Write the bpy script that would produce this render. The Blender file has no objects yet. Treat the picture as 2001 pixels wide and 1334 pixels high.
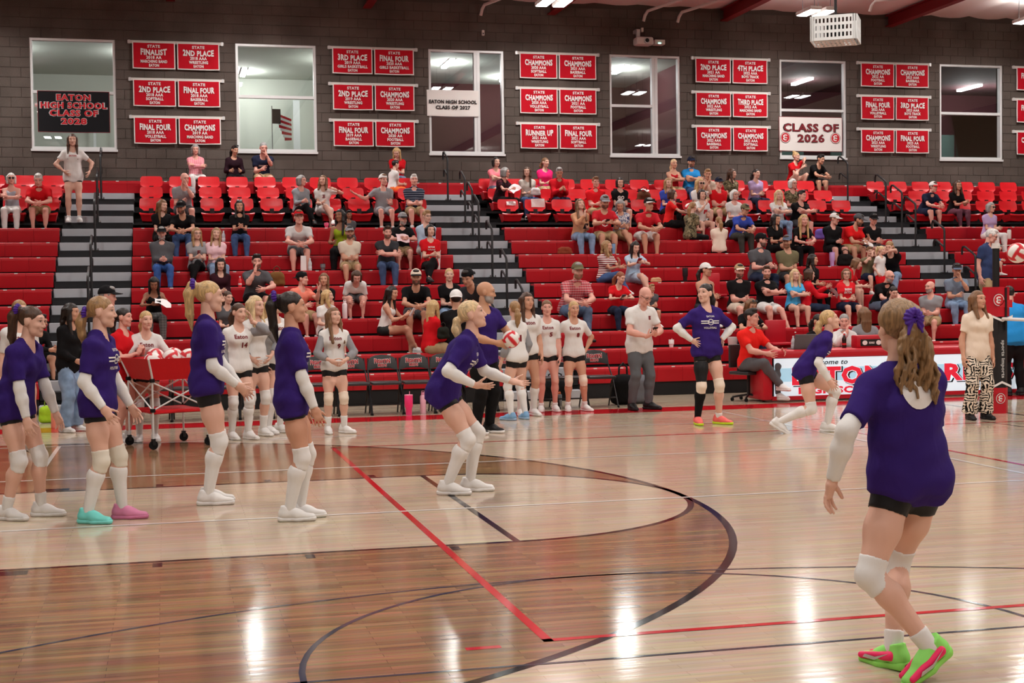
import bpy, bmesh, math, random
import numpy as np
from mathutils import Vector, Matrix
from mathutils.bvhtree import BVHTree
random.seed(7); np.random.seed(7)
SC = bpy.context.scene
COL = SC.collection
PI = math.pi
# ------------------------------------------------------------------ camera (2001 x 1334 frame)
CAM_POS = np.array([1.92328, -10.97063, 1.67036]); YAW, PITCH, ROLL, FOC = 0.240589, -0.0342396, -0.0128112, 2754.008
def _axes():
    f = np.array([math.sin(YAW)*math.cos(PITCH), math.cos(YAW)*math.cos(PITCH), math.sin(PITCH)])
    r = np.array([math.cos(YAW), -math.sin(YAW), 0.0]); u = np.cross(r, f)
    c, s = math.cos(ROLL), math.sin(ROLL)
    return c*r+s*u, -s*r+c*u, f
RX, UX, FX = _axes()
cd = bpy.data.cameras.new('camera'); cam = bpy.data.objects.new('camera', cd); COL.objects.link(cam)
cd.sensor_width = 36.0; cd.sensor_fit = 'HORIZONTAL'; cd.lens = FOC*36.0/2001; cd.clip_end = 200
cam.matrix_world = Matrix(((RX[0], UX[0], -FX[0], CAM_POS[0]), (RX[1], UX[1], -FX[1], CAM_POS[1]), (RX[2], UX[2], -FX[2], CAM_POS[2]), (0, 0, 0, 1)))
SC.camera = cam
def at(px, py, axis, val):
    """the point of the place seen at a photo pixel on the plane axis = val (measuring helper)"""
    d = FX + RX*(px-1000.5)/FOC - UX*(py-667)/FOC
    return CAM_POS + d*((val-CAM_POS[axis])/d[axis])
def floor_at(px, py): return at(px, py, 2, 0.0)
# ------------------------------------------------------------------ world, exposure
w = bpy.data.worlds.new('world'); SC.world = w; w.use_nodes = True
w.node_tree.nodes['Background'].inputs[0].default_value = (0.02, 0.02, 0.022, 1); w.node_tree.nodes['Background'].inputs[1].default_value = 0.5
vs = SC.view_settings; vs.view_transform = 'Standard'; vs.look = 'None'; vs.gamma = 1.0; vs.use_curve_mapping = False; vs.exposure = 0.4
SC.cycles.max_bounces = 6; SC.cycles.diffuse_bounces = 3; SC.cycles.glossy_bounces = 3; SC.cycles.transmission_bounces = 4; SC.cycles.transparent_max_bounces = 6
SC.cycles.caustics_reflective = False; SC.cycles.caustics_refractive = False; SC.cycles.sample_clamp_indirect = 4.0
# ceiling lamps of the hall: pairs of long LED fixtures (their light; the fixtures are built further down)
LAMP_Z = 7.5
LAMP_PAIRS = [(x, y) for x in (-1.9, 3.8, 9.65, 15.4, 20.6) for y in (16.6, 9.6, 2.6, -4.4, -11.4)]
for (lx, ly) in LAMP_PAIRS:
    for dx in (-0.18, 0.18):
        ld = bpy.data.lights.new('lamp_light', 'AREA'); ld.shape = 'RECTANGLE'; ld.size = 0.2; ld.size_y = 0.62; ld.energy = 46; ld.color = (1.0, 0.97, 0.93); ld.spread = math.radians(165)
        lo = bpy.data.objects.new('lamp_light', ld); COL.objects.link(lo); lo.location = (lx+dx, ly, LAMP_Z-0.03)
    ud = bpy.data.lights.new('ceiling_fill', 'AREA'); ud.shape = 'RECTANGLE'; ud.size = 0.5; ud.size_y = 0.6; ud.energy = 20; ud.color = (1.0, 0.97, 0.93)   # added fill above each pair, aimed up to brighten the ceiling
    uo = bpy.data.objects.new('ceiling_fill', ud); COL.objects.link(uo); uo.location = (lx, ly, LAMP_Z+0.1); uo.rotation_euler = (PI, 0, 0)
# ------------------------------------------------------------------ materials
def srgb(r, g, b): return tuple(((c/255)/12.92 if c/255 <= 0.04045 else ((c/255+0.055)/1.055)**2.4) for c in (r, g, b))
MATS = {}
class NT:
    def __init__(s, m): s.m = m; s.t = m.node_tree; s.n = s.t.nodes; s.b = s.n['Principled BSDF']
    def new(s, typ, **k):
        n = s.n.new(typ)
        for a, v in k.items():
            if a.startswith('i_'): n.inputs[a[2:].replace('_', ' ')].default_value = v
            else: setattr(n, a, v)
        return n
    def l(s, a, b): s.t.links.new(a, b)
    def set(s, **k):
        for a, v in k.items(): s.b.inputs[a.replace('_', ' ')].default_value = v
def mat(name, col=None, rough=0.6, metal=0.0, spec=0.4, emit=None, estr=0.0, objcol=False):
    m = bpy.data.materials.new(name); m.use_nodes = True; nt = NT(m)
    nt.b.inputs['Roughness'].default_value = rough; nt.b.inputs['Metallic'].default_value = metal; nt.b.inputs['Specular IOR Level'].default_value = spec
    if col is not None: nt.b.inputs['Base Color'].default_value = (*col, 1)
    if emit is not None: nt.b.inputs['Emission Color'].default_value = (*emit, 1); nt.b.inputs['Emission Strength'].default_value = estr
    if objcol:
        oi = nt.new('ShaderNodeObjectInfo'); nt.l(oi.outputs['Color'], nt.b.inputs['Base Color'])
    MATS[name] = m
    return m
def coords(nt, kind='Object', scale=(1, 1, 1)):
    tc = nt.new('ShaderNodeTexCoord'); mp = nt.new('ShaderNodeMapping'); mp.inputs['Scale'].default_value = scale
    nt.l(tc.outputs[kind], mp.inputs['Vector']); return mp.outputs['Vector']
def noise_bump(nt, vec, scale, dist, strength=0.5, detail=3):
    no = nt.new('ShaderNodeTexNoise'); no.inputs['Scale'].default_value = scale; no.inputs['Detail'].default_value = detail
    nt.l(vec, no.inputs['Vector']); bp = nt.new('ShaderNodeBump'); bp.inputs['Distance'].default_value = dist; bp.inputs['Strength'].default_value = strength
    nt.l(no.outputs['Fac'], bp.inputs['Height']); nt.l(bp.outputs['Normal'], nt.b.inputs['Normal']); return no
def wood(name, c1, c2, c3):
    m = mat(name, rough=0.12, spec=0.36); nt = NT(m)
    v = coords(nt, 'Object')
    br = nt.new('ShaderNodeTexBrick'); br.offset = 0.37; br.offset_frequency = 2; br.squash = 1.0
    br.inputs['Scale'].default_value = 1.0; br.inputs['Brick Width'].default_value = 0.62; br.inputs['Row Height'].default_value = 0.057
    br.inputs['Mortar Size'].default_value = 0.0009; br.inputs['Mortar Smooth'].default_value = 0.2; br.inputs['Bias'].default_value = 0.0
    br.inputs['Color1'].default_value = (*c1, 1); br.inputs['Color2'].default_value = (*c2, 1); br.inputs['Mortar'].default_value = (*c3, 1)
    nt.l(v, br.inputs['Vector'])
    v2 = coords(nt, 'Object', (1.6, 26, 1)); no = nt.new('ShaderNodeTexNoise'); no.inputs['Scale'].default_value = 1.0; no.inputs['Detail'].default_value = 5; nt.l(v2, no.inputs['Vector'])
    mx = nt.new('ShaderNodeMixRGB'); mx.blend_type = 'OVERLAY'; mx.inputs['Fac'].default_value = 0.62 if name == 'stained_boards' else 0.35
    nt.l(br.outputs['Color'], mx.inputs[1]); nt.l(no.outputs['Color'], mx.inputs[2])
    hs = nt.new('ShaderNodeHueSaturation'); hs.inputs['Saturation'].default_value = 0.9; nt.l(mx.outputs['Color'], hs.inputs['Color']); nt.l(hs.outputs['Color'], nt.b.inputs['Base Color'])
    # slightly uneven strips break the reflections into short bars
    v3 = coords(nt, 'Object', (1.1, 17.5, 1)); n3 = nt.new('ShaderNodeTexNoise'); n3.inputs['Scale'].default_value = 1.0; n3.inputs['Detail'].default_value = 2; nt.l(v3, n3.inputs['Vector'])
    bp = nt.new('ShaderNodeBump'); bp.inputs['Distance'].default_value = 0.004; bp.inputs['Strength'].default_value = 0.15; nt.l(n3.outputs['Fac'], bp.inputs['Height']); nt.l(bp.outputs['Normal'], nt.b.inputs['Normal'])
    return m
wood('maple_boards', srgb(201, 180, 154), srgb(190, 167, 141), srgb(150, 126, 102))
wood('stained_boards', srgb(158, 116, 76), srgb(126, 89, 57), srgb(78, 52, 34))
for nm, c in (('line_black', (24, 22, 26)), ('line_red', (196, 24, 36)), ('line_white', (226, 220, 214)), ('line_grey', (62, 62, 74))): mat(nm, srgb(*c), 0.1, spec=0.5)
m = mat('concrete_block', rough=0.95, spec=0.15); nt = NT(m)
oi = nt.new('ShaderNodeObjectInfo'); v = coords(nt, 'Object')
no = nt.new('ShaderNodeTexNoise'); no.inputs['Scale'].default_value = 55; no.inputs['Detail'].default_value = 6; nt.l(v, no.inputs['Vector'])
n2 = nt.new('ShaderNodeTexNoise'); n2.inputs['Scale'].default_value = 1.3; tc = nt.new('ShaderNodeNewGeometry'); nt.l(tc.outputs['Position'], n2.inputs['Vector'])
cr = nt.new('ShaderNodeValToRGB'); cr.color_ramp.elements[0].color = (*srgb(72, 64, 59), 1); cr.color_ramp.elements[0].position = 0.3; cr.color_ramp.elements[1].color = (*srgb(102, 93, 87), 1); cr.color_ramp.elements[1].position = 0.72
mm = nt.new('ShaderNodeMath', operation='MULTIPLY_ADD'); mm.inputs[1].default_value = 0.5; nt.l(n2.outputs['Fac'], mm.inputs[2]); nt.l(no.outputs['Fac'], mm.inputs[0])
mm2 = nt.new('ShaderNodeMath', operation='MULTIPLY'); mm2.inputs[1].default_value = 0.7; nt.l(mm.outputs[0], mm2.inputs[0]); nt.l(mm2.outputs[0], cr.inputs['Fac']); nt.l(cr.outputs['Color'], nt.b.inputs['Base Color'])
bp = nt.new('ShaderNodeBump'); bp.inputs['Distance'].default_value = 0.004; bp.inputs['Strength'].default_value = 0.6; nt.l(no.outputs['Fac'], bp.inputs['Height']); nt.l(bp.outputs['Normal'], nt.b.inputs['Normal'])
mat('mortar', srgb(80, 72, 67), 0.95, spec=0.1)
m = mat('seat_red', srgb(176, 10, 26), 0.42, spec=0.35); noise_bump(NT(m), coords(NT(m)), 220, 0.0006, 0.25)
m = mat('chair_red', srgb(206, 26, 36), 0.34, spec=0.45); noise_bump(NT(m), coords(NT(m)), 300, 0.0005, 0.2)
mat('black_steel', srgb(22, 22, 24), 0.45, spec=0.4); mat('black_matte', srgb(17, 17, 18), 0.8, spec=0.2)
mat('deck_black', srgb(26, 26, 29), 0.55, spec=0.3)
m = mat('step_grey', srgb(186, 189, 196), 0.5, metal=0.25, spec=0.4); nt = NT(m); noise_bump(nt, coords(nt), 4, 0.004, 0.3)
mat('plate_white', srgb(232, 230, 226), 0.5); mat('aluminium', srgb(206, 208, 208), 0.35, metal=0.25, spec=0.5)
mat('frame_white', srgb(222, 224, 224), 0.4, metal=0.15); mat('chrome', srgb(200, 202, 206), 0.2, metal=0.9)
mat('ceiling_deck', srgb(236, 226, 222), 0.8, spec=0.2); mat('beam_red', srgb(126, 22, 28), 0.55)
mat('lamp_glow', (1, 1, 1), emit=(1, 0.98, 0.96), estr=20); mat('pipe_white', srgb(214, 208, 204), 0.5)
mat('rail_white', srgb(216, 212, 206), 0.6); mat('banner_red', srgb(186, 14, 34), 0.75, spec=0.15); mat('banner_white', srgb(232, 228, 224), 0.8, spec=0.1); mat('banner_black', srgb(18, 18, 22), 0.7, spec=0.2)
mat('print_white', srgb(236, 232, 230), 0.7); mat('print_red', srgb(188, 22, 36), 0.7); mat('print_black', srgb(24, 22, 24), 0.7); mat('print_maroon', srgb(120, 24, 34), 0.7)
m = mat('pane_glass', (0.9, 0.95, 0.94), 0.02, spec=0.5); nt = NT(m)
# clear pane: see-through with a mirror share that grows to grazing angles
tr = nt.new('ShaderNodeBsdfTransparent'); tr.inputs['Color'].default_value = (0.86, 0.9, 0.89, 1); gl = nt.new('ShaderNodeBsdfGlossy'); gl.inputs['Roughness'].default_value = 0.0; gl.inputs['Color'].default_value = (0.9, 0.95, 0.95, 1)
fr = nt.new('ShaderNodeFresnel'); fr.inputs['IOR'].default_value = 1.9; mxs = nt.new('ShaderNodeMixShader'); nt.l(fr.outputs[0], mxs.inputs[0]); nt.l(tr.outputs[0], mxs.inputs[1]); nt.l(gl.outputs[0], mxs.inputs[2]); nt.l(mxs.outputs[0], nt.n['Material Output'].inputs['Surface'])
mat('hall_pale', srgb(196, 200, 190), 0.9); mat('hall_dark', srgb(66, 28, 34), 0.9); mat('hall_floor', srgb(80, 78, 76), 0.7); mat('hall_grey', srgb(96, 122, 116), 0.8); mat('gym_maroon', srgb(92, 26, 32), 0.9)
mat('plain', objcol=True, rough=0.55, spec=0.35); mat('plain_gloss', objcol=True, rough=0.25, spec=0.5); mat('plain_metal', objcol=True, rough=0.35, metal=0.8)
# ------------------------------------------------------------------ helpers
def tag(o, label=None, cat=None, group=None, kind=None):
    if label: o['label'] = label
    if cat: o['category'] = cat
    if group: o['group'] = group
    if kind: o['kind'] = kind
    return o
def empty(name, loc=(0, 0, 0), rz=0.0, parent=None):
    o = bpy.data.objects.new(name, None); COL.objects.link(o); o.location = loc; o.rotation_euler = (0, 0, rz); o.empty_display_size = 0.1
    if parent: o.parent = parent
    return o
class MB:
    """collects simple solids; build() links them as one mesh object"""
    def __init__(s): s.v = []; s.f = []
    def add(s, vs, fs): n = len(s.v); s.v += [tuple(map(float, v)) for v in vs]; s.f += [tuple(i+n for i in f) for f in fs]; return s
    def box(s, x0, x1, y0, y1, z0, z1, bev=0.0):
        if bev <= 0:
            return s.add([(x0, y0, z0), (x1, y0, z0), (x1, y1, z0), (x0, y1, z0), (x0, y0, z1), (x1, y0, z1), (x1, y1, z1), (x0, y1, z1)], [(0, 3, 2, 1), (4, 5, 6, 7), (0, 1, 5, 4), (1, 2, 6, 5), (2, 3, 7, 6), (3, 0, 4, 7)])
        bm = bmesh.new(); bmesh.ops.create_cube(bm, size=1.0)
        for v in bm.verts: v.co = ((x0+x1)/2+v.co.x*(x1-x0), (y0+y1)/2+v.co.y*(y1-y0), (z0+z1)/2+v.co.z*(z1-z0))
        bmesh.ops.bevel(bm, geom=bm.edges[:], offset=bev, segments=2, affect='EDGES', profile=0.5)
        s.add([v.co[:] for v in bm.verts], [[v.index for v in f.verts] for f in bm.faces]); bm.free(); return s
    def tube(s, pts, r, n=8, close=False, cap=True):
        P = [np.array(p, float) for p in pts]; m = len(P); rs = r if isinstance(r, (list, tuple)) else [r]*m
        rings = []; up = None
        for i in range(m):
            if close: t = P[(i+1) % m]-P[i-1]
            else: t = P[min(i+1, m-1)]-P[max(i-1, 0)]
            t /= (np.linalg.norm(t)+1e-12)
            if up is None:
                up = np.array([0, 0, 1.0]) if abs(t[2]) < 0.9 else np.array([1.0, 0, 0])
            a = up-t*(up@t); a /= (np.linalg.norm(a)+1e-12); b = np.cross(t, a); up = a
            rings.append([P[i]+rs[i]*(math.cos(2*PI*k/n)*a+math.sin(2*PI*k/n)*b) for k in range(n)])
        fs = []
        for i in range(m if close else m-1):
            j = (i+1) % m
            for k in range(n): fs.append((i*n+k, i*n+(k+1) % n, j*n+(k+1) % n, j*n+k))
        if cap and not close: fs.append(tuple(range(n-1, -1, -1))); fs.append(tuple((m-1)*n+k for k in range(n)))
        return s.add([p for r_ in rings for p in r_], fs)
    def lathe(s, prof, n=16, c=(0, 0, 0)):
        vs = []; fs = []; m = len(prof)
        for (r, z) in prof:
            for k in range(n): vs.append((c[0]+r*math.cos(2*PI*k/n), c[1]+r*math.sin(2*PI*k/n), c[2]+z))
        for i in range(m-1):
            for k in range(n): fs.append((i*n+k, i*n+(k+1) % n, (i+1)*n+(k+1) % n, (i+1)*n+k))
        if prof[0][0] > 1e-4: fs.append(tuple(range(n-1, -1, -1)))
        if prof[-1][0] > 1e-4: fs.append(tuple((m-1)*n+k for k in range(n)))
        return s.add(vs, fs)
    def prism(s, poly, y0, y1):
        """poly in x,z ; extruded along y"""
        n = len(poly); vs = [(x, y0, z) for x, z in poly]+[(x, y1, z) for x, z in poly]
        fs = [tuple(range(n)), tuple(range(2*n-1, n-1, -1))]+[(k, k+n, (k+1) % n+n, (k+1) % n) for k in range(n)]
        return s.add(vs, fs)
    def mesh(s, name, m=None, smooth=False):
        me = bpy.data.meshes.new(name); me.from_pydata(s.v, [], s.f); me.update()
        bm = bmesh.new(); bm.from_mesh(me); bmesh.ops.recalc_face_normals(bm, faces=bm.faces[:]); bm.to_mesh(me); bm.free()
        if smooth: me.shade_smooth(); me.set_sharp_from_angle(angle=math.radians(40))
        if m: me.materials.append(MATS[m] if isinstance(m, str) else m)
        return me
    def build(s, name, m, parent=None, smooth=False, color=None, loc=None):
        return link(name, s.mesh(name, m, smooth), parent, color, loc)
def link(name, me, parent=None, color=None, loc=None, rz=None):
    o = bpy.data.objects.new(name, me); COL.objects.link(o)
    if parent: o.parent = parent
    if color: o.color = (*color, 1)
    if loc is not None: o.location = loc
    if rz is not None: o.rotation_euler = (0, 0, rz)
    return o
def copy_tree(o, parent=None):
    c = o.copy(); COL.objects.link(c); c.parent = parent
    for ch in list(o.children): copy_tree(ch, c)
    return c
ORD = ['first', 'second', 'third', 'fourth', 'fifth', 'sixth', 'seventh', 'eighth', 'ninth', 'tenth', 'eleventh', 'twelfth', 'thirteenth', 'fourteenth', 'fifteenth', 'sixteenth']
# lettering as thin flat shapes
_TXT = {}
def text_mesh(s, bold=0.0, shear=0.0):
    """outline letters of the built-in font in the x,z plane, height of capitals = 1, centred in x, base at z = 0"""
    key = (s, bold, shear)
    if key in _TXT: return _TXT[key]
    cu = bpy.data.curves.new('txt', 'FONT'); cu.body = s; cu.size = 1.0; cu.offset = bold; cu.align_x = 'LEFT'; cu.resolution_u = 2; cu.shear = shear; cu.space_character = 1.0+bold*2.2; cu.fill_mode = 'FRONT'
    ob = bpy.data.objects.new('txt', cu); COL.objects.link(ob)
    dg = bpy.context.evaluated_depsgraph_get(); me = ob.evaluated_get(dg).to_mesh()
    V = np.array([v.co[:] for v in me.vertices]) if len(me.vertices) else np.zeros((1, 3)); F = [tuple(p.vertices) for p in me.polygons]
    ob.evaluated_get(dg).to_mesh_clear(); bpy.data.objects.remove(ob); bpy.data.curves.remove(cu)
    x0, x1 = V[:, 0].min(), V[:, 0].max(); z0 = 0.0; h = 0.729
    W = np.stack([(V[:, 0]-(x0+x1)/2)/h, np.zeros(len(V)), (V[:, 1]-z0)/h], 1)
    _TXT[key] = (W, F, (x1-x0)/h); return _TXT[key]
def text_on(mb, s, cx, z0, width, height, y, bold=0.03, warp=None, flip=False, shear=0.0):
    """adds a line of letters fitted into width x height with its base at z0 on the plane y (facing -y)"""
    V, F, wd = text_mesh(s, bold, shear); V = V.copy()
    u = V[:, 0]/(wd/2+1e-9); x = V[:, 0]*width/wd; z = V[:, 2]*height
    if warp: z = warp(u, z/height)*height
    if flip: x = -x
    vs = np.stack([cx+x, np.full(len(V), y), z0+z], 1)
    mb.add(vs.tolist(), F if not flip else [f[::-1] for f in F]); return mb
# ================================================================== THE SETTING
WALL_Y = 19.0; ROOM_X = (-9.0, 30.0); ROOM_Y0 = -17.0; CEIL_Z = 8.02
def struct(o, label=None): o['kind'] = 'structure'; return tag(o, label)
fl = MB(); fl.add([(ROOM_X[0], ROOM_Y0, 0), (ROOM_X[1], ROOM_Y0, 0), (ROOM_X[1], WALL_Y, 0), (ROOM_X[0], WALL_Y, 0)], [(0, 1, 2, 3)])
FLOOR = struct(fl.build('floor', 'maple_boards'))
def arc(cx, cy, r, a0, a1, n): return [(cx+r*math.cos(a0+(a1-a0)*i/n), cy+r*math.sin(a0+(a1-a0)*i/n)) for i in range(n+1)]
def flat(name, poly, z, m):
    bm = bmesh.new(); vs = [bm.verts.new((x, y, z)) for x, y in poly]; f = bm.faces.new(vs); bmesh.ops.triangulate(bm, faces=[f])
    me = bpy.data.meshes.new(name); bmesh.ops.recalc_face_normals(bm, faces=bm.faces[:])
    for f in bm.faces:
        if f.normal.z < 0: f.normal_flip()
    bm.to_mesh(me); bm.free(); me.materials.append(MATS[m]); return link(name, me, FLOOR)
H = PI/2
def resample(P, n):
    P = np.array(P, float); d = np.concatenate([[0], np.cumsum(np.linalg.norm(np.diff(P, axis=0), axis=1))]); t = np.linspace(0, d[-1], n); return [(np.interp(v, d, P[:, 0]), np.interp(v, d, P[:, 1])) for v in t]
for sg in (-1, 1):   # stained boards between key and three-point line, far and near half
    A_ = resample([(-1.6, sg*6.02)]+arc(0, 0, 6.02, sg*H, 0, 60), 90); B_ = resample([(-1.6, sg*1.815)]+arc(4.19, 0, 1.815, sg*H, 0, 40), 90); mb = MB(); n = len(A_)
    mb.add([(*p_, 0.0006) for p_ in A_]+[(*p_, 0.0006) for p_ in B_], [(i, i+1, n+i+1, n+i) if sg < 0 else (n+i, n+i+1, i+1, i) for i in range(n-1)]); mb.build('stained_area', 'stained_boards', FLOOR)
def ring(path, w, z, m, name='court_line'):
    P = [np.array(p, float) for p in path]; L = []; R = []
    for i in range(len(P)):
        t = P[min(i+1, len(P)-1)]-P[max(i-1, 0)]; t /= np.linalg.norm(t); n = np.array([-t[1], t[0]])
        L.append(P[i]+n*w/2); R.append(P[i]-n*w/2)
    mb = MB(); k = len(P)
    mb.add([(*p, z) for p in L]+[(*p, z) for p in R], [(i+k, i+1+k, i+1, i) for i in range(k-1)])
    return mb.build(name, m, FLOOR)
ring([(-1.6, -6.0)]+arc(0, 0, 6.0, -H, H, 72)+[(-1.6, 6.0)], 0.055, 0.0012, 'line_black')
ring([(-1.6, -1.81)]+arc(4.19, 0, 1.81, -H, H, 40)+[(-1.6, 1.81)], 0.05, 0.0012, 'line_black')
ring([(4.19, -1.8), (4.19, 1.8)], 0.05, 0.0013, 'line_black')
for x in (0.92, 1.84, 2.79, 3.74):
    for s in (-1, 1): ring([(x, s*1.86), (x, s*2.0)], 0.3 if x < 1 else 0.06, 0.0013, 'line_black', 'lane_mark')
ring([(3.675, -4.5), (3.675, 4.5)], 0.05, 0.0018, 'line_red'); ring([(3.65, -4.475), (21.7, -4.475)], 0.05, 0.0018, 'line_red'); ring([(3.65, 4.475), (21.7, 4.475)], 0.05, 0.0018, 'line_red')
ring([(9.7, -4.5), (9.7, 4.5)], 0.05, 0.0018, 'line_red'); ring([(3.26, -4.53), (3.43, -4.53)], 0.05, 0.0018, 'line_red')
ring([(12.73, -7.6), (12.73, 7.5)], 0.05, 0.0015, 'line_black'); ring([(11.85, 3.3), (11.78, 4.66)], 0.03, 0.0015, 'line_black')
ring([(-6, 7.85), (24, 7.85)], 0.68, 0.001, 'line_red', 'sideline_band')
for y in (5.72, 2.66, -0.26): ring([(-6, y), (16, y)], 0.045, 0.0021, 'line_white')
ring([(9.35, -0.26), (9.35, 7.4)], 0.045, 0.0021, 'line_white'); ring([(0.72, 2.66), (0.72, 5.7)], 0.045, 0.0021, 'line_white')
ring([(2.4, -4.885), (14, -4.885)], 0.026, 0.0016, 'line_grey')
ring(arc(4.3, -4.885, 1.83, 0, 2*PI, 72), 0.03, 0.0016, 'line_grey'); ring(arc(4.3, -9.08, 6.02, 0.25, PI-0.25, 72), 0.026, 0.0016, 'line_grey')
# -------- walls
WIN_Z = (4.68, 6.93); WIN = [(-0.63+4.07*i, -0.63+4.07*i+1.66) for i in range(6)]
wl = MB(); YB = WALL_Y+0.012
wl.box(ROOM_X[0], ROOM_X[1], YB, YB+0.25, 0, WIN_Z[0]); wl.box(ROOM_X[0], ROOM_X[1], YB, YB+0.25, WIN_Z[1], 9.0)
edges = [ROOM_X[0]]+[e for wv in WIN for e in wv]+[ROOM_X[1]]
for i in range(0, len(edges), 2): wl.box(edges[i], edges[i+1], YB, YB+0.25, WIN_Z[0], WIN_Z[1])
WALLB = struct(wl.build('wall_back', 'mortar'), 'dark grey-brown concrete block wall behind the bleachers')
bl = []
for r in range(20):
    z = 3.93+0.2*r
    if z > 7.8: continue
    off = 0.2*(r % 2)
    for c in range(-5, 60):
        x0 = -0.6+0.4*c-off; segs = [(x0+0.004, x0+0.396)]
        if z+0.19 > WIN_Z[0] and z < WIN_Z[1]:
            for (a, b) in WIN:
                ns = []
                for (p, q) in segs:
                    if q <= a or p >= b: ns.append((p, q)); continue
                    if p < a: ns.append((p, a))
                    if q > b: ns.append((b, q))
                segs = ns
        zz0, zz1 = z, z+0.192
        for (p, q) in segs:
            if q-p > 0.03: bl.append((p, q, zz0, zz1))
bl.sort(key=lambda b: abs(b[0]-7.5)+abs(b[2]-5.6)*0.9)
bmsh = MB().box(-0.5, 0.5, 0, 0.05, -0.5, 0.5).mesh('block', 'concrete_block')
def block_mesh(): 
    b = MB(); e = 0.004
    b.add([(-0.5, 0, -0.5), (0.5, 0, -0.5), (0.5, 0, 0.5), (-0.5, 0, 0.5), (-0.5, 0.03, -0.5), (0.5, 0.03, -0.5), (0.5, 0.03, 0.5), (-0.5, 0.03, 0.5)], [(0, 1, 2, 3), (0, 4, 5, 1), (1, 5, 6, 2), (2, 6, 7, 3), (3, 7, 4, 0)]); return b
bmsh = block_mesh().mesh('block', 'concrete_block')
rest = MB()
for i, (p, q, z0, z1) in enumerate(bl):
    dy = random.uniform(-0.0015, 0.0015)
    if i < 300:
        o = link('block', bmsh, WALLB, loc=((p+q)/2, WALL_Y+dy, (z0+z1)/2)); o.scale = (q-p, 1, z1-z0)
    else:
        rest.add([(p, WALL_Y+dy, z0), (q, WALL_Y+dy, z0), (q, WALL_Y+dy, z1), (p, WALL_Y+dy, z1), (p, WALL_Y+.03, z0), (q, WALL_Y+.03, z0), (q, WALL_Y+.03, z1), (p, WALL_Y+.03, z1)], [(0, 1, 2, 3), (0, 4, 5, 1), (1, 5, 6, 2), (2, 6, 7, 3), (3, 7, 4, 0)])
rest.build('block_field', 'concrete_block', WALLB)['kind'] = 'stuff'
for nm, bx_ in (('wall_left', (ROOM_X[0]-0.2, ROOM_X[0], ROOM_Y0, WALL_Y+0.3, 0, 9)), ('wall_right', (ROOM_X[1], ROOM_X[1]+0.2, ROOM_Y0, WALL_Y+0.3, 0, 9)), ('wall_front', (ROOM_X[0], ROOM_X[1], ROOM_Y0-0.2, ROOM_Y0, 0, 9))):
    struct(MB().box(*bx_).build(nm, 'gym_maroon' if nm == 'wall_front' else 'mortar'))
# -------- ceiling: pale billowed deck hung between red beams
ce = MB(); nx, ny = 157, 26; xs = np.linspace(ROOM_X[0], ROOM_X[1], nx); ys = np.linspace(WALL_Y+0.2, ROOM_Y0, ny)
V = [(x, y, CEIL_Z+0.05-0.06*abs(math.sin((x-0.1)*PI/1.02))**0.7) for y in ys for x in xs]
ce.add(V, [(j*nx+i, j*nx+i+1, (j+1)*nx+i+1, (j+1)*nx+i) for j in range(ny-1) for i in range(nx-1)])
struct(ce.build('ceiling', 'ceiling_deck', smooth=True))
struct(MB().box(ROOM_X[0], ROOM_X[1], ROOM_Y0, WALL_Y+0.3, 8.3, 8.4).build('ceiling_slab', 'ceiling_deck'))
for i, bx_ in enumerate((-5.95, -1.9, 2.15, 6.2, 10.25, 14.3, 18.4, 22.45)):
    b = MB(); b.box(bx_-0.09, bx_+0.09, ROOM_Y0, WALL_Y, 7.74, 7.765); b.box(bx_-0.09, bx_+0.09, ROOM_Y0, WALL_Y, 7.985, 8.01); b.box(bx_-0.012, bx_+0.012, ROOM_Y0, WALL_Y, 7.76, 7.99)
    struct(b.build('trim_%d' % (i+1), 'beam_red'), 'dark red steel roof beam')
fr_me = MB().box(-0.13, 0.13, -0.36, 0.36, 0.0, 0.07, 0.01).mesh('housing', 'pipe_white'); df_me = MB().box(-0.11, 0.11, -0.33, 0.33, -0.012, 0.0).mesh('diffuser', 'lamp_glow'); wr_me = MB().tube([(0, -0.28, 0.07), (0, -0.28, 0.55)], 0.006, 5).mesh('hanger', 'black_steel')
for pi_, (lx, ly) in enumerate(LAMP_PAIRS):
    for k, dx in enumerate((-0.18, 0.18)):
        t = empty('ceiling_lamp', (lx+dx, ly, LAMP_Z)); link('housing', fr_me, t); link('diffuser', df_me, t); link('hanger', wr_me, t); o = link('hanger', wr_me, t); o.location = (0, 0.56, 0)
        if ly > 16:
            side = ['left lamp', 'right lamp'][k]; place = {-1.9: 'far left', 3.8: 'over the left windows', 9.65: 'top centre of the hall wall', 15.4: 'beside the hanging white cage', 20.6: 'at the top right corner'}[lx]
            tag(t, 'lit LED ceiling lamp, %s of the pair %s' % (side, place), 'lamp', 'lit ceiling lamps in pairs')
        else: tag(t, 'lit LED ceiling lamp over the court, out of the photo', 'lamp', 'lit ceiling lamps over the court')
for i, (a, b) in enumerate((((9.9, 15.2), (8.7, 18.9)), ((13.4, 15.2), (12.4, 18.9)), ((14.2, 15.6), (13.2, 18.9)), ((21.5, 13.0), (16.9, 17.0)))):
    tag(MB().tube([(a[0], a[1], 7.98), ((a[0]+b[0])/2, (a[1]+b[1])/2, 7.9), (b[0], b[1]-0.15, 7.86), (b[0]-0.03, b[1]-0.05, 7.78), (b[0]-0.05, b[1], 7.66)], 0.035, 8).build('ceiling_pipe', 'pipe_white', smooth=True), ['pale ceiling pipe left of the wall projector', 'pale ceiling pipe above the wall projector', 'pale ceiling pipe right of the wall projector', 'thin pale pipe crossing the ceiling at upper right'][i], 'pipe')
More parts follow.
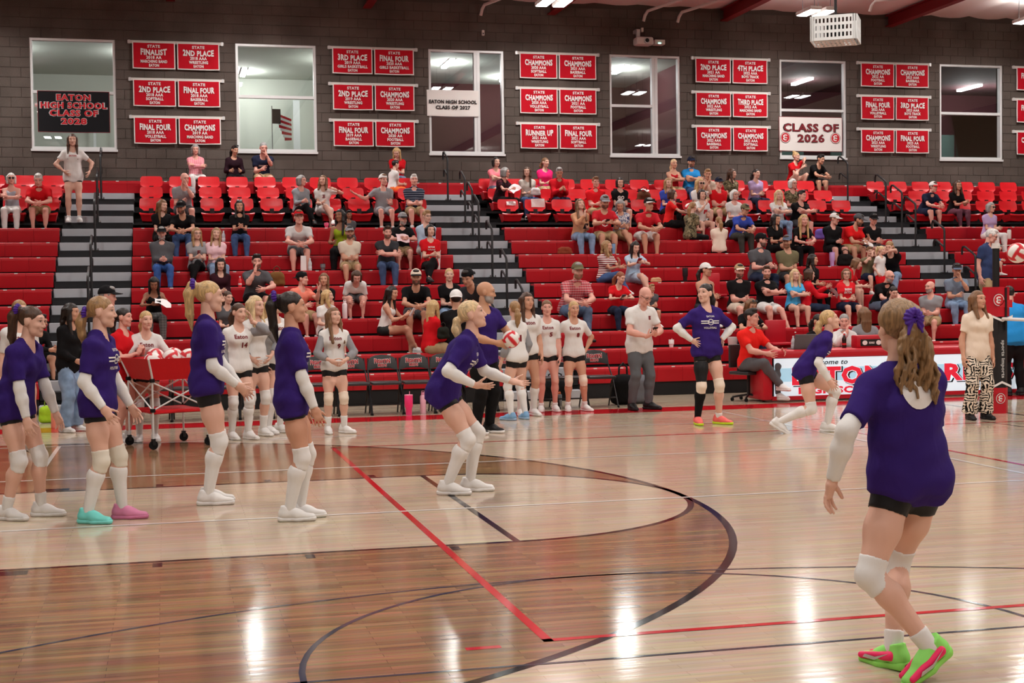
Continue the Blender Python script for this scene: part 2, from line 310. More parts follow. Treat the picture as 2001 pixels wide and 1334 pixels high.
# -------- windows
def window(i, x0, x1, hbar=None, vbar=None, hbar_part=None):
    t = struct(empty('window_%d' % (i+1), ((x0+x1)/2, WALL_Y, WIN_Z[0]))); wd = (x1-x0)/2; h = WIN_Z[1]-WIN_Z[0]; ya, yb = 0.02, 0.14
    for nm, b in (('window_frame', (-wd, wd, ya, yb, h-0.05, h)), ('window_frame', (-wd, wd, ya, yb, 0.02, 0.07)), ('window_frame', (-wd, -wd+0.05, ya, yb, 0.07, h-0.05)), ('window_frame', (wd-0.05, wd, ya, yb, 0.07, h-0.05))): MB().box(*b).build(nm, 'frame_white', t)
    MB().box(-wd-0.015, wd+0.015, -0.02, 0.14, -0.025, 0.02).build('window_sill', 'frame_white', t)
    vx = wd if vbar is None else -wd+2*wd*vbar
    if vbar is not None: MB().box(vx-0.065, vx+0.065, ya, yb, 0.07, h-0.05).build('mullion', 'frame_white', t); MB().box(vx-0.012, vx+0.012, ya-0.004, ya, 0.08, h-0.07).build('mullion_groove', 'aluminium', t)
    if hbar is not None: MB().box(-wd+0.05, vx-(0.065 if vbar is not None else 0.05), ya+0.01, yb-0.005, h*hbar-0.03, h*hbar+0.03).build('transom', 'frame_white', t)
    cols = [(-wd+0.07, vx if vbar is None else vx-0.08)]+([] if vbar is None else [(vx+0.08, wd-0.07)])
    cols[0] = (cols[0][0], cols[0][1]-(0.07 if vbar is None else 0))
    for ci, (a, b) in enumerate(cols):
        for (c, d) in ([(0.08, h*hbar-0.04), (h*hbar+0.04, h-0.07)] if hbar is not None and ci == 0 else [(0.08, h-0.07)]):
            MB().add([(a, 0.085, c), (b, 0.085, c), (b, 0.085, d), (a, 0.085, d)], [(0, 1, 2, 3)]).build('pane', 'pane_glass', t)
    return t
for i, (hb, vb) in enumerate(((0.52, None), (0.515, None), (0.5, 0.64), (0.5, 0.64), (0.49, None), (0.49, None))): window(i, *WIN[i], hb, vb)
# -------- hall behind the windows
hy0, hy1, hz0, hz1 = WALL_Y+0.3, 25.6, 3.6, 7.2
def hall(name, x0, x1, wallm, ceilm):
    struct(MB().box(x0, x1, hy1, hy1+0.1, hz0, 9).build('wall_hall', wallm)); struct(MB().box(x0, x1, hy0, hy1, hz1, hz1+0.1).build('ceiling_hall', ceilm)); struct(MB().box(x0, x1, hy0, hy1, hz0-0.1, hz0).build('floor_hall', 'hall_floor'))
    for x in (x0, x1): struct(MB().box(x-0.05, x+0.05, hy0, hy1, hz0, hz1).build('wall_hall_side', wallm))
hall('a', -5, 6.3, 'hall_pale', 'hall_pale'); hall('b', 6.4, 14.2, 'hall_dark', 'hall_pale'); hall('c', 14.3, 28, 'hall_dark', 'hall_dark')
HL = [(-1.5, 21.8, .8), (1.5, 22.0, .8), (3.9, 24.4, .7), (6.0, 22.2, .7), (8.6, 22.3, .8), (10.5, 24.2, .8), (13.0, 22.5, .8), (16.4, 22.0, .35), (18.4, 23.6, .6), (23.6, 24.0, .9), (24.6, 23.4, .9)]
hb = MB().box(-0.06, 0.06, -0.55, 0.55, -0.06, 0).mesh('hall_tube', 'lamp_glow')
for i, (x, y, e) in enumerate(HL):
    t = tag(empty('hall_lamp', (x, y, hz1)), '%s hall lamp from the left, seen through the windows' % ORD[i], 'lamp', 'lamps in the hall behind the windows')
    link('tube', hb, t); MB().box(-0.1, 0.1, -0.6, 0.6, 0, 0.02).build('housing', 'pipe_white', t)
    ld = bpy.data.lights.new('hall_light', 'POINT'); ld.energy = 60*e; ld.shadow_soft_size = 0.2; lo = bpy.data.objects.new('hall_light', ld); COL.objects.link(lo); lo.location = (x, y, hz1-0.3)
# flag and inner window strips seen in the hall
fg = tag(empty('hall_flag', (4.45, 22.4, 5.35)), 'striped flag on a pole inside the second window', 'flag')
for k in range(9): MB().prism([(0.0+0.32*(k/9)*0.9, 0.62-k*0.075), (0.42, 0.42-k*0.055+0.03), (0.42, 0.42-k*0.055-0.02), (0.0+0.32*(k/9)*0.9, 0.55-k*0.075)], 0, 0.01).build('stripe', 'print_red' if k % 2 == 0 else 'print_white', fg)
MB().box(-0.02, 0.17, -0.004, 0, 0.34, 0.68).build('canton', 'print_black', fg); MB().tube([(-0.03, 0, -1.75), (-0.03, 0, 0.75)], 0.012, 6).build('pole', 'chrome', fg)
for i, (x, m) in enumerate(((23.3, 'hall_grey'), (24.15, 'hall_grey'), (25.0, 'hall_pale'), (25.85, 'hall_grey'), (18.6, 'hall_grey'), (20.2, 'hall_grey'))): struct(MB().box(x, x+0.75, hy1-0.08, hy1, 3.7, 6.05).build('door_%d' % (i+1), m))
for x, ww in ((3.55, 0.05), (5.15, 0.16), (0.3, 0.06)): struct(MB().box(x, x+ww, 25.0, 25.08, hz0, 6.6).build('trim_hall', 'frame_white'))
# ================================================================== BLEACHERS
RUN, RISE = 0.5412, 0.27376; Y0, Z0 = 10.413, 0.466
ROWY = [Y0+RUN*k for k in range(10)]+[15.95, 16.8, 17.65, 18.45]; ROWZ = [Z0+RISE*k for k in range(14)]
SECT = [('left', -1.62, 0.12, 4), ('middle', 1.38, 7.02, 12), ('right', 8.25, 16.12, 18), ('far right', 17.21, 20.9, 8)]
AIS = [('left', 0.12, 1.38), ('centre', 7.02, 8.25), ('right', 16.12, 17.21)]
def seat_module_mesh(wd):
    b = MB(); pr = [(0.012, -0.245), (0.0, -0.05), (0.004, -0.018), (0.018, -0.004), (0.04, 0.0), (0.27, 0.0), (0.275, -0.03), (0.05, -0.035), (0.045, -0.245)]; n = len(pr); h = wd/2-0.0015
    b.add([(-h, y, z) for y, z in pr]+[(h, y, z) for y, z in pr], [tuple(range(n)), tuple(range(2*n-1, n-1, -1))]+[(k, (k+1) % n, (k+1) % n+n, k+n) for k in range(n)])
    return b.mesh('seat_module', 'seat_red')
plate_me = MB().box(-0.028, 0.028, -0.003, 0.012, -0.012, 0.003).mesh('number_plate', 'plate_white')
for sn, x0, x1, n in SECT:
    wd = (x1-x0)/n; sm = seat_module_mesh(wd); S = empty('bleacher_section', ((x0+x1)/2, Y0, 0))
    tag(S, {'left': 'red bench bleacher block at the left edge of the photo', 'middle': 'red bench bleacher block between the two left aisles', 'right': 'widest red bench bleacher block, right of the centre aisle', 'far right': 'red bench bleacher block beyond the right aisle'}[sn], 'bleachers')
    cx = (x0+x1)/2
    for k in range(13):
        yb = ROWY[k-1]+0.28 if k else ROWY[0]-0.0
        d = MB(); d.box(x0-cx, x1-cx, (ROWY[k-1]+0.06 if k else ROWY[0]+0.05)-Y0, ROWY[k]+0.5-Y0, ROWZ[k]-0.46, ROWZ[k]-0.42)
        d.box(x0-cx, x1-cx, ROWY[k]+0.045-Y0, ROWY[k]+0.06-Y0, ROWZ[k]-0.46, ROWZ[k]-(0.04 if k < 10 else 0.30))
        if k < 10: d.box(x0-cx, x1-cx, ROWY[k]+0.06-Y0, ROWY[k]+0.25-Y0, ROWZ[k]-0.06, ROWZ[k]-0.04)
        d.build('deck', 'deck_black', S)
        if k < 10:
            for i in range(n):
                o = link('seat_module', sm, S, loc=(x0+wd*(i+.5)-cx, ROWY[k]-Y0, ROWZ[k]))
                p = link('number_plate', plate_me, o, loc=(0.06*(-1 if k % 2 else 1), 0.008, -0.004))
    MB().box(x0-cx, x1-cx, 0.05, 0.09, 0.0, ROWZ[0]-0.24).build('skirt', 'black_matte', S)
    for xe in (x0-cx, x1-cx-0.02):
        e = MB()
        for k in range(10): e.box(xe, xe+0.02, ROWY[k]+0.07-Y0, ROWY[k]+0.62-Y0, ROWZ[k]-0.46, ROWZ[k]-0.05)
        e.build('end_panel', 'black_matte', S)
# top bench along the wall
TB = tag(empty('top_bench', (9.6, ROWY[13], 0)), 'long red bench of the topmost row along the block wall', 'bench'); wd = 0.47; sm = seat_module_mesh(wd)
for i in range(50):
    xx = -1.6+wd*(i+.5); o = link('seat_module', sm, TB, loc=(xx-9.6, 0, ROWZ[13])); link('number_plate', plate_me, o, loc=(0.05, 0.008, -0.004))
MB().box(-11.2, 12.4, 0.06, 0.5, ROWZ[13]-0.5, ROWZ[13]-0.05).build('support', 'black_matte', TB); MB().box(-11.2, 12.4, -0.4, 0.1, ROWZ[13]-0.46, ROWZ[13]-0.42).build('deck', 'deck_black', TB)
# aisles with half steps
for an, x0, x1 in AIS:
    A = tag(empty('aisle_stair', ((x0+x1)/2, Y0, 0)), {'left': 'grey and black stepped aisle where a girl stands, left', 'centre': 'grey and black stepped aisle in the middle of the bleachers', 'right': 'grey and black stepped aisle towards the right of the bleachers'}[an], 'stairs'); h = (x1-x0)/2-0.012
    for k in range(13):
        ny_ = ROWY[k+1]; z = ROWZ[k]
        d = MB(); d.box(-h, h, ROWY[k]-Y0, ny_+0.1-Y0, z-0.262, z-0.146); d.box(-h, h, ROWY[k]-0.004-Y0, ROWY[k]-Y0+0.01, z-0.168, z-0.163); d.build('deck', 'deck_black', A)
        MB().box(-h+0.005, h-0.005, ny_-0.30-Y0, ny_+0.02-Y0, z-0.146, z+0.002, 0.004).build('step', 'step_grey', A)
    MB().box(-h, h, 0.02, 0.06, 0, ROWZ[0]-0.27).build('skirt', 'black_matte', A)
    MB().box(-h, h, -0.26, 0.04, 0.0, 0.14, 0.005).build('step', 'step_grey', A)
# handrails in the aisles: post with two hooked bars falling towards the court
def handrail(an, cx, k, hh, label, dx=0.0):
    y = ROWY[k]+0.03; z = ROWZ[k]-0.15; t = tag(empty('handrail', (cx+dx, y, z)), label, 'handrail', 'black aisle handrails')
    MB().tube([(0, 0, 0), (0, 0, hh-0.04), (0, 0.02, hh), (0, 0.08, hh+0.035)], 0.021, 8).build('post', 'black_steel', t, True)
    MB().tube([(0, 0.07, hh+0.03), (0, 0.36, hh+0.17), (0, 0.43, hh+0.17), (0, 0.46, hh+0.12), (0, 0.46, hh+0.02)], 0.02, 8).build('upper_bar', 'black_steel', t, True)
    MB().tube([(0, 0.0, hh-0.36), (0, 0.3, hh-0.21), (0, 0.37, hh-0.21), (0, 0.4, hh-0.26), (0, 0.4, hh-0.34)], 0.018, 8).build('lower_bar', 'black_steel', t, True)
    MB().box(-0.06, 0.06, -0.04, 0.05, -0.01, 0.012).build('base_plate', 'black_steel', t); 
    for s in (-1, 1): MB().tube([(s*0.045, -0.035, 0.01), (s*0.045, -0.035, 0.04)], 0.012, 6).build('bolt', 'chrome', t)
for an, cx, rows in (('left', 0.75, (12, 10, 8, 5, 3)), ('centre', 7.63, (12, 10, 9, 8, 6, 4, 2)), ('right', 16.66, (12, 10, 9, 8, 6, 4))):
    for i, k in enumerate(rows): handrail(an, cx, k, 0.86, 'black handrail post, %s from the top in the %s aisle' % (ORD[i], {'left': 'left', 'centre': 'centre', 'right': 'right'}[an]))
# red flip seats on the three upper rows
def chair_parts():
    n = 12; vs = []; fs = []
    prof = [(-0.03, 0.095, 0.135), (-0.02, 0.125, 0.165), (-0.01, 0.15, 0.205), (0.0, 0.17, 0.213), (0.012, 0.22, 0.214), (0.03, 0.29, 0.21), (0.038, 0.312, 0.202), (0.044, 0.33, 0.186), (0.047, 0.338, 0.165)]
    for side in (0, 1):
        for (dy, z, hw) in prof:
            for i in range(n+1):
                u = -1+2*i/n; vs.append((u*hw, 0.40+dy-0.018*u*u+(0.018 if side else 0.0), z))
    m = len(prof)*(n+1); R = len(prof)
    for s in (0, 1):
        for r in range(R-1):
            for i in range(n):
                a = s*m+r*(n+1)+i; fs.append((a, a+1, a+n+2, a+n+1))
    for r in range(R-1):
        for i in (0, n): a = r*(n+1)+i; fs.append((a, a+n+1, a+n+1+m, a+m))
    for i in range(n):
        for r in (0, R-1): a = r*(n+1)+i; fs.append((a, a+1, a+1+m, a+m))
    back = MB().add(vs, fs).mesh('backrest', 'chair_red', True)
    vs = []; fs = []; prof = [(0.42, 0.03, 0.19), (0.3, 0.0, 0.195), (0.08, 0.004, 0.205), (0.0, 0.022, 0.212), (-0.016, 0.014, 0.214), (-0.012, -0.01, 0.2), (0.01, -0.025, 0.19), (0.06, -0.12, 0.165), (0.3, -0.14, 0.155), (0.42, -0.02, 0.17)]
    for (y, z, hw) in prof:
        for i in range(n+1): u = -1+2*i/n; vs.append((u*hw, y, z+0.02*u*u*(1 if y > -0.005 and z > -0.005 else 0.4)))
    R = len(prof)
    for r in range(R):
        for i in range(n): a = r*(n+1)+i; b = ((r+1) % R)*(n+1)+i; fs.append((a, a+1, b+1, b))
    fs.append(tuple(r*(n+1) for r in range(R))); fs.append(tuple(r*(n+1)+n for r in range(R-1, -1, -1)))
    pan = MB().add(vs, fs).mesh('seat_pan', 'chair_red', True)
    br = MB(); br.box(-0.04, 0.04, 0.36, 0.41, -0.42, 0.14); br.box(-0.2, 0.2, 0.38, 0.41, -0.06, -0.02)
    brk = br.mesh('bracket', 'black_steel')
    return back, pan, brk
CB, CP, CK = chair_parts()
for sn, x0, x1, n in (('left', -1.55, 0.12, 3), ('middle', 1.42, 7.0, 10), ('right', 8.3, 16.1, 14), ('far right', 17.25, 21.2, 7)):
    wd = (x1-x0)/n
    for ri, k in enumerate((10, 11, 12)):
        for i in range(n):
            t = empty('stadium_chair', (x0+wd*(i+.5), ROWY[k], ROWZ[k])); link('backrest', CB, t); link('seat_pan', CP, t); link('bracket', CK, t)
            tag(t, 'red stadium seat, %s from left, %s chair row, %s block' % (ORD[i], ['lowest', 'middle', 'highest'][ri], sn), 'seat', 'red stadium seats of the upper rows')
# ================================================================== BANNERS
def arch(u, z): return z*(1.0+0.22*u*u)-0.05*(1-u*u)
BN = [[('FINALIST', '2018 AA', 'MARCHING BAND'), ('2ND PLACE', '2018 AAA', 'WRESTLING'), ('2ND PLACE', '2018 AAA', 'SOFTBALL'), ('FINAL FOUR', '2018 AAA', 'BASEBALL'), ('FINAL FOUR', '2018 AAA', 'VOLLEYBALL'), ('CHAMPIONS', '2019 AA', 'MARCHING BAND')],
      [('3RD PLACE', '2019 AAA', 'GIRLS BASKETBALL'), ('FINAL FOUR', '2020 AAA', 'GIRLS BASKETBALL'), ('2ND PLACE', '2019 AAA', 'WRESTLING'), ('CHAMPIONS', '2020 AAA', 'WRESTLING'), ('FINAL FOUR', '2019 AAA', 'BASEBALL'), ('CHAMPIONS', '2020 AA', 'FOOTBALL')],
      [('CHAMPIONS', '2020 AAA', 'SOFTBALL'), ('CHAMPIONS', '2021 AAA', 'BASEBALL'), ('CHAMPIONS', '2020 AAA', 'VOLLEYBALL'), ('CHAMPIONS', '2021 AA', 'FOOTBALL'), ('RUNNER UP', '2021 AAA', 'WRESTLING'), ('FINAL FOUR', '2021 AAA', 'SOFTBALL')],
      [('2ND PLACE', '2021 AA', 'MARCHING BAND'), ('4TH PLACE', '2022 AAA', 'BOYS TRACK'), ('CHAMPIONS', '2022 AAA', 'WRESTLING'), ('THIRD PLACE', '2022 AA', 'MARCHING BAND'), ('CHAMPIONS', '2022 AAA', 'BASEBALL'), ('CHAMPIONS', '2022 AAA', 'SOFTBALL')],
      [('CHAMPIONS', '2022 AA', 'FOOTBALL'), ('CHAMPIONS', '2023 AAA', 'BASEBALL'), ('FINAL FOUR', '2022 AAA', 'VOLLEYBALL'), ('3RD PLACE', '2023 AAA', 'BOYS TRACK'), ('CHAMPIONS', '2023 AAA', 'WRESTLING'), ('FINAL FOUR', '2023 AA', 'FOOTBALL')],
      [('FINAL FOUR', '2023 AAA', 'WRESTLING'), None, ('FINAL FOUR', '2023 AAA', 'SOFTBALL'), None, ('CHAMPIONS', '2023 AAA', 'VOLLEYBALL'), None]]
def cloth_sheet(w_, h_, m, name, parent, y, seed, inset=0.0, sag=0.006):
    rg = random.Random(seed); nx, nz = 14, 8; vs = []; ph = rg.uniform(0, 6)
    wob = lambda u, v: 0.007*math.sin(u*9+ph)*(1-v)+0.004*math.sin(u*17+v*5+ph)
    for s in (0, 1):
        for j in range(nz+1):
            for i in range(nx+1):
                u, v = i/nx, j/nz; vs.append(((u-0.5)*(w_-2*inset), y-0.006*(1-s)+wob(u, v), -h_+inset+(h_-2*inset)*v-(sag*math.sin(PI*u) if v == 0 else 0)))
    n1 = (nx+1)*(nz+1); fs = [(s*n1+j*(nx+1)+i, s*n1+j*(nx+1)+i+1, s*n1+(j+1)*(nx+1)+i+1, s*n1+(j+1)*(nx+1)+i) for s in (0, 1) for j in range(nz) for i in range(nx)]
    return MB().add(vs, fs).build(name, m, parent, True)
def word(n): return {'2ND PLACE': 'second place', '3RD PLACE': 'third place', '4TH PLACE': 'fourth place', 'THIRD PLACE': 'third place'}.get(n, n.lower())
for g in range(6):
    for r in range(3):
        zt = (6.895, 6.135, 5.37)[r]; x0 = 1.37+4.07*g
        if BN[g][r*2] is None: continue
        rl = tag(empty('banner_rail', (x0+0.87, WALL_Y-0.03, zt+0.02)), 'white hanging rail of the %s banner row, %s banner group from left' % (['upper', 'middle', 'lower'][r], ORD[g]), 'rail', 'white banner rails')
        MB().box(-0.96, 0.96, -0.008, 0.03, -0.05, 0.012).build('bar', 'rail_white', rl)
        for s in (-1, 1): MB().box(s*0.93-0.02, s*0.93+0.02, -0.012, 0.03, -0.055, 0.017).build('end_clip', 'aluminium', rl)
        for c in range(2):
            t = BN[g][r*2+c]
            if t is None: continue
            w_, h_ = 0.85, 0.545
            b = tag(empty('award_banner', (x0+0.425+0.89*c, WALL_Y-0.06, zt)), 'red pennant banner reading %s %s %s, %s group' % (word(t[0]), t[1], t[2].lower(), ORD[g]), 'banner', 'red award banners on the wall')
            sd = g*10+r*2+c; cloth_sheet(w_, h_, 'banner_white', 'border', b, 0.0, sd); cloth_sheet(w_, h_, 'banner_red', 'field', b, -0.004, sd, 0.022)
            for (s_, wd, hh, zz, bo, wp) in (('STATE', 0.25, 0.058, -0.118, 0.035, None), (t[0], 0.62 if len(t[0]) > 8 else 0.52, 0.105, -0.26, 0.045, arch), (t[1], 0.08+0.032*len(t[1]), 0.062, -0.345, 0.035, None), (t[2], min(0.64, 0.06+0.036*len(t[2])), 0.058, -0.425, 0.04, None), ('EATON', 0.2, 0.055, -0.503, 0.04, None)):
                mb = MB(); text_on(mb, s_, 0, zz, wd, hh, -0.026, bo, wp); mb.build('lettering', 'print_white', b)
def big_banner(label, x0, x1, z0, z1, m, bm):
    b = tag(empty('class_banner', ((x0+x1)/2, WALL_Y-0.004, z1)), label, 'banner', None); cloth_sheet(x1-x0, z1-z0, bm, 'border', b, 0.0, 5); cloth_sheet(x1-x0, z1-z0, m, 'field', b, -0.004, 5, 0.012); return b
def slab_text(b, s, zz, wd, hh, front, back, x=0.0, bo=0.03, o2=0.075, y=-0.024):
    if back: mb = MB(); text_on(mb, s, x, zz-hh*0.03, wd*1.03, hh*1.06, y+0.004, o2); mb.build('lettering_edge', back, b)
    mb = MB(); text_on(mb, s, x, zz, wd, hh, y, bo); mb.build('lettering', front, b)
b = big_banner('black vinyl banner with red lettering Class of 2028', -0.5, 0.9, 5.04, 5.87, 'banner_black', 'print_maroon')
for s_, zz, wd in (('EATON', -0.185, 0.66), ('HIGH SCHOOL', -0.345, 1.28), ('CLASS OF', -0.5, 0.94), ('2028', -0.665, 0.5)): slab_text(b, s_, zz, wd, 0.115, 'print_red', 'aluminium', bo=0.045, o2=0.075)
b = big_banner('white banner with black lettering Class of 2027', 7.46, 8.6, 5.5, 6.06, 'banner_white', 'banner_white')
slab_text(b, 'EATON HIGH SCHOOL', -0.29, 1.05, 0.075, 'print_black', None, bo=0.045); slab_text(b, 'CLASS OF 2027', -0.41, 0.76, 0.075, 'print_black', None, bo=0.045)
b = big_banner('white banner with maroon lettering Class of 2026 and two emblems', 15.62, 17.2, 4.84, 5.63, 'banner_white', 'print_maroon')
slab_text(b, 'CLASS OF', -0.33, 1.36, 0.17, 'print_maroon', 'print_black', bo=0.03, o2=0.045); slab_text(b, '2026', -0.57, 0.66, 0.165, 'print_maroon', 'print_black', bo=0.03, o2=0.045)
def emblem(parent, x, z, r, y=-0.024, name='emblem'):
    for rr, m, dy in ((r, 'print_maroon', 0), (r*0.92, 'print_white', -0.001), (r*0.82, 'print_red', -0.002)):
        MB().add([(x+rr*math.cos(a), y+dy, z+rr*math.sin(a)) for a in np.linspace(0, 2*PI, 25)[:-1]], [tuple(range(24))]).build('emblem_disc', m, parent)
    mb = MB(); R_ = []
    for t in np.linspace(-0.2, 1, 14): a = 0.5+t*4.6; R_.append((x+r*0.42*math.cos(a)*0.9, z+r*0.22+r*0.3*math.sin(a)))
    for k, cz in ((0, 0.24), (1, -0.24)):
        P_o = [(x+r*0.46*math.cos(a), z+r*cz+r*0.3*math.sin(a)) for a in np.linspace(0.5, 2*PI-0.9, 14)]; P_i = [(x+r*0.22*math.cos(a), z+r*cz+r*0.12*math.sin(a)) for a in np.linspace(0.5, 2*PI-0.9, 14)]; n = len(P_o)
        mb.add([(p[0], y-0.003, p[1]) for p in P_o]+[(p[0], y-0.003, p[1]) for p in P_i], [(i, i+1, n+i+1, n+i) for i in range(n-1)])
    mb.build('emblem_letter', 'print_white', parent)
emblem(b, -0.64, -0.48, 0.125); emblem(b, 0.61, -0.48, 0.125)
# ================================================================== projector, sensor and hanging cage
pj = tag(empty('wall_projector', (12.28, WALL_Y, 7.18)), 'white projector on a short wall bracket below the ceiling', 'projector')
MB().box(-0.2, 0.2, -0.42, -0.12, -0.09, 0.09, 0.05).build('housing', 'pipe_white', pj, True); MB().tube([(0.03, -0.42, 0.0), (0.03, -0.45, 0.0)], [0.07, 0.062], 18).build('lens_ring', 'aluminium', pj, True); MB().tube([(0.03, -0.445, 0.0), (0.03, -0.458, 0.0)], 0.045, 16).build('lens', 'black_steel', pj)
MB().box(-0.15, -0.07, -0.27, -0.2, 0.08, 0.27, 0.01).build('bracket', 'aluminium', pj); MB().box(-0.15, -0.05, -0.22, 0.0, 0.2, 0.28, 0.01).build('wall_arm', 'aluminium', pj); MB().box(-0.03, 0.02, -0.24, -0.18, 0.22, 0.31).build('clamp', 'rail_white', pj)
MB().box(0.26, 0.5, -0.3, -0.1, -0.055, 0.05, 0.008).build('side_unit', 'rail_white', pj); MB().box(0.2, 0.27, -0.24, 0.0, -0.04, 0.02).build('side_arm', 'aluminium', pj); mat('led_green', (0.2, 0.9, 0.7), emit=(0.3, 1, 0.8), estr=4); MB().box(0.34, 0.4, -0.31, -0.3, -0.04, -0.02).build('status_light', 'led_green', pj)
sn = tag(empty('wall_sensor', (8.71, WALL_Y, 7.3)), 'small white sensor above the third window', 'sensor'); MB().box(-0.03, 0.03, -0.06, 0.0, -0.06, 0.06, 0.01).build('case', 'rail_white', sn); MB().box(-0.012, 0.012, -0.068, -0.058, -0.03, 0.0).build('eye', 'black_steel', sn)
cg = tag(empty('hanging_cage', (9.985, 5.0, 4.84), math.radians(-33)), 'white slotted guard box hanging from the ceiling on a black pole', 'cage')
def slot_panel(w_, h_, n):
    mb = MB(); bw = w_/(n*2+1.6); rows = [(0.1, 0.3), (0.4, 0.6), (0.7, 0.9)]; zs = [0, 0.12, 0.30, 0.41, 0.59, 0.70, 0.88, 1.0]
    for a, b_ in ((0, 1), (2, 3), (4, 5), (6, 7)): mb.box(-w_/2, w_/2, -0.006, 0.006, (zs[a]-0.5)*h_, (zs[b_]-0.5)*h_)
    for a, b_ in ((1, 2), (3, 4), (5, 6)):
        for i in range(n+1):
            xc = -w_/2+w_*(i+0.0)/n; ww = bw*0.95 if 0 < i < n else bw*1.4; mb.box(max(-w_/2, xc-ww*0.55), min(w_/2, xc+ww*0.55), -0.006, 0.006, (zs[a]-0.5)*h_, (zs[b_]-0.5)*h_)
    return mb
hw_ = 0.245
for i, (x, y, rz, n) in enumerate(((0, -hw_, 0, 10), (0, hw_, 0, 10), (-hw_-0.03, 0, PI/2, 11), (hw_+0.03, 0, PI/2, 11))): o = slot_panel(0.46, 0.3, n).build('slotted_panel', 'frame_white', cg); o.location = (x, y, 0); o.rotation_euler = (0, 0, rz)
o = slot_panel(0.48, 0.46, 9).build('bottom_panel', 'frame_white', cg); o.location = (0, 0, -0.15); o.rotation_euler = (PI/2, 0, 0)
for sx in (-1, 1):
    for sy in (-1, 1): MB().box(sx*0.25-0.012, sx*0.25+0.012, sy*0.235-0.012, sy*0.235+0.012, -0.15, 0.15).build('corner_post', 'aluminium', cg)
MB().box(-0.12, 0.12, -0.12, 0.12, -0.1, 0.08, 0.02).build('inner_unit', 'black_matte', cg); MB().tube([(0, 0, 0.05), (0, 0, CEIL_Z-4.84)], 0.018, 8).build('pole', 'black_steel', cg)
# ================================================================== folding chairs along the bench
def make_folding():
    t = empty('folding_chair'); bl_ = MB(); n = 14; vs = []
    outer = [(-0.215, 0.6), (-0.2, 0.72), (-0.17, 0.78), (-0.1, 0.81), (0, 0.82), (0.1, 0.81), (0.17, 0.78), (0.2, 0.72), (0.215, 0.6), (0.1, 0.625), (0, 0.63), (-0.1, 0.625)]
    yb = lambda x, z: 0.30+(z-0.6)*0.18-0.0+0.045*(1-(x/0.22)**2)*0.6
    k = len(outer); vs = [(x, yb(x, z)-0.022, z) for x, z in outer]+[(x, yb(x, z)+0.012, z) for x, z in outer]; c0 = len(vs); vs += [(0, yb(0, .72)-0.03, .72), (0, yb(0, .72)+0.015, .72)]
    fs = [(i, (i+1) % k, c0) for i in range(k)]+[(k+(i+1) % k, k+i, c0+1) for i in range(k)]+[(i, k+i, k+(i+1) % k, (i+1) % k) for i in range(k)]
    MB().add(vs, fs).build('backrest', 'vinyl_black', t, True)
    MB().box(-0.2, 0.2, -0.16, 0.24, 0.415, 0.455, 0.014).build('seat', 'vinyl_black', t, True)
    for s in (-1, 1):
        MB().tube([(s*0.215, -0.2, 0.0), (s*0.215, 0.1, 0.42), (s*0.21, 0.3, 0.6), (s*0.2, 0.34, 0.77)], 0.011, 8).build('front_leg', 'black_steel', t, True); MB().tube([(s*0.2, 0.26, 0.0), (s*0.2, 0.02, 0.41)], 0.011, 8).build('rear_leg', 'black_steel', t, True)
        MB().tube([(s*0.215, -0.205, 0.0), (s*0.215, -0.19, 0.02)], 0.016, 8).build('foot_cap', 'black_matte', t)
    MB().tube([(-0.215, -0.1, 0.14), (0.215, -0.1, 0.14)], 0.009, 6).build('front_bar', 'black_steel', t); MB().tube([(-0.2, 0.19, 0.12), (0.2, 0.19, 0.12)], 0.009, 6).build('rear_bar', 'black_steel', t)
    for s_, zz, wd, hh, m, bo, wp in (('FIGHTIN', 0.705, 0.235, 0.052, 'print_white', 0.09, arch), ('FIGHTIN', 0.706, 0.225, 0.048, 'print_red', 0.05, arch), ('REDS', 0.652, 0.13, 0.038, 'print_white', 0.09, None), ('REDS', 0.653, 0.125, 0.036, 'print_red', 0.05, None)):
        tmp = MB(); text_on(tmp, s_, 0, zz, wd, hh, 0, bo, wp); q = MB().add([(x, yb(x, z)-0.034-(0.001 if m == 'print_red' else 0), z) for x, y, z in tmp.v], tmp.f); q.build('lettering', m, t)
    return t
mat('vinyl_black', srgb(44, 47, 49), 0.42, spec=0.5)
FC = make_folding()
for i in range(15):
    x = 1.75+0.4495*i; t = FC if i == 0 else copy_tree(FC); t.location = (x, 8.62, 0); t.rotation_euler = (0, 0, math.radians(random.Random(i).uniform(-2, 2)))
    tag(t, 'black folding chair with red lettering, %s from the left of the bench row' % ORD[i], 'chair', 'black folding chairs in front of the bleachers')
# ================================================================== scorer table with screen
tb = tag(empty('scorer_table', (10.6, 8.42, 0)), 'long red padded scorer table with lit screen front', 'table')
TW = 4.35
MB().box(0, TW, 0.0, 0.62, 0.64, 0.77, 0.05).build('padded_top', 'pad_red', tb, True) if False else None
m = mat('pad_red', srgb(186, 18, 38), 0.38, spec=0.45); noise_bump(NT(m), coords(NT(m)), 120, 0.001, 0.2)
MB().box(0, TW, -0.02, 0.62, 0.645, 0.77, 0.045).build('padded_top', 'pad_red', tb, True); MB().box(-0.1, 0.06, -0.015, 0.6, 0.03, 0.76, 0.03).build('end_pad', 'pad_red', tb, True); MB().box(TW-0.06, TW+0.1, -0.015, 0.6, 0.03, 0.76, 0.03).build('end_pad', 'pad_red', tb, True)
MB().box(0.05, TW-0.05, -0.01, 0.05, 0.025, 0.085).build('lower_rail', 'pad_red', tb); MB().box(0.06, TW-0.06, 0.02, 0.08, 0.04, 0.66).build('cabinet', 'black_matte', tb)
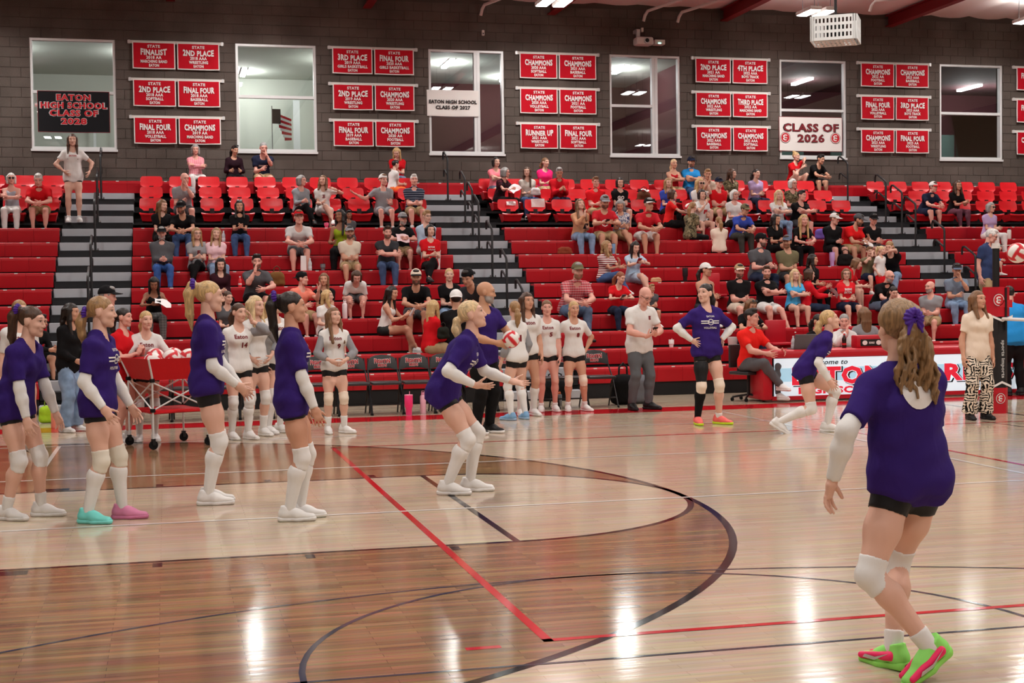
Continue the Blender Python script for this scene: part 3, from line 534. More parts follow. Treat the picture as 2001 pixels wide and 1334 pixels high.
mat('screen_white', srgb(214, 232, 240), 0.3, emit=srgb(206, 230, 242), estr=0.42); mat('screen_red', srgb(214, 40, 62), 0.3, emit=srgb(214, 34, 58), estr=0.35); mat('screen_black', (0.02, 0.02, 0.02), 0.3); mat('screen_blue', srgb(160, 206, 226), 0.3, emit=srgb(160, 208, 230), estr=0.4)
sc_ = MB().box(0.09, TW-0.09, 0.0, 0.02, 0.085, 0.645).build('screen', 'screen_white', tb); MB().box(0.09, TW-0.09, -0.002, 0.0, 0.3, 0.5).build('screen_band', 'screen_blue', sc_)
for s_, xx, zz, wd, hh, bo, sh in (('Welcome to', 0.95, 0.545, 0.66, 0.075, 0.015, 0.25),): mb = MB(); text_on(mb, s_, xx, zz, wd, hh, -0.006, bo, None, False, sh); mb.build('lettering', 'screen_black', sc_)
for s_, xx, wd in (('EATON', 1.12, 1.5), ('REDS', 3.5, 1.2)):
    for dx, dz, m, bo, y in ((0.022, -0.012, 'screen_black', 0.085, -0.003), (0, 0, 'screen_white', 0.075, -0.004), (0, 0, 'screen_red', 0.045, -0.006)): mb = MB(); text_on(mb, s_, xx+dx, 0.26+dz, wd, 0.25, y, bo); mb.build('lettering', m, sc_)
mb = MB(); text_on(mb, 'HIGH SCHOOL', 1.25, 0.115, 1.55, 0.095, -0.006, 0.05); mb.build('lettering', 'screen_red', sc_)
emblem(sc_, 2.5, 0.4, 0.16, -0.006)
hn = tag(empty('possession_box', (12.13, 8.6, 0.77)), 'small red display box with white dots on the scorer table', 'display'); MB().box(0, 0.72, 0, 0.2, 0, 0.19, 0.02).build('case', 'pad_red', hn, True); MB().box(0.06, 0.7, -0.006, 0.0, 0.025, 0.13).build('panel', 'screen_black', hn)
for x in (0.13, 0.36): MB().add([(x+0.042*math.cos(a), -0.009, 0.077+0.036*math.sin(a)) for a in np.linspace(0, 2*PI, 17)[:-1]], [tuple(range(16))]).build('dot', 'print_white', hn)
mb = MB(); text_on(mb, 'BONUS', 0.245, 0.062, 0.09, 0.03, -0.009, 0.05); mb.build('lettering', 'print_white', hn); MB().add([(0.47, -0.009, 0.077), (0.56, -0.009, 0.035), (0.56, -0.009, 0.12)], [(0, 1, 2)]).build('arrow', 'print_white', hn); MB().box(0.575, 0.6, -0.009, -0.006, 0.04, 0.115).build('mark', 'print_white', hn)
# ================================================================== net post, net
ps = tag(empty('net_post', (12.62, 5.66, 0)), 'black padded volleyball net post with red top and bottom pads', 'post')
MB().tube([(0, 0, 0), (0, 0, 2.2)], 0.045, 14).build('pole', 'black_steel', ps, True); MB().tube([(0, 0, 2.18), (0, 0, 2.25)], [0.06, 0.05], 12).build('pulley_cap', 'pipe_white', ps, True)
def octo(w_): c = w_*0.45; return [(-w_, -c), (-c, -w_), (c, -w_), (w_, -c), (w_, c), (c, w_), (-c, w_), (-w_, c)]
def pad(z0, z1, w_, m, nm):
    P = octo(w_); n = 8; mb = MB(); mb.add([(x, y, z0) for x, y in P]+[(x, y, z1) for x, y in P], [tuple(range(n-1, -1, -1)), tuple(range(n, 2*n))]+[(i, (i+1) % n, n+(i+1) % n, n+i) for i in range(n)]); return mb.build(nm, m, ps)
mat('pad_black', srgb(30, 29, 31), 0.5, spec=0.4); pad(0.33, 1.62, 0.13, 'pad_black', 'middle_pad'); pad(0.0, 0.34, 0.135, 'pad_red', 'lower_pad'); pad(1.28, 1.67, 0.155, 'pad_red', 'upper_pad')
def chev(z, sgn, w_, m, nm, dz): MB().add([(-w_, -w_-0.004, z), (0, -w_-0.004, z+sgn*0.06), (w_, -w_-0.004, z), (w_, -w_-0.004, z+dz), (0, -w_-0.004, z+sgn*0.06+dz), (-w_, -w_-0.004, z+dz)], [(0, 1, 4, 5), (1, 2, 3, 4)]).build(nm, m, ps)
chev(0.34, 1, 0.137, 'print_white', 'white_trim', 0.03); chev(1.27, -1, 0.15, 'print_white', 'white_trim', 0.03)
emblem(ps, -0.02, 0.2, 0.075, -0.139); emblem(ps, -0.06, 1.5, 0.085, -0.159)
tmp = MB(); text_on(tmp, 'sports imports', 0, 0, 0.5, 0.05, -0.134, 0.03); MB().add([(0.0+v[2], v[1], 0.72-v[0]) for v in tmp.v], tmp.f).build('lettering', 'aluminium', ps)
MB().box(-0.05, 0.14, -0.16, -0.155, 1.4, 1.5).build('strap', 'print_red', ps); MB().box(0.03, 0.055, -0.17, -0.15, 1.1, 1.66).build('ratchet', 'black_steel', ps)
nt_ = tag(empty('volleyball_net', (12.62, 0, 0)), 'volleyball net with cables running off the right edge', 'net')
MB().tube([(0, 5.62, 2.21), (0, 4.7, 2.215), (0, -5.6, 2.21)], 0.004, 5).build('top_cable', 'rail_white', nt_); MB().tube([(0, 5.6, 1.25), (0, 4.7, 1.24), (0, -5.6, 1.24)], 0.004, 5).build('bottom_cable', 'aluminium', nt_); MB().tube([(0, 5.5, 1.25), (0, 5.0, 1.245)], 0.022, 8).build('cable_sleeve', 'print_white', nt_)
MB().box(-0.01, 0.01, -4.7, 4.7, 2.14, 2.215).build('top_tape', 'print_white', nt_); MB().box(-0.008, 0.008, -4.7, 4.7, 1.215, 1.265).build('bottom_tape', 'print_white', nt_)
ng = MB()
for i in range(95): y = -4.7+0.1*i; ng.box(-0.0015, 0.0015, y-0.0015, y+0.0015, 1.25, 2.15)
for i in range(9): z = 1.34+0.095*i; ng.box(-0.0015, 0.0015, -4.7, 4.7, z-0.0015, z+0.0015)
ng.build('mesh_cords', 'black_matte', nt_)['kind'] = 'stuff'
# ================================================================== ball cart and balls
CART = (1.93, 5.42); ct = tag(empty('ball_cart', (*CART, 0), math.radians(24)), 'red fabric volleyball cart on a folding white frame with casters', 'cart')
cs = 0.33; tops = [(-0.4, -0.4), (0.4, -0.4), (0.4, 0.4), (-0.4, 0.4)]; lows = [(-cs, -cs), (cs, -cs), (cs, cs), (-cs, cs)]
hp = MB(); n = 4; oz, bz = 1.0, 0.76
hp.add([(x, y, oz) for x, y in tops]+[(x*0.92, y*0.92, bz) for x, y in lows]+[(x*0.97, y*0.97, oz) for x, y in tops]+[(x*0.88, y*0.88, bz+0.02) for x, y in lows], [(i, (i+1) % 4, 4+(i+1) % 4, 4+i) for i in range(4)]+[(8+(i+1) % 4, 8+i, 12+i, 12+(i+1) % 4) for i in range(4)]+[(i, 8+i, 8+(i+1) % 4, (i+1) % 4) for i in range(4)]+[(7, 6, 5, 4), (12, 13, 14, 15)])
m = mat('cart_red', srgb(206, 22, 32), 0.6, spec=0.3); noise_bump(NT(m), coords(NT(m)), 12, 0.01, 0.3); hp.build('hopper', 'cart_red', ct); MB().box(-0.3, 0.3, -0.3, 0.3, 0.4, 0.42).build('lower_shelf', 'cart_red', ct); MB().tube([(x*0.93, y*0.93, 0.405) for x, y in ((-cs, -cs), (0, -cs*0.9), (cs, -cs), (cs*0.9, 0), (cs, cs), (0, cs*0.9), (-cs, cs), (-cs*0.9, 0))], 0.02, 6, True).build('shelf_hem', 'cart_red', ct)
for x, y in lows:
    MB().tube([(x, y, 0.1), (x, y, 0.8), (x*1.2, y*1.2, 1.0)], 0.012, 8).build('leg', 'frame_white', ct, True); MB().tube([(x, y-0.012, 0.05), (x, y+0.012, 0.05)], 0.05, 14).build('caster', 'black_matte', ct); MB().box(x-0.018, x+0.018, y-0.022, y+0.022, 0.05, 0.12).build('caster_fork', 'black_steel', ct)
    for z in (0.43, 0.76): MB().box(x-0.022, x+0.022, y-0.022, y+0.022, z-0.02, z+0.02).build('joint', 'black_matte', ct)
for i in range(4):
    (x0, y0), (x1, y1) = lows[i], lows[(i+1) % 4]
    MB().tube([(x0, y0, 0.43), (x1, y1, 0.74)], 0.009, 6).build('cross_brace', 'frame_white', ct); MB().tube([(x0, y0, 0.74), (x1, y1, 0.43)], 0.009, 6).build('cross_brace', 'frame_white', ct)
mb_ = mat('ball_panels', rough=0.45, spec=0.4); nt = NT(mb_); at_ = nt.new('ShaderNodeAttribute'); at_.attribute_name = 'Paint'; nt.l(at_.outputs['Color'], nt.b.inputs['Base Color'])
def ball_mesh():
    bm = bmesh.new(); bmesh.ops.create_cube(bm, size=2.0); bmesh.ops.subdivide_edges(bm, edges=bm.edges[:], cuts=11, use_grid_fill=True); cl = []
    me = bpy.data.meshes.new('ball'); lay = []
    for v in bm.verts:
        p = np.array(v.co[:]); a = int(np.argmax(np.abs(p)+np.array([0.0, 1e-4, 2e-4]))); o = p[(a+1) % 3]; g = abs(o); d = 0.0
        for e in (-0.333, 0.333): d = max(d, 1-abs(o-e)/0.06)
        edge = max(0, 1-(1-max(abs(p[(a+1) % 3]), abs(p[(a+2) % 3])))/0.05); c = srgb(204, 28, 42) if abs(o) > 0.36 and a != 1 or (a == 1 and abs(o) < 0.33) else srgb(234, 230, 226); lay.append((*c, 1)); q = nrm(p)*(0.105-0.002*max(0, d, edge)); v.co = Vector(q)
    bm.to_mesh(me); bm.free(); ca = me.color_attributes.new('Paint', 'FLOAT_COLOR', 'POINT'); ca.data.foreach_set('color', np.array(lay, np.float32).ravel()); me.shade_smooth(); me.materials.append(mb_); return me
def nrm(v): v = np.asarray(v, float); return v/(np.linalg.norm(v)+1e-12)
BALL = ball_mesh()
def ball(label, loc, rot=(0, 0, 0), group='red and white volleyballs'): o = link('volleyball', BALL, None, None, loc); o.rotation_euler = rot; return tag(o, label, 'ball', group)
for i, (dx, dy, dz, lab) in enumerate(((-0.24, -0.16, 0.96, 'leftmost volleyball in the red cart'), (-0.04, -0.2, 0.99, 'front middle volleyball in the red cart'), (0.18, -0.18, 0.99, 'front right volleyball in the red cart'), (-0.12, 0.05, 1.0, 'volleyball behind the front middle one in the cart'), (0.1, 0.06, 1.0, 'volleyball in the cart behind the front right one'), (0.25, 0.1, 0.96, 'rightmost volleyball in the red cart'))):
    a = math.radians(24); ball(lab, (CART[0]+dx*math.cos(a)-dy*math.sin(a), CART[1]+dx*math.sin(a)+dy*math.cos(a), dz), (0.7*i, 0.5*i+0.3, 0.9*i))
ball('volleyball flying through the air at right edge', tuple(CAM_POS+(FX+RX*(1988-1000.5)/FOC-UX*(494-667)/FOC)*14.6), (0.5, 0.3, 0.4))
# ================================================================== PEOPLE: distance-field bodies meshed with surface nets
def snet(D, xs, ys, zs):
    S = D < 0
    c = S[:-1, :-1, :-1].astype(np.int8)
    for dx, dy, dz in ((1, 0, 0), (0, 1, 0), (0, 0, 1), (1, 1, 0), (1, 0, 1), (0, 1, 1), (1, 1, 1)):
        c = c+S[dx:S.shape[0]-1+dx, dy:S.shape[1]-1+dy, dz:S.shape[2]-1+dz]
    act = np.argwhere((c > 0) & (c < 8)); N = len(act)
    if N == 0: return np.zeros((0, 3)), np.zeros((0, 4), int)
    idm = np.full(c.shape, -1, int); idm[act[:, 0], act[:, 1], act[:, 2]] = np.arange(N)
    off = np.array([(0, 0, 0), (1, 0, 0), (0, 1, 0), (1, 1, 0), (0, 0, 1), (1, 0, 1), (0, 1, 1), (1, 1, 1)])
    val = np.stack([D[act[:, 0]+o[0], act[:, 1]+o[1], act[:, 2]+o[2]] for o in off], 1)
    acc = np.zeros((N, 3)); cnt = np.zeros(N)
    for a, b in ((0, 1), (2, 3), (4, 5), (6, 7), (0, 2), (1, 3), (4, 6), (5, 7), (0, 4), (1, 5), (2, 6), (3, 7)):
        m = (val[:, a] < 0) != (val[:, b] < 0); t = val[:, a]/(val[:, a]-val[:, b]+1e-12)
        p = off[a]+t[:, None]*(off[b]-off[a]); acc += np.where(m[:, None], p, 0); cnt += m
    fr = acc/np.maximum(cnt, 1)[:, None]
    V = np.empty((N, 3))
    for i, ax in enumerate((xs, ys, zs)): a0 = ax[act[:, i]]; V[:, i] = a0+fr[:, i]*(ax[act[:, i]+1]-a0)
    Q = []
    for ax in range(3):
        sl0 = [slice(None)]*3; sl1 = [slice(None)]*3; sl0[ax] = slice(0, -1); sl1[ax] = slice(1, None)
        o1, o2 = [(1, 2), (2, 0), (0, 1)][ax]
        for s in (sl0, sl1): s[o1] = slice(1, -1); s[o2] = slice(1, -1)
        A, B = S[tuple(sl0)], S[tuple(sl1)]
        for sgn, msk in ((1, A & ~B), (-1, ~A & B)):
            e = np.argwhere(msk)
            if len(e) == 0: continue
            base = e.copy(); base[:, o1] += 1; base[:, o2] += 1
            def g(d1, d2):
                q = base.copy(); q[:, o1] += d1; q[:, o2] += d2; return idm[q[:, 0], q[:, 1], q[:, 2]]
            q = np.stack([g(-1, -1), g(0, -1), g(0, 0), g(-1, 0)], 1)
            Q.append(q if sgn > 0 else q[:, ::-1])
    return V, np.concatenate(Q) if Q else np.zeros((0, 4), int)
A3 = lambda *p: np.array(p, float)
def nrm(v): v = np.asarray(v, float); return v/(np.linalg.norm(v)+1e-12)
class Prim:
    """tapered capsule; lat/fac widen it sideways; flat cuts its ends square"""
    __slots__ = ('a', 'b', 'ra', 'rb', 'lat', 'fac', 'fa', 'fb', 'k', 'sub')
    def __init__(s, a, b, ra, rb=None, lat=None, fac=1.0, fa=False, fb=False, k=0.03, sub=False):
        s.a = A3(*a); s.b = A3(*b); s.ra = ra; s.rb = ra if rb is None else rb; s.lat = None if lat is None else nrm(lat); s.fac = fac; s.fa = fa; s.fb = fb; s.k = k; s.sub = sub
    def grow(s, d, fac=1.0):
        q = Prim(s.a, s.b, s.ra*fac+d, s.rb*fac+d, s.lat, s.fac, s.fa, s.fb, s.k, s.sub); return q
    def cut(s, t0=0.0, t1=1.0, fa=True, fb=True):
        q = Prim(s.a+(s.b-s.a)*t0, s.a+(s.b-s.a)*t1, s.ra+(s.rb-s.ra)*t0, s.ra+(s.rb-s.ra)*t1, s.lat, s.fac, fa, fb, s.k); return q
    def box(s):
        r = max(s.ra, s.rb)*max(1.0, s.fac if s.lat is not None else 1.0)
        return np.minimum(s.a, s.b)-r, np.maximum(s.a, s.b)+r
    def dist(s, X, Y, Z):
        ab = s.b-s.a; L2 = ab@ab
        px, py, pz = X-s.a[0], Y-s.a[1], Z-s.a[2]
        if s.lat is not None and s.fac != 1.0:
            l = s.lat; dl = (px*l[0]+py*l[1]+pz*l[2])*(1-1/s.fac); px = px-l[0]*dl; py = py-l[1]*dl; pz = pz-l[2]*dl
        if L2 < 1e-9: return np.sqrt(px*px+py*py+pz*pz)-s.ra
        tt = (px*ab[0]+py*ab[1]+pz*ab[2])/L2; t = np.clip(tt, 0, 1)
        qx, qy, qz = px-ab[0]*t, py-ab[1]*t, pz-ab[2]*t
        d = np.sqrt(qx*qx+qy*qy+qz*qz)-(s.ra+(s.rb-s.ra)*t)
        L = math.sqrt(L2)
        if s.fa: d = np.maximum(d, -tt*L)
        if s.fb: d = np.maximum(d, (tt-1)*L)
        return d
class Ell:
    """ellipsoid with axis radii; R maps local to world"""
    def __init__(s, c, r, k=0.02, sub=False): s.c = A3(*c); s.r = A3(*r); s.k = k; s.sub = sub
    def box(s): return s.c-s.r.max(), s.c+s.r.max()
    def dist(s, X, Y, Z):
        x, y, z = (X-s.c[0])/s.r[0], (Y-s.c[1])/s.r[1], (Z-s.c[2])/s.r[2]
        k0 = np.sqrt(x*x+y*y+z*z); k1 = np.sqrt((x/s.r[0])**2+(y/s.r[1])**2+(z/s.r[2])**2)
        return k0*(k0-1)/np.maximum(k1, 1e-6)
def field(prims, h, post=None, pad=0.03):
    lo = np.min([p.box()[0] for p in prims if not p.sub], 0)-pad-2*h; hi = np.max([p.box()[1] for p in prims if not p.sub], 0)+pad+2*h
    ax = [np.arange(lo[i], hi[i]+h, h) for i in range(3)]
    D = np.full([len(a) for a in ax], 0.25, np.float32)
    for p in prims:
        b0, b1 = p.box(); m = p.k+2*h+0.01
        i0 = [max(0, int((b0[i]-m-lo[i])/h)) for i in range(3)]; i1 = [min(len(ax[i]), int((b1[i]+m-lo[i])/h)+2) for i in range(3)]
        if any(i1[i] <= i0[i] for i in range(3)): continue
        sl = tuple(slice(i0[i], i1[i]) for i in range(3))
        X, Y, Z = ax[0][sl[0]][:, None, None], ax[1][sl[1]][None, :, None], ax[2][sl[2]][None, None, :]
        d = p.dist(X, Y, Z); o = D[sl]; k = max(p.k, 1e-4)
        if p.sub:
            d = -d; hh = np.maximum(k-np.abs(o-d), 0)/k; D[sl] = np.maximum(o, d)+hh*hh*k*0.25
        else:
            hh = np.maximum(k-np.abs(o-d), 0)/k; D[sl] = np.minimum(o, d)-hh*hh*k*0.25
    if post is not None: D = post(D, ax[0][:, None, None], ax[1][None, :, None], ax[2][None, None, :])
    return snet(D, *ax)
def np_mesh(name, V, Q, m=None, paint=None, smooth=True):
    me = bpy.data.meshes.new(name); n = len(V); f = len(Q)
    me.vertices.add(n); me.vertices.foreach_set('co', np.ascontiguousarray(V, np.float32).ravel())
    me.loops.add(f*4); me.loops.foreach_set('vertex_index', np.ascontiguousarray(Q, np.int32).ravel())
    me.polygons.add(f); me.polygons.foreach_set('loop_start', np.arange(0, f*4, 4, dtype=np.int32))
    if paint is not None:
        at_ = me.color_attributes.new('Paint', 'FLOAT_COLOR', 'POINT'); at_.data.foreach_set('color', np.ascontiguousarray(paint, np.float32).ravel())
    me.update(calc_edges=True)
    if smooth: me.shade_smooth()
    if m: me.materials.append(MATS[m] if isinstance(m, str) else m)
    return me
# -------- people materials
m = mat('skin', rough=0.5, spec=0.35); nt = NT(m); oi = nt.new('ShaderNodeObjectInfo'); at_ = nt.new('ShaderNodeAttribute'); at_.attribute_name = 'Paint'
mx = nt.new('ShaderNodeMixRGB'); nt.l(at_.outputs['Alpha'], mx.inputs['Fac']); nt.l(oi.outputs['Color'], mx.inputs[1]); nt.l(at_.outputs['Color'], mx.inputs[2]); nt.l(mx.outputs['Color'], nt.b.inputs['Base Color'])
pass
def cloth(name, rough=0.85, bump=0.006, sc=9.0, spec=0.15):
    m = mat(name, rough=rough, spec=spec, objcol=True); nt = NT(m); v = coords(nt, 'Object', (1, 1, 0.55))
    no = nt.new('ShaderNodeTexNoise'); no.inputs['Scale'].default_value = sc; no.inputs['Detail'].default_value = 2.5; no.inputs['Distortion'].default_value = 0.9; nt.l(v, no.inputs['Vector'])
    bp = nt.new('ShaderNodeBump'); bp.inputs['Distance'].default_value = bump*4; bp.inputs['Strength'].default_value = 0.35; nt.l(no.outputs['Fac'], bp.inputs['Height']); nt.l(bp.outputs['Normal'], nt.b.inputs['Normal']); return m
cloth('fabric'); cloth('spandex', 0.55, 0.001, 12, 0.3); cloth('knit', 0.8, 0.0015, 20)
m = cloth('denim', 0.85, 0.005, 8); nt = NT(m)
oi = [n for n in nt.n if n.type == 'OBJECT_INFO'][0]; no = nt.new('ShaderNodeTexNoise'); no.inputs['Scale'].default_value = 7; nt.l(coords(nt), no.inputs['Vector']); hs = nt.new('ShaderNodeHueSaturation'); mr = nt.new('ShaderNodeMapRange'); mr.inputs[3].default_value = 0.7; mr.inputs[4].default_value = 1.4; mr.inputs[1].default_value = 0.3; mr.inputs[2].default_value = 0.7
nt.l(no.outputs['Fac'], mr.inputs[0]); nt.l(mr.outputs[0], hs.inputs['Value']); nt.l(oi.outputs['Color'], hs.inputs['Color']); nt.l(hs.outputs['Color'], nt.b.inputs['Base Color'])
m = mat('hair', rough=0.42, spec=0.4, objcol=True); nt = NT(m); oi = [n for n in nt.n if n.type == 'OBJECT_INFO'][0]
no = nt.new('ShaderNodeTexNoise'); no.inputs['Scale'].default_value = 1; no.inputs['Detail'].default_value = 3; nt.l(coords(nt, 'Object', (140, 60, 9)), no.inputs['Vector'])
mr = nt.new('ShaderNodeMapRange'); mr.inputs[1].default_value = 0.3; mr.inputs[2].default_value = 0.7; mr.inputs[3].default_value = 0.6; mr.inputs[4].default_value = 1.35; nt.l(no.outputs['Fac'], mr.inputs[0])
hs = nt.new('ShaderNodeHueSaturation'); nt.l(mr.outputs[0], hs.inputs['Value']); nt.l(oi.outputs['Color'], hs.inputs['Color']); nt.l(hs.outputs['Color'], nt.b.inputs['Base Color'])
bp = nt.new('ShaderNodeBump'); bp.inputs['Distance'].default_value = 0.006; bp.inputs['Strength'].default_value = 0.7; nt.l(no.outputs['Fac'], bp.inputs['Height']); nt.l(bp.outputs['Normal'], nt.b.inputs['Normal'])
def pattern_cloth(name, build):
    m = cloth(name); nt = NT(m); build(nt); return m
def ramp(nt, fac, stops):
    cr = nt.new('ShaderNodeValToRGB'); cr.color_ramp.interpolation = 'CONSTANT'; el = cr.color_ramp.elements
    while len(el) > 1: el.remove(el[-1])
    el[0].position = stops[0][0]; el[0].color = (*srgb(*stops[0][1]), 1)
    for p, c in stops[1:]: e = el.new(p); e.color = (*srgb(*c), 1)
    nt.l(fac, cr.inputs['Fac']); return cr.outputs['Color']
def stripes(nt, axis, freq, c1, c2, frac=0.5):
    sx = nt.new('ShaderNodeSeparateXYZ'); nt.l(coords(nt), sx.inputs[0]); mu = nt.new('ShaderNodeMath', operation='MULTIPLY'); mu.inputs[1].default_value = freq; nt.l(sx.outputs[axis], mu.inputs[0]); fr = nt.new('ShaderNodeMath', operation='FRACT'); nt.l(mu.outputs[0], fr.inputs[0]); return ramp(nt, fr.outputs[0], ((0, c1), (frac, c2)))
def p_stripe(c1, c2, f, fr): return lambda nt: nt.l(stripes(nt, 'Z', f, c1, c2, fr), nt.b.inputs['Base Color'])
pattern_cloth('stripe_red', p_stripe((232, 226, 222), (128, 44, 52), 26, 0.5)); pattern_cloth('stripe_navy', p_stripe((44, 52, 70), (150, 160, 175), 22, 0.8))
def p_plaid(c0, c1, c2):
    def f(nt):
        a = stripes(nt, 'X', 24, c0, c1, 0.62); b = stripes(nt, 'Z', 24, c0, c2, 0.62); mx = nt.new('ShaderNodeMixRGB'); mx.inputs[0].default_value = 0.5; nt.l(a, mx.inputs[1]); nt.l(b, mx.inputs[2]); nt.l(mx.outputs[0], nt.b.inputs['Base Color'])
    return f
pattern_cloth('plaid_red', p_plaid((196, 84, 92), (120, 36, 46), (226, 196, 196))); pattern_cloth('plaid_grey', p_plaid((92, 92, 92), (52, 52, 54), (118, 116, 114)))
def p_blotch(sc, stops):
    def f(nt):
        no = nt.new('ShaderNodeTexNoise'); no.inputs['Scale'].default_value = sc; no.inputs['Detail'].default_value = 1.5; no.inputs['Distortion'].default_value = 0.6; nt.l(coords(nt), no.inputs['Vector']); nt.l(ramp(nt, no.outputs['Fac'], stops), nt.b.inputs['Base Color'])
    return f
pattern_cloth('floral_blue', p_blotch(26, ((0, (52, 66, 116)), (0.46, (226, 224, 222)), (0.55, (96, 116, 160)), (0.62, (238, 236, 232)))))
pattern_cloth('camo', p_blotch(16, ((0, (56, 52, 40)), (0.42, (120, 110, 84)), (0.52, (82, 80, 58)), (0.6, (154, 142, 112)))))
pattern_cloth('mottled_maroon', p_blotch(14, ((0, (34, 20, 26)), (0.5, (86, 24, 40)), (0.58, (40, 22, 28)))))
pattern_cloth('pink_check', p_plaid((232, 150, 160), (236, 190, 196), (214, 110, 126)))
def zebra(nt):
    # short wavy dashes laid in bundles along and across, cream on black
    v = coords(nt); ck = nt.new('ShaderNodeTexChecker'); ck.inputs['Scale'].default_value = 11; mp = coords(nt, 'Object', (1, 0.2, 0.8)); nt.l(mp, ck.inputs['Vector'])
    outs = []
    for dr in ('X', 'Z'):
        wv = nt.new('ShaderNodeTexWave'); wv.bands_direction = dr; wv.inputs['Scale'].default_value = 9; wv.inputs['Distortion'].default_value = 5; wv.inputs['Detail'].default_value = 1; wv.inputs['Detail Scale'].default_value = 2.2; nt.l(v, wv.inputs['Vector']); outs.append(wv)
    mx = nt.new('ShaderNodeMixRGB'); nt.l(ck.outputs['Fac'], mx.inputs[0]); nt.l(outs[0].outputs['Color'], mx.inputs[1]); nt.l(outs[1].outputs['Color'], mx.inputs[2])
    nt.l(ramp(nt, mx.outputs[0], ((0, (22, 20, 20)), (0.42, (232, 218, 200)))), nt.b.inputs['Base Color'])
pattern_cloth('zebra_print', zebra)
# -------- templates: head, hands, hair, shoes, caps
def head_prims(kind):
    f = kind != 'm'; jw = 0.046 if f else 0.058
    return [Ell((0, 0.014, 0.032), (0.073, 0.092, 0.083)), Ell((0, -0.02, -0.028), (0.058, 0.064, 0.08), 0.03), Prim((-jw*0.6, -0.03, -0.075), (jw*0.6, -0.03, -0.075), 0.024 if f else 0.028, k=0.03), Prim((0, -0.066, -0.095), (0, -0.066, -0.097), 0.016 if f else 0.019, k=0.03),
            Prim((-0.034, -0.068, 0.03), (0.034, -0.068, 0.03), 0.016 if f else 0.019, k=0.02), Ell((-0.036, -0.058, -0.026), (0.022, 0.022, 0.02), 0.02), Ell((0.036, -0.058, -0.026), (0.022, 0.022, 0.02), 0.02),
            Prim((-0.031, -0.1, 0.011), (-0.031, -0.1, 0.0111), 0.014, k=0.012, sub=True), Prim((0.031, -0.1, 0.011), (0.031, -0.1, 0.0111), 0.014, k=0.012, sub=True),
            Prim((0, -0.08, 0.016), (0, -0.1, -0.028), 0.007, 0.0105, k=0.012), Prim((-0.011, -0.09, -0.032), (0.011, -0.09, -0.032), 0.008, k=0.008),
            Prim((-0.016, -0.078, -0.057), (0.016, -0.078, -0.057), 0.009, k=0.01), Prim((-0.011, -0.076, -0.067), (0.011, -0.076, -0.067), 0.0075, k=0.008), Prim((-0.02, -0.093, -0.0615), (0.02, -0.093, -0.0615), 0.0035, k=0.003, sub=True),
            Ell((-0.073, 0.014, -0.002), (0.012, 0.02, 0.031), 0.01), Ell((0.073, 0.014, -0.002), (0.012, 0.02, 0.031), 0.01)]
def head_paint(V, brow, beard=None):
    n = len(V); P = np.zeros((n, 4)); x, y, z = V[:, 0], V[:, 1], V[:, 2]; fr = y < -0.045
    def put(mask, c, a): P[:, :3] = np.where((mask > 0.02)[:, None], c, P[:, :3]); P[:, 3] = np.maximum(P[:, 3], mask*a)
    sm = lambda d, e: np.clip(0.5-d/e, 0, 1)
    put(sm(np.hypot((np.abs(x)-0.03)/1.0, (z-0.034-0.004*np.cos((np.abs(x)-0.03)*60))*4.2)-0.019, 0.012)*fr, srgb(*brow), 0.75)
    if beard is not None: put(np.clip((-0.036-z+0.25*np.maximum(np.abs(x)-0.03, 0)*(z < 0.02))/0.012, 0, 1)*(y < 0.02)*(z > -0.125), srgb(*beard), 0.85)
    put(sm(np.hypot(x, (z+0.0615)*1.9)-0.02, 0.008)*(y < -0.07), srgb(168, 84, 80), 0.7)
    put(sm(np.hypot(np.abs(x)-0.031, (z-0.011)*2.1)-0.0145, 0.006)*fr, srgb(222, 214, 208), 0.7)
    put(sm(np.hypot(np.abs(x)-0.031, (z-0.016)*4.5)-0.0155, 0.008)*fr, srgb(50, 34, 30), 0.85)
    put(sm(np.hypot(np.abs(x)-0.031, z-0.011)-0.0062, 0.005)*fr, srgb(44, 32, 28), 1.0)
    return P
def finger(p, d0, ls, r, bend, axis_y):
    out = []; p = A3(*p); d = nrm(d0); yv = A3(*axis_y); ang = 0
    for i, l in enumerate(ls):
        c, s = math.cos(bend), math.sin(bend); d2 = d*c+nrm(yv-d*(yv@d))*s; q = p+d2*l; out.append(Prim(p, q, r*(1-0.1*i), r*(1-0.1*(i+1)), k=0.006)); p = q; d = d2
    return out
def hand_prims(pose):
    b = {'relax': 0.32, 'flat': 0.08, 'fist': 1.1, 'grip': 0.8}[pose]
    P = [Prim((0, 0, -0.02), (0, 0, 0.015), 0.024, 0.023, (1, 0, 0), 1.2, k=0.01), Prim((0, 0, 0.012), (0, 0.002, 0.07), 0.019, 0.017, (1, 0, 0), 1.95, k=0.015)]
    for x, l, dz in ((0.029, 0.068, 0.08), (0.0095, 0.076, 0.084), (-0.0105, 0.07, 0.081), (-0.029, 0.054, 0.073)):
        P += finger((x, 0.0, dz), (x*0.9, 0, 0.1), (l*0.45, l*0.32, l*0.27), 0.0088, b, (0, 1, 0))
    P += finger((0.026, 0.006, 0.02), (0.62, 0.35, 0.7) if pose in ('relax', 'flat') else (0.35, 0.7, 0.6), (0.034, 0.026, 0.02), 0.0115, 0.1 if pose != 'fist' else 0.35, (-0.4, 0.6, 0.5))
    return P
TPL = {}
def tpl(key, fn):
    if key not in TPL: TPL[key] = fn()
    return TPL[key]
def head_tpl(kind, h): return tpl(('head', kind, h), lambda: field(head_prims(kind), h))
def hand_tpl(pose, h): return tpl(('hand', pose, h), lambda: field(hand_prims(pose), h, pad=0.01))
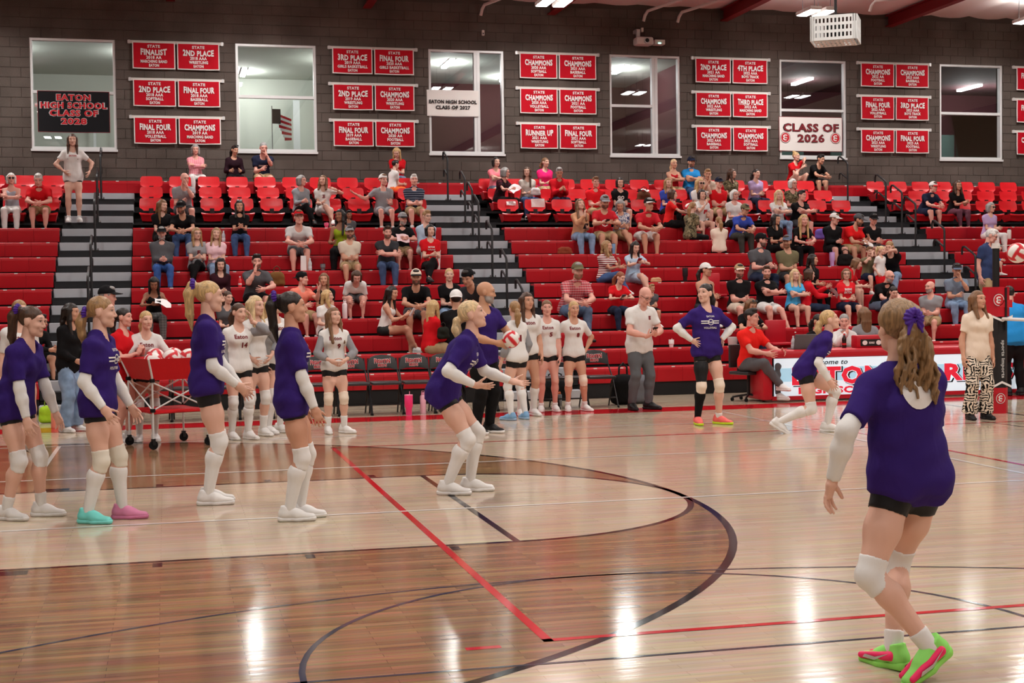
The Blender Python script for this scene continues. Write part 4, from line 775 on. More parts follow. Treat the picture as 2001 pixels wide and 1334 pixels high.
def hair_prims(style):
    S = [Ell((0, 0.02, 0.036), (0.081, 0.098, 0.09), 0.01)]; cutz, cuty = 0.062, -0.03
    P = []
    if style in ('short', 'buzz'):
        S = [Ell((0, 0.018, 0.038), (0.079 if style == 'short' else 0.0755, 0.098 if style == 'short' else 0.0945, 0.09 if style == 'short' else 0.0865), 0.01)]
        P = [Ell((0, -0.03, 0.105), (0.05, 0.05, 0.026), 0.02)] if style == 'short' else []
    if style in ('bob',): P = [Prim((-0.07, 0.03, 0.03), (-0.078, 0.02, -0.09), 0.03, 0.026, (0, 1, 0), 1.7), Prim((0.07, 0.03, 0.03), (0.078, 0.02, -0.09), 0.03, 0.026, (0, 1, 0), 1.7), Prim((0, 0.09, 0.03), (0, 0.085, -0.09), 0.04, 0.034, (1, 0, 0), 1.9)]
    if style in ('long', 'longer', 'curly'):
        e = {'long': -0.24, 'longer': -0.36, 'curly': -0.2}[style]; r = 0.034 if style == 'curly' else 0.026
        P = [Prim((-0.068, 0.02, 0.03), (-0.078, 0.0, -0.1), 0.03, r, (0, 1, 0), 1.5), Prim((0.068, 0.02, 0.03), (0.078, 0.0, -0.1), 0.03, r, (0, 1, 0), 1.5), Prim((-0.078, 0.0, -0.1), (-0.085, -0.045, e), r, r*0.75, (0, 1, 0), 1.3), Prim((0.078, 0.0, -0.1), (0.085, -0.045, e), r, r*0.75, (0, 1, 0), 1.3),
             Prim((0, 0.085, 0.02), (0, 0.1, -0.13), 0.042, 0.036, (1, 0, 0), 2.0), Prim((0, 0.1, -0.13), (0, 0.12, e), 0.036, 0.022, (1, 0, 0), 2.4)]
    if style in ('pony', 'ponylow', 'ponylong', 'bun'):
        z = {'pony': 0.07, 'ponylow': -0.015, 'ponylong': 0.085, 'bun': 0.1}[style]
        if style == 'bun': P = [Ell((0, 0.075, 0.12), (0.04, 0.04, 0.036), 0.01)]
        else:
            L = 0.34 if style == 'ponylong' else 0.24
            P = [Prim((0, 0.1, z), (0, 0.135, z+0.005), 0.02, 0.024, k=0.02), Prim((0, 0.135, z+0.005), (0, 0.158, z-0.06), 0.026, 0.033, (1, 0, 0), 1.15, k=0.02), Prim((0, 0.158, z-0.06), (0, 0.15, z-L*0.65), 0.033, 0.029, (1, 0, 0), 1.25), Prim((0, 0.15, z-L*0.65), (0, 0.135, z-L), 0.029, 0.008, (1, 0, 0), 1.2)]
        S = [Ell((0, 0.018, 0.036), (0.077, 0.096, 0.087), 0.01)]
    return S, P
def hair_post(style, amp, P):
    pulled = style in ('pony', 'ponylow', 'ponylong', 'bun'); shortm = style in ('short', 'buzz')
    def post(D, X, Y, Z):
        # hairline: a slanted plane from the forehead over the ears to the nape
        cut = -(0.8*Y+Z+0.001+0.9*np.maximum(np.abs(X)-0.03, 0)*(0.55 if pulled else 0.15 if shortm else 0.3))
        D = np.maximum(D, cut)
        if shortm: D = np.maximum(D, np.minimum(-0.05-Z, 0.2))
        for q in P:
            d = q.dist(X, Y, Z); k = 0.015; hh = np.maximum(k-np.abs(D-d), 0)/k; D = np.minimum(D, d)-hh*hh*k*0.25
        if not (pulled or shortm):
            reg = np.minimum(np.minimum(-(Y+0.03), 0.058+0.05*(-Y-0.05)-Z), 0.057-np.abs(X)+np.clip((Z+0.02)*0.1, -0.015, 0.015)); D = np.maximum(D, reg)
        if pulled or shortm:
            ear = np.minimum(np.minimum(0.03-np.abs(Z), 0.02-np.abs(Y-0.012)), np.abs(X)-0.058); D = np.maximum(D, ear)
        if amp:
            th = np.arctan2(X, Y-0.02+1e-6); D = D+amp*np.sin(th*34+Z*20)*np.clip(1.2-np.abs(Z)*1.5, 0.3, 1)
        if style == 'curly': D = D+0.004*np.sin(X*150+Z*60)*np.sin(Z*130)*np.sin(Y*140)
        return D
    return post
def hair_mesh(style, h):
    def mk():
        S, P = hair_prims(style); V, Q = field(S+P, h, hair_post(style, 0.0012 if h < 0.007 else 0, P)); return np_mesh('hair_'+style, V, Q, 'hair')
    return tpl(('hair', style, h), mk)
def cap_mesh(h=0.009):
    def mk():
        def post(D, X, Y, Z): return np.maximum(D, 0.04-Z+0.14*(-Y))
        V, Q = field([Ell((0, 0.015, 0.04), (0.09, 0.108, 0.104), 0.01)], h, post); crown = np_mesh('crown', V, Q, 'fabric')
        vs = []; fs = []; n = 12
        for s in (0, 1):
            for r in (0, 1):
                for i in range(n+1):
                    a = -1.05+2.1*i/n; rr = (0.084, 0.155+0.012*math.cos(a*1.4))[r]; x = rr*math.sin(a)*(1.0 if r == 0 else 0.62); y = -rr*math.cos(a)*(1.08 if r == 0 else 1.12); vs.append((x, y+0.005, 0.062-0.012*r-0.9*x*x*(2.5 if r else 1)-0.006*s))
        m_ = 2*(n+1)
        for s in (0, 1):
            for i in range(n): fs.append((s*m_+i, s*m_+i+1, s*m_+n+2+i, s*m_+n+1+i))
        for i in range(n): fs.append((n+1+i, n+2+i, m_+n+2+i, m_+n+1+i))
        brim = MB().add(vs, fs).mesh('brim', 'fabric', True); return crown, brim
    return tpl(('cap', h), mk)
def shoe_meshes(h):
    def mk():
        up = [Prim((0, 0.045, 0.048), (0, -0.05, 0.044), 0.034, 0.031, (1, 0, 0), 1.05), Prim((0, -0.05, 0.04), (0, -0.165, 0.031), 0.031, 0.021, (1, 0, 0), 1.5), Prim((0, 0.03, 0.06), (0, 0.028, 0.1), 0.037, 0.035), Prim((0, -0.02, 0.08), (0, -0.075, 0.054), 0.027, 0.024, (1, 0, 0), 1.15)]
        V, Q = field(up, h, lambda D, X, Y, Z: np.maximum(np.maximum(D, 0.02-Z), Z-0.105-0.2*Y)); u = np_mesh('shoe_upper', V, Q, 'plain')
        so = [Prim((0, 0.05, 0.02), (0, -0.06, 0.02), 0.037, 0.035, (1, 0, 0), 1.05), Prim((0, -0.06, 0.02), (0, -0.165, 0.022), 0.036, 0.028, (1, 0, 0), 1.3)]
        V, Q = field(so, h, lambda D, X, Y, Z: np.maximum(np.maximum(D, -Z), Z-0.028-0.12*np.maximum(Y, 0)-0.1*np.maximum(-Y-0.12, 0))); s = np_mesh('sole', V, Q, 'plain'); return u, s
    return tpl(('shoe', h), mk)
def ik(a, t, l1, l2, hint):
    a, t = A3(*a), A3(*t); d = t-a; L = np.linalg.norm(d); mx_ = (l1+l2)*0.999
    if L > mx_: t = a+d/L*mx_; d = t-a; L = mx_
    L = max(L, abs(l1-l2)+1e-3); x = (l1*l1-l2*l2+L*L)/(2*L); h = math.sqrt(max(l1*l1-x*x, 0)); u = nrm(d); v = A3(*hint); v = nrm(v-u*(v@u)); return a+u*x+v*h, t
SKIN = {'fair': (222, 176, 156), 'tan': (204, 152, 126), 'pink': (224, 166, 150), 'brown': (150, 100, 76), 'deep': (118, 78, 60), 'olive': (196, 146, 116)}
HAIRC = {'blonde': (196, 162, 112), 'lblonde': (214, 186, 142), 'dblonde': (158, 122, 82), 'brown': (74, 50, 36), 'lbrown': (120, 86, 58), 'dark': (34, 25, 22), 'black': (20, 17, 17), 'grey': (150, 148, 146), 'white': (218, 216, 212), 'red': (138, 78, 48)}
C_ = {'purple': (50, 30, 104), 'black': (20, 19, 21), 'white': (228, 226, 224), 'red': (206, 22, 32), 'grey': (146, 146, 150), 'dgrey': (84, 84, 88), 'navy': (30, 36, 58), 'khaki': (176, 152, 116), 'jeans': (64, 88, 130), 'ljeans': (126, 150, 180), 'djeans': (34, 44, 66), 'pink': (244, 128, 140), 'lpink': (240, 200, 208), 'maroon': (52, 20, 30), 'green': (142, 160, 34), 'beige': (214, 200, 182), 'lblue': (178, 196, 216), 'salmon': (240, 136, 116), 'blue': (42, 142, 214), 'royal': (56, 76, 170), 'olive': (112, 104, 78), 'tan': (206, 150, 112), 'cream': (236, 218, 200), 'lilac': (188, 166, 210), 'hotpink': (240, 40, 120), 'slate': (96, 108, 128), 'charcoal': (52, 52, 56), 'greypants': (92, 94, 98), 'crimson': (196, 34, 46)}
def col(c): return srgb(*(C_[c] if isinstance(c, str) else c))
fit_lim = {}; HEMS = {'tallest blonde': 0.045, 'nearest purple': 0.075, 'hands on hips': 0.075, 'teal and one pink': 0.1}
def build_person(label, loc, yaw, H=1.7, sex='f', skin='fair', hair='pony', hairc='brown', top=('tee', 'purple'), bottom=('spandex', 'black'), pose=None, head=(0, 0, 0), shoes=('white', 'white'), hres=0.02, extras=(), name='person', cat='person', group=None, build=1.0, hz=None, bust=True, belly=0.0, fit=None):
    """one figure; facing -y at yaw 0 (angles in degrees); pose in metres for a body of 1.70 m"""
    s = H/1.7; p = dict(pelvis=(0, 0, 0.93), lean=4, side=0, twist=0, bend=0, fl=(0.1, 0.0, 0), fr=(-0.1, 0.0, 0), fyl=8, fyr=-8, fpl=0, fpr=0, hl=(0.22, -0.04, 0.78), hr=(-0.22, -0.04, 0.78), eh_l=(0.35, 0.9, -0.1), eh_r=(-0.35, 0.9, -0.1), kh_l=(0.12, -1, 0), kh_r=(-0.12, -1, 0), handl='relax', handr='relax', fdl=None, fdr=None, pnl=None, pnr=None)
    p.update(pose or {})
    male = sex == 'm'; wf = build*(1.1 if male else 1.0)
    sk = col(SKIN[skin] if isinstance(skin, str) and skin in SKIN else skin)
    P0 = A3(*p['pelvis']); ln = math.radians(p['lean']); sd = math.radians(p['side']); tw = math.radians(p['twist']); bd = math.radians(p['bend'])
    d1 = nrm((math.sin(sd), -math.sin(ln)*math.cos(sd), math.cos(ln)*math.cos(sd))); d2 = nrm((math.sin(sd)*1.1, -math.sin(ln+bd)*math.cos(sd), math.cos(ln+bd)*math.cos(sd)))
    latp = A3(1, 0, 0); lat = A3(math.cos(tw), math.sin(tw), 0); lat = nrm(lat-d2*(lat@d2)); fwd = nrm(np.cross(d2, lat))*1.0
    if fwd[1] > 0 and abs(p['twist']) < 90: fwd = -fwd
    waist = P0+d1*0.13; chest = waist+d2*0.2; neck = chest+d2*0.175; shw = 0.146*(1.15 if male else 1.0)
    shl, shr = chest+d2*0.094+lat*shw, chest+d2*0.094-lat*shw; hipl, hipr = P0+latp*0.078-A3(0, 0, 0.03), P0-latp*0.078-A3(0, 0, 0.03)
    ank = {}; knee = {}; elb = {}; wri = {}
    for sdn, hip, hint in (('l', hipl, p['kh_l']), ('r', hipr, p['kh_r'])):
        f = A3(*p['f'+sdn])+A3(0, 0, 0.085); knee[sdn], ank[sdn] = ik(hip, f, 0.43, 0.405, hint)
    for sdn, sh, hint in (('l', shl, p['eh_l']), ('r', shr, p['eh_r'])): elb[sdn], wri[sdn] = ik(sh, p['h'+sdn], 0.285, 0.25, hint)
    hy, hp, hr_ = [math.radians(a) for a in head]
    Rh = Matrix.Rotation(hy, 3, 'Z') @ Matrix.Rotation(hp, 3, 'X') @ Matrix.Rotation(hr_, 3, 'Y'); Rn = np.array(Rh)
    hs_ = 1.03 if not male else 1.07
    if H < 1.45: hs_ *= 1.1
    hc = neck+d2*0.05+Rn @ A3(0, -0.022, 0.118*hs_)
    if fit:      # sit on bench row k with the head where the photo has it
        hx_, hy_, k_ = fit; ch = k_ in (10, 11, 12); cz, sz = math.cos(math.radians(yaw)), math.sin(math.radians(yaw)); rot = lambda v: A3(cz*v[0]-sz*v[1], sz*v[0]+cz*v[1], v[2])
        seat = ROWZ[k_]+(0.01 if ch else 0.0); py_ = ROWY[k_]+(0.2 if ch else 0.14); rel = rot(hc-P0)
        Yh = py_+rel[1]*s; tz = at(hx_, hy_, 1, Yh)[2]; lo_, hi_ = fit_lim.get(label, (0.84, 1.1)); s_ = min(max((tz-seat)/(hc[2]-0.42), lo_), hi_); s = s_; Yh = py_+rel[1]*s
        X_ = at(hx_, hy_, 1, Yh)[0]; pw = A3(X_-rel[0]*s, py_, 0); rp = rot(P0)*s; loc = (pw[0]-rp[0], pw[1]-rp[1], seat-0.42*s)
    T = empty(name, loc, math.radians(yaw)); tag(T, label, cat, group)
    aw = 1.0 if not male else 1.16; lw = 1.0 if not male else 1.02
    body = [Prim(P0-latp*0.06, P0+latp*0.06, 0.092*wf, k=0.05), Prim(P0, waist, 0.094*wf, 0.083*wf, latp, 1.4, k=0.05), Prim(waist, chest, 0.083*wf, 0.094*wf, lat, 1.4, k=0.05), Prim(chest+d2*0.045-lat*(shw-0.07), chest+d2*0.045+lat*(shw-0.06), 0.076*wf, k=0.06),
            Prim(neck-d2*0.035+lat*0.03, shl, 0.045, 0.052*aw, k=0.04), Prim(neck-d2*0.035-lat*0.03, shr, 0.045, 0.052*aw, k=0.04), Prim(chest+d2*0.1, neck, 0.07, 0.052, lat, 1.2, k=0.04), Prim(neck-d2*0.02, hc+Rn @ A3(0, 0.02, -0.06), 0.051*(1.12 if male else 1.0), 0.052*(1.1 if male else 1), k=0.025)]
    tor = body[:6]+[Prim(chest+d2*0.1, neck-d2*0.02, 0.072, 0.056, lat, 1.3, k=0.04)]
    bus = []
    if not male and bust: bus = [Prim(chest+d2*0.005+fwd*0.062+lat*q, chest+d2*0.0+fwd*0.064+lat*q, 0.052*wf, k=0.05) for q in (-0.06, 0.06)]
    if belly: bus += [Prim(waist+fwd*0.03, waist+d2*0.06+fwd*(0.03+belly*0.4), 0.1+belly*0.5, k=0.06)]
    body += bus; tor += bus
    arm = {}; leg = {}
    for q in 'lr':
        sh = shl if q == 'l' else shr; hip = hipl if q == 'l' else hipr
        arm[q] = [Prim(sh, elb[q], 0.045*aw*build**0.5, 0.037*aw, k=0.035), Prim(elb[q], elb[q]+(wri[q]-elb[q])*0.35, 0.038*aw, 0.039*aw, k=0.03), Prim(elb[q]+(wri[q]-elb[q])*0.35, wri[q], 0.039*aw, 0.0255*aw, k=0.03)]
        kd = nrm(knee[q]-hip); sdir = nrm(ank[q]-knee[q]); bk = nrm(-(kd)+sdir) if np.linalg.norm(sdir-kd) > 0.1 else A3(0, 1, 0); bk = nrm(bk-sdir*(bk@sdir))
        calf = knee[q]+(ank[q]-knee[q])*0.3+bk*0.014
        leg[q] = [Prim(hip, hip+(knee[q]-hip)*0.5, 0.087*lw*build, 0.076*lw*build**0.7, k=0.05), Prim(hip+(knee[q]-hip)*0.5, knee[q], 0.076*lw*build**0.7, 0.053*lw, k=0.04), Prim(knee[q], calf, 0.051*lw, 0.055*lw, k=0.04), Prim(calf, ank[q], 0.055*lw, 0.034*lw, k=0.04)]
        body += arm[q]+leg[q]
        yf = math.radians(p['fy'+q]); tp0 = math.radians(p['fp'+q]); fd_ = A3(math.sin(yf)*math.cos(tp0), -math.cos(yf)*math.cos(tp0), -math.sin(tp0)); fn_ = A3(math.sin(yf)*-math.sin(tp0), math.cos(yf)*math.sin(tp0), -math.cos(tp0)); body.append(Prim(ank[q]+fn_*0.03, ank[q]+fd_*0.1+fn_*0.05, 0.032, 0.024, k=0.03))
    V, Q = field(body, hres*(1.2 if hres < 0.0125 else 1.5)/s); paint = np.zeros((len(V), 4)); Vs = [V]; Qs = [Q]; Ps = [paint]; n0 = len(V)
    hV, hQ = head_tpl(sex if sex in 'mf' else 'f', hz or hres*0.4); hV2 = (hV*hs_) @ Rn.T+hc; bc = HAIRC.get(hairc, (80, 60, 50)); brow = tuple(int(c*0.6) for c in bc)
    Vs.append(hV2); Qs.append(hQ+n0); ex0 = dict(e if isinstance(e, tuple) else (e, True) for e in extras); Ps.append(head_paint(hV, brow, HAIRC[ex0['beard']] if 'beard' in ex0 else None)); n0 += len(hV)
    hm = {}
    for q in 'lr':
        hVt, hQt = hand_tpl(p['hand'+q], (hz or hres*0.4)*0.9 if hres < 0.012 else 0.0085)
        z = nrm(p['fd'+q] if p['fd'+q] is not None else wri[q]-elb[q]); inw = A3(-1 if q == 'l' else 1, 0.15, 0) if p['pn'+q] is None else A3(*p['pn'+q]); y = nrm(inw-z*(inw@z)); x = np.cross(y, z)
        mir = 1.0 if q == 'l' else -1.0; W = hVt*A3(mir, 1, 1)*(0.97 if not male else 1.08); W2 = W[:, :1]*x+W[:, 1:2]*y+W[:, 2:]*z+wri[q]
        Vs.append(W2); Qs.append((hQt if q == 'l' else hQt[:, ::-1])+n0); Ps.append(np.zeros((len(W2), 4))); n0 += len(W2); hm[q] = (wri[q], x*mir, y, z)
    b = link('body', np_mesh('body', np.concatenate(Vs)*s, np.concatenate(Qs), 'skin', np.concatenate(Ps)), T, sk)
    rnd = random.Random(label); ph = [rnd.uniform(0, 6) for _ in range(4)]
    def folds(a):
        def f(D, X, Y, Z): return (D+a*(np.sin(X*23+Z*31+ph[0])*np.sin(Z*17-X*9+ph[1])+0.6*np.sin(Z*47+X*18+Y*30+ph[2])*np.sin(X*26+ph[3]))).astype(np.float32)
        return f
    def garment(nm, prims, m, c, post=None, h=None, lab=None):
        V, Q = field(prims, (h or hres)/s, post)
        if len(Q) == 0: return None
        o = link(nm, np_mesh(nm, V*s, Q, m), T, col(c) if c is not None else None)
        if lab: o['label'] = lab
        return o
    R = dict(T=T, s=s, parts={}, neck=neck, chest=chest, waist=waist, lat=lat, fwd=fwd, d2=d2, d1=d1, P0=P0, hc=hc, Rn=Rn, wri=wri, elb=elb, knee=knee, ank=ank, hand=hm, hs=hs_, arm=arm, leg=leg)
    seated = p['pelvis'][2] < 0.75
    # ---- top
    if top:
        kind, tc = top[0], top[1]; tm = top[2] if len(top) > 2 else 'fabric'; loose = {'tee': 0.014, 'long': 0.013, 'tank': 0.008, 'jersey': 0.009, 'hoodie': 0.022, 'polo': 0.014, 'jacket': 0.024, 'bigtee': 0.018}[kind]
        pr = [q.grow(loose if i != 1 else loose*1.4) for i, q in enumerate(tor)]
        if kind != 'tank': pr = [q for q in pr]
        else: pr = [q for i, q in enumerate(pr) if i not in (4, 5)]
        hemd = 0.13 if not seated else 0.05
        if kind == 'jersey': hemd = 0.055
        if kind == 'bigtee': hemd = next((v for k_, v in HEMS.items() if k_ in label), 0.125)
        hem = P0-d1*hemd
        if not seated or kind in ('bigtee', 'tee', 'jersey', 'polo', 'long'): pr.append(Prim(P0+d1*0.02, hem, 0.096*wf+loose*1.1, 0.095*wf+loose*1.1, latp, 1.42, fb=True, k=0.05))
        if kind in ('bigtee', 'tee', 'polo', 'long') and not seated: pr.append(Prim(chest-d2*0.03, P0, 0.088*wf+loose, 0.09*wf+loose, latp, 1.54 if kind == 'bigtee' else 1.44, k=0.05))
        if not seated and kind != 'tank':
            for q in 'lr': g_ = leg[q][0].grow(loose*0.6).cut(0, min(1, max(0.05, (hemd-0.03)/0.215)), False, True); g_.k = 0.06; pr.append(g_)
        if kind in ('tee', 'polo', 'bigtee', 'jersey'):
            fr_ = {'tee': 0.62, 'polo': 0.66, 'bigtee': 0.78, 'jersey': 0.8}[kind]
            for q in 'lr': pr.append(arm[q][0].grow(loose*0.9+(0.004 if kind != 'jersey' else 0)).cut(0, fr_, False, True))
        if kind in ('long', 'hoodie', 'jacket'):
            for q in 'lr': pr += [arm[q][0].grow(loose*0.8), arm[q][1].grow(loose*0.7), arm[q][2].grow(loose*0.75).cut(0, 0.95, False, True)]
        if kind == 'hoodie': pr.append(Prim(neck+A3(-0.05, 0.05, -0.01)*1.0, neck+A3(0.05, 0.05, -0.01), 0.05, k=0.04))
        cutn = neck-d2*(0.0 if kind not in ('tank',) else 0.05)
        fz = folds(0.0018 if kind == 'jersey' else 0.005 if hres < 0.013 else 0.0035)
        neckhole = Prim(neck+d2*(-0.03 if kind not in ('polo', 'jacket') else 0.0)+fwd*0.03, neck+d2*0.1+fwd*0.01, 0.06 if kind != 'tank' else 0.085, 0.07, k=0.02, sub=True)
        o = garment('shirt', pr+[neckhole], tm, tc, fz); R['parts']['shirt'] = o
        if kind == 'polo' or kind == 'jacket': garment('collar', [Prim(neck+fwd*0.03-d2*0.012, neck-fwd*0.02+d2*0.012, 0.068, 0.07, lat, 1.1, fa=True, fb=True), Prim(neck+fwd*0.06-d2*0.05, neck-fwd*0.06+d2*0.05, 0.055, 0.052, k=0.005, sub=True)], tm, tc, h=min(hres, 0.012))
    # ---- bottom
    if bottom:
        kind, bc_ = bottom[0], bottom[1]; bm_ = bottom[2] if len(bottom) > 2 else ('spandex' if kind == 'spandex' else 'fabric')
        g = {'spandex': 0.006, 'shorts': 0.018, 'pants': 0.014, 'jeans': 0.012, 'leggings': 0.006, 'wide': 0.018, 'briefs': 0.006, 'skirt': 0.02}[kind]
        pr = [Prim(P0-latp*0.06, P0+latp*0.06, 0.092*wf+g, k=0.05), Prim(P0, P0+d1*0.1, 0.096*wf+g, 0.092*wf+g, latp, 1.38, fb=True, k=0.05)]
        for q in 'lr':
            L = leg[q]
            if kind in ('spandex', 'briefs'): pr += [L[0].grow(g).cut(0, 0.62 if kind == 'spandex' else 0.3, False, True)]
            elif kind in ('shorts', 'skirt'): pr += [L[0].grow(g), L[1].grow(g+0.012).cut(0, 0.62, False, True)]
            elif kind == 'wide': pr += [L[0].grow(g), L[1].grow(g+0.01), Prim(L[2].a, L[3].b+(L[3].a-L[3].b)*0.04, 0.075, 0.105, fb=True, k=0.04)]
            elif kind in ('pants', 'jeans'): pr += [L[0].grow(g), L[1].grow(g), L[2].grow(g), Prim(L[3].a, L[3].b, L[3].ra+g, 0.055 if kind == 'pants' else 0.05, fb=True, k=0.04)]
            else: pr += [L[0].grow(g), L[1].grow(g), L[2].grow(g), L[3].grow(g).cut(0, 0.9, False, True)]
        if kind == 'jeans' and bm_ == 'fabric': bm_ = 'denim'
        R['parts']['bottom'] = garment({'spandex': 'shorts', 'shorts': 'shorts', 'briefs': 'shorts', 'skirt': 'skirt', 'leggings': 'leggings'}.get(kind, 'trousers'), pr, bm_, bc_, folds(0.003 if kind not in ('spandex', 'leggings', 'briefs') else 0.0))
    # ---- socks, pads, sleeves, shoes
    ex = dict(e if isinstance(e, tuple) else (e, True) for e in extras)
    for q in 'lr':
        if ('sock', q) in ex or 'sock' in ex:
            t0, c = ex.get(('sock', q), ex.get('sock')); L = leg[q]; pr = []
            if t0 <= 0.3: pr = [Prim(L[2].a, L[3].a, L[2].ra+0.005, L[3].ra+0.005).cut(max(0, t0/0.3), 1, True, False), L[3].grow(0.005)]
            else: pr = [L[3].grow(0.006).cut((t0-0.3)/0.7, 1, True, False)]
            garment('sock', pr, 'knit', c, h=min(hres, 0.014))
        if 'pad' in ex or ('pad', q) in ex:
            c = ex.get(('pad', q), ex.get('pad')); kn = knee[q]; L = leg[q]
            up = kn+nrm(L[0].a-kn)*0.085; dn = kn+nrm(ank[q]-kn)*0.085; fw = nrm(2*kn-up-dn) if np.linalg.norm(2*kn-up-dn) > 0.01 else A3(0, -1, 0)
            garment('knee_pad', [Prim(up, kn, 0.0675*lw, 0.059*lw, fa=True, k=0.02), Prim(kn, dn, 0.058*lw, 0.059*lw, fb=True, k=0.02), Prim(kn, kn+fw*0.004, 0.0595*lw, k=0.02)], 'knit', c, h=min(hres, 0.012))
        if 'sleeve' in ex or ('sleeve', q) in ex:
            c = ex.get(('sleeve', q), ex.get('sleeve')); garment('arm_sleeve', [arm[q][0].grow(0.0055).cut(0.25, 1, True, False), arm[q][1].grow(0.0055), arm[q][2].grow(0.0055).cut(0, 0.93, False, True)], 'knit', c, h=min(hres, 0.014))
        if shoes and shoes[0]:
            u, so = shoe_meshes(0.006 if hres <= 0.012 else 0.012); yf = math.radians(p['fy'+q]); tp_ = math.radians(p['fp'+q])
            sc_ = s*(1.06 if not male else 1.12); shc = shoes[0] if not isinstance(shoes[0], list) else shoes[0]['lr'.index(q)]
            o = link('shoe', u, T, col(shc)); M = Matrix.Translation(Vector(((ank[q]-A3(0, 0, 0.085))*s))) @ Matrix.Rotation(yf, 4, 'Z') @ Matrix.Rotation(tp_, 4, 'X') @ Matrix.Scale(sc_, 4)
            if tp_: M = Matrix.Translation(Vector(ank[q]*s)) @ Matrix.Rotation(yf, 4, 'Z') @ Matrix.Rotation(tp_, 4, 'X') @ Matrix.Translation(Vector((0, 0, -0.085*s))) @ Matrix.Scale(sc_, 4)
            o.matrix_local = M; s2 = link('sole', so, o, col(shoes[1] if not isinstance(shoes[1], list) else shoes[1]['lr'.index(q)])); R.setdefault('shoes', {})[q] = o
    # ---- hair, caps, glasses in head space
    Mh = Matrix.Translation(Vector(hc*s)) @ Rh.to_4x4() @ Matrix.Scale(hs_*s, 4); R['Mh'] = Mh
    def on_head(nm, me, c=None, par=T):
        o = link(nm, me, par, c)
        if par is T: o.matrix_local = Mh
        return o
    if hair and hair != 'bald': on_head('hair', hair_mesh(hair, 0.006 if hres <= 0.012 else 0.01), col(HAIRC[hairc] if isinstance(hairc, str) else hairc))
    if 'cap' in ex or 'capback' in ex:
        c = ex.get('cap', ex.get('capback')); c = c if isinstance(c, tuple) and isinstance(c[0], (str, tuple)) else (c, c); cr, bm2 = cap_mesh()
        o = on_head('cap', cr, col(c[0])); b2 = link('brim', bm2, o, col(c[1]))
        if 'capback' in ex: b2.rotation_euler = (0.1, 0, PI)
    if 'glasses' in ex or 'shades' in ex or 'shadesup' in ex:
        def gm():
            b_ = MB()
            for sx in (-1, 1): b_.tube([(sx*0.032+0.024*math.cos(a), -0.094+0.008*abs(math.cos(a)), 0.01+0.017*math.sin(a)) for a in np.linspace(0, 2*PI, 13)[:-1]], 0.0024, 5, True); b_.tube([(sx*0.056, -0.088, 0.014), (sx*0.078, 0.01, 0.014)], 0.0022, 5)
            b_.tube([(-0.009, -0.097, 0.014), (0.009, -0.097, 0.014)], 0.0024, 5); return b_.mesh('glasses', 'black_steel')
        def dm():
            b_ = MB()
            for sx in (-1, 1): b_.tube([(sx*0.032, -0.094, 0.01), (sx*0.032, -0.1, 0.01)], [0.026, 0.022], 10); b_.tube([(sx*0.056, -0.088, 0.014), (sx*0.078, 0.01, 0.014)], 0.003, 5)
            b_.tube([(-0.012, -0.098, 0.012), (0.012, -0.098, 0.012)], 0.003, 5); return b_.mesh('sunglasses', 'black_steel')
        if 'glasses' in ex: on_head('glasses', tpl('glasses', gm))
        else:
            o = on_head('sunglasses', tpl('shades', dm))
            if 'shadesup' in ex: o.matrix_local = Mh @ Matrix.Translation((0, -0.012, 0.037)) @ Matrix.Rotation(-0.9, 4, 'X')
    return R
def project_text(R, target, lines, centre, up, right, mname, nm='lettering', off=0.004):
    """flat print laid onto a garment: lines of (string, width, height, x, z, bold, warp)"""
    o = R['parts'][target]; me = o.data; bvh = BVHTree.FromPolygons([v.co for v in me.vertices], [tuple(p.vertices) for p in me.polygons])
    c = A3(*centre)*R['s']; up = nrm(up); right = nrm(right-up*(right@up)); out = np.cross(right, up); mb = MB()
    for (st, wd, hh, x, z, bold, warp) in lines:
        tmp = MB(); text_on(tmp, st, x, z, wd, hh, 0, bold, warp); vs = []
        for v in tmp.v:
            q = c+right*v[0]*R['s']+up*v[2]*R['s']; hit = bvh.ray_cast(Vector(q+out*0.3), Vector(-out), 0.6)
            vs.append(tuple(np.array(hit[0])+out*off) if hit[0] is not None else tuple(q))
        mb.add(vs, tmp.f)
    return mb.build(nm, mname, R['T'])
# ================================================================== PEOPLE ON THE COURT
FG = 'purple-shirted players on the court'; WG = 'home players in white jerseys'
def stand_at(px, py): return tuple(floor_at(px, py))
def height_for(loc, toppy, px): return at(px, toppy, 1, loc[1])[2]-loc[2]
TAPE = dict(hl=(0.2, -0.1, 0.8), hr=(-0.2, -0.1, 0.8))
def player(label, loc, yaw, H, hair, hairc, pose, head, shoes, extras, res=0.0122, top=('bigtee', 'purple'), bottom=('spandex', 'black'), group=FG, skin='fair', **k):
    return build_person(label, loc, yaw, H, 'f', skin, hair, hairc, top, bottom, pose, head, shoes, res, extras, group=group, hz=0.005 if res < 0.013 else 0.007, **k)
def scrunchie(R, z, y=0.125, c=(72, 32, 140)):
    V, Q = tpl('scrunchie', lambda: field([Prim((0.03*math.cos(a), 0, 0.03*math.sin(a)), (0.03*math.cos(a+0.7), 0.004*math.sin(a*3), 0.03*math.sin(a+0.7)), 0.013, k=0.01) for a in np.linspace(0, 2*PI, 9)[:-1]]+[Prim((0.02, 0.01, 0.01), (0.035, 0.03, -0.07), 0.009, 0.006), Prim((-0.02, 0.01, 0.0), (-0.03, 0.03, -0.06), 0.009, 0.006)], 0.005, lambda D, X, Y, Z: D+0.003*np.sin(np.arctan2(Z, X)*14)))
    o = link('hair_ribbon', tpl('scrunchie_m', lambda: np_mesh('hair_ribbon', V, Q, 'spandex')), R['T'], srgb(*c)); o.matrix_local = R['Mh'] @ Matrix.Translation((0, y, z)); return o
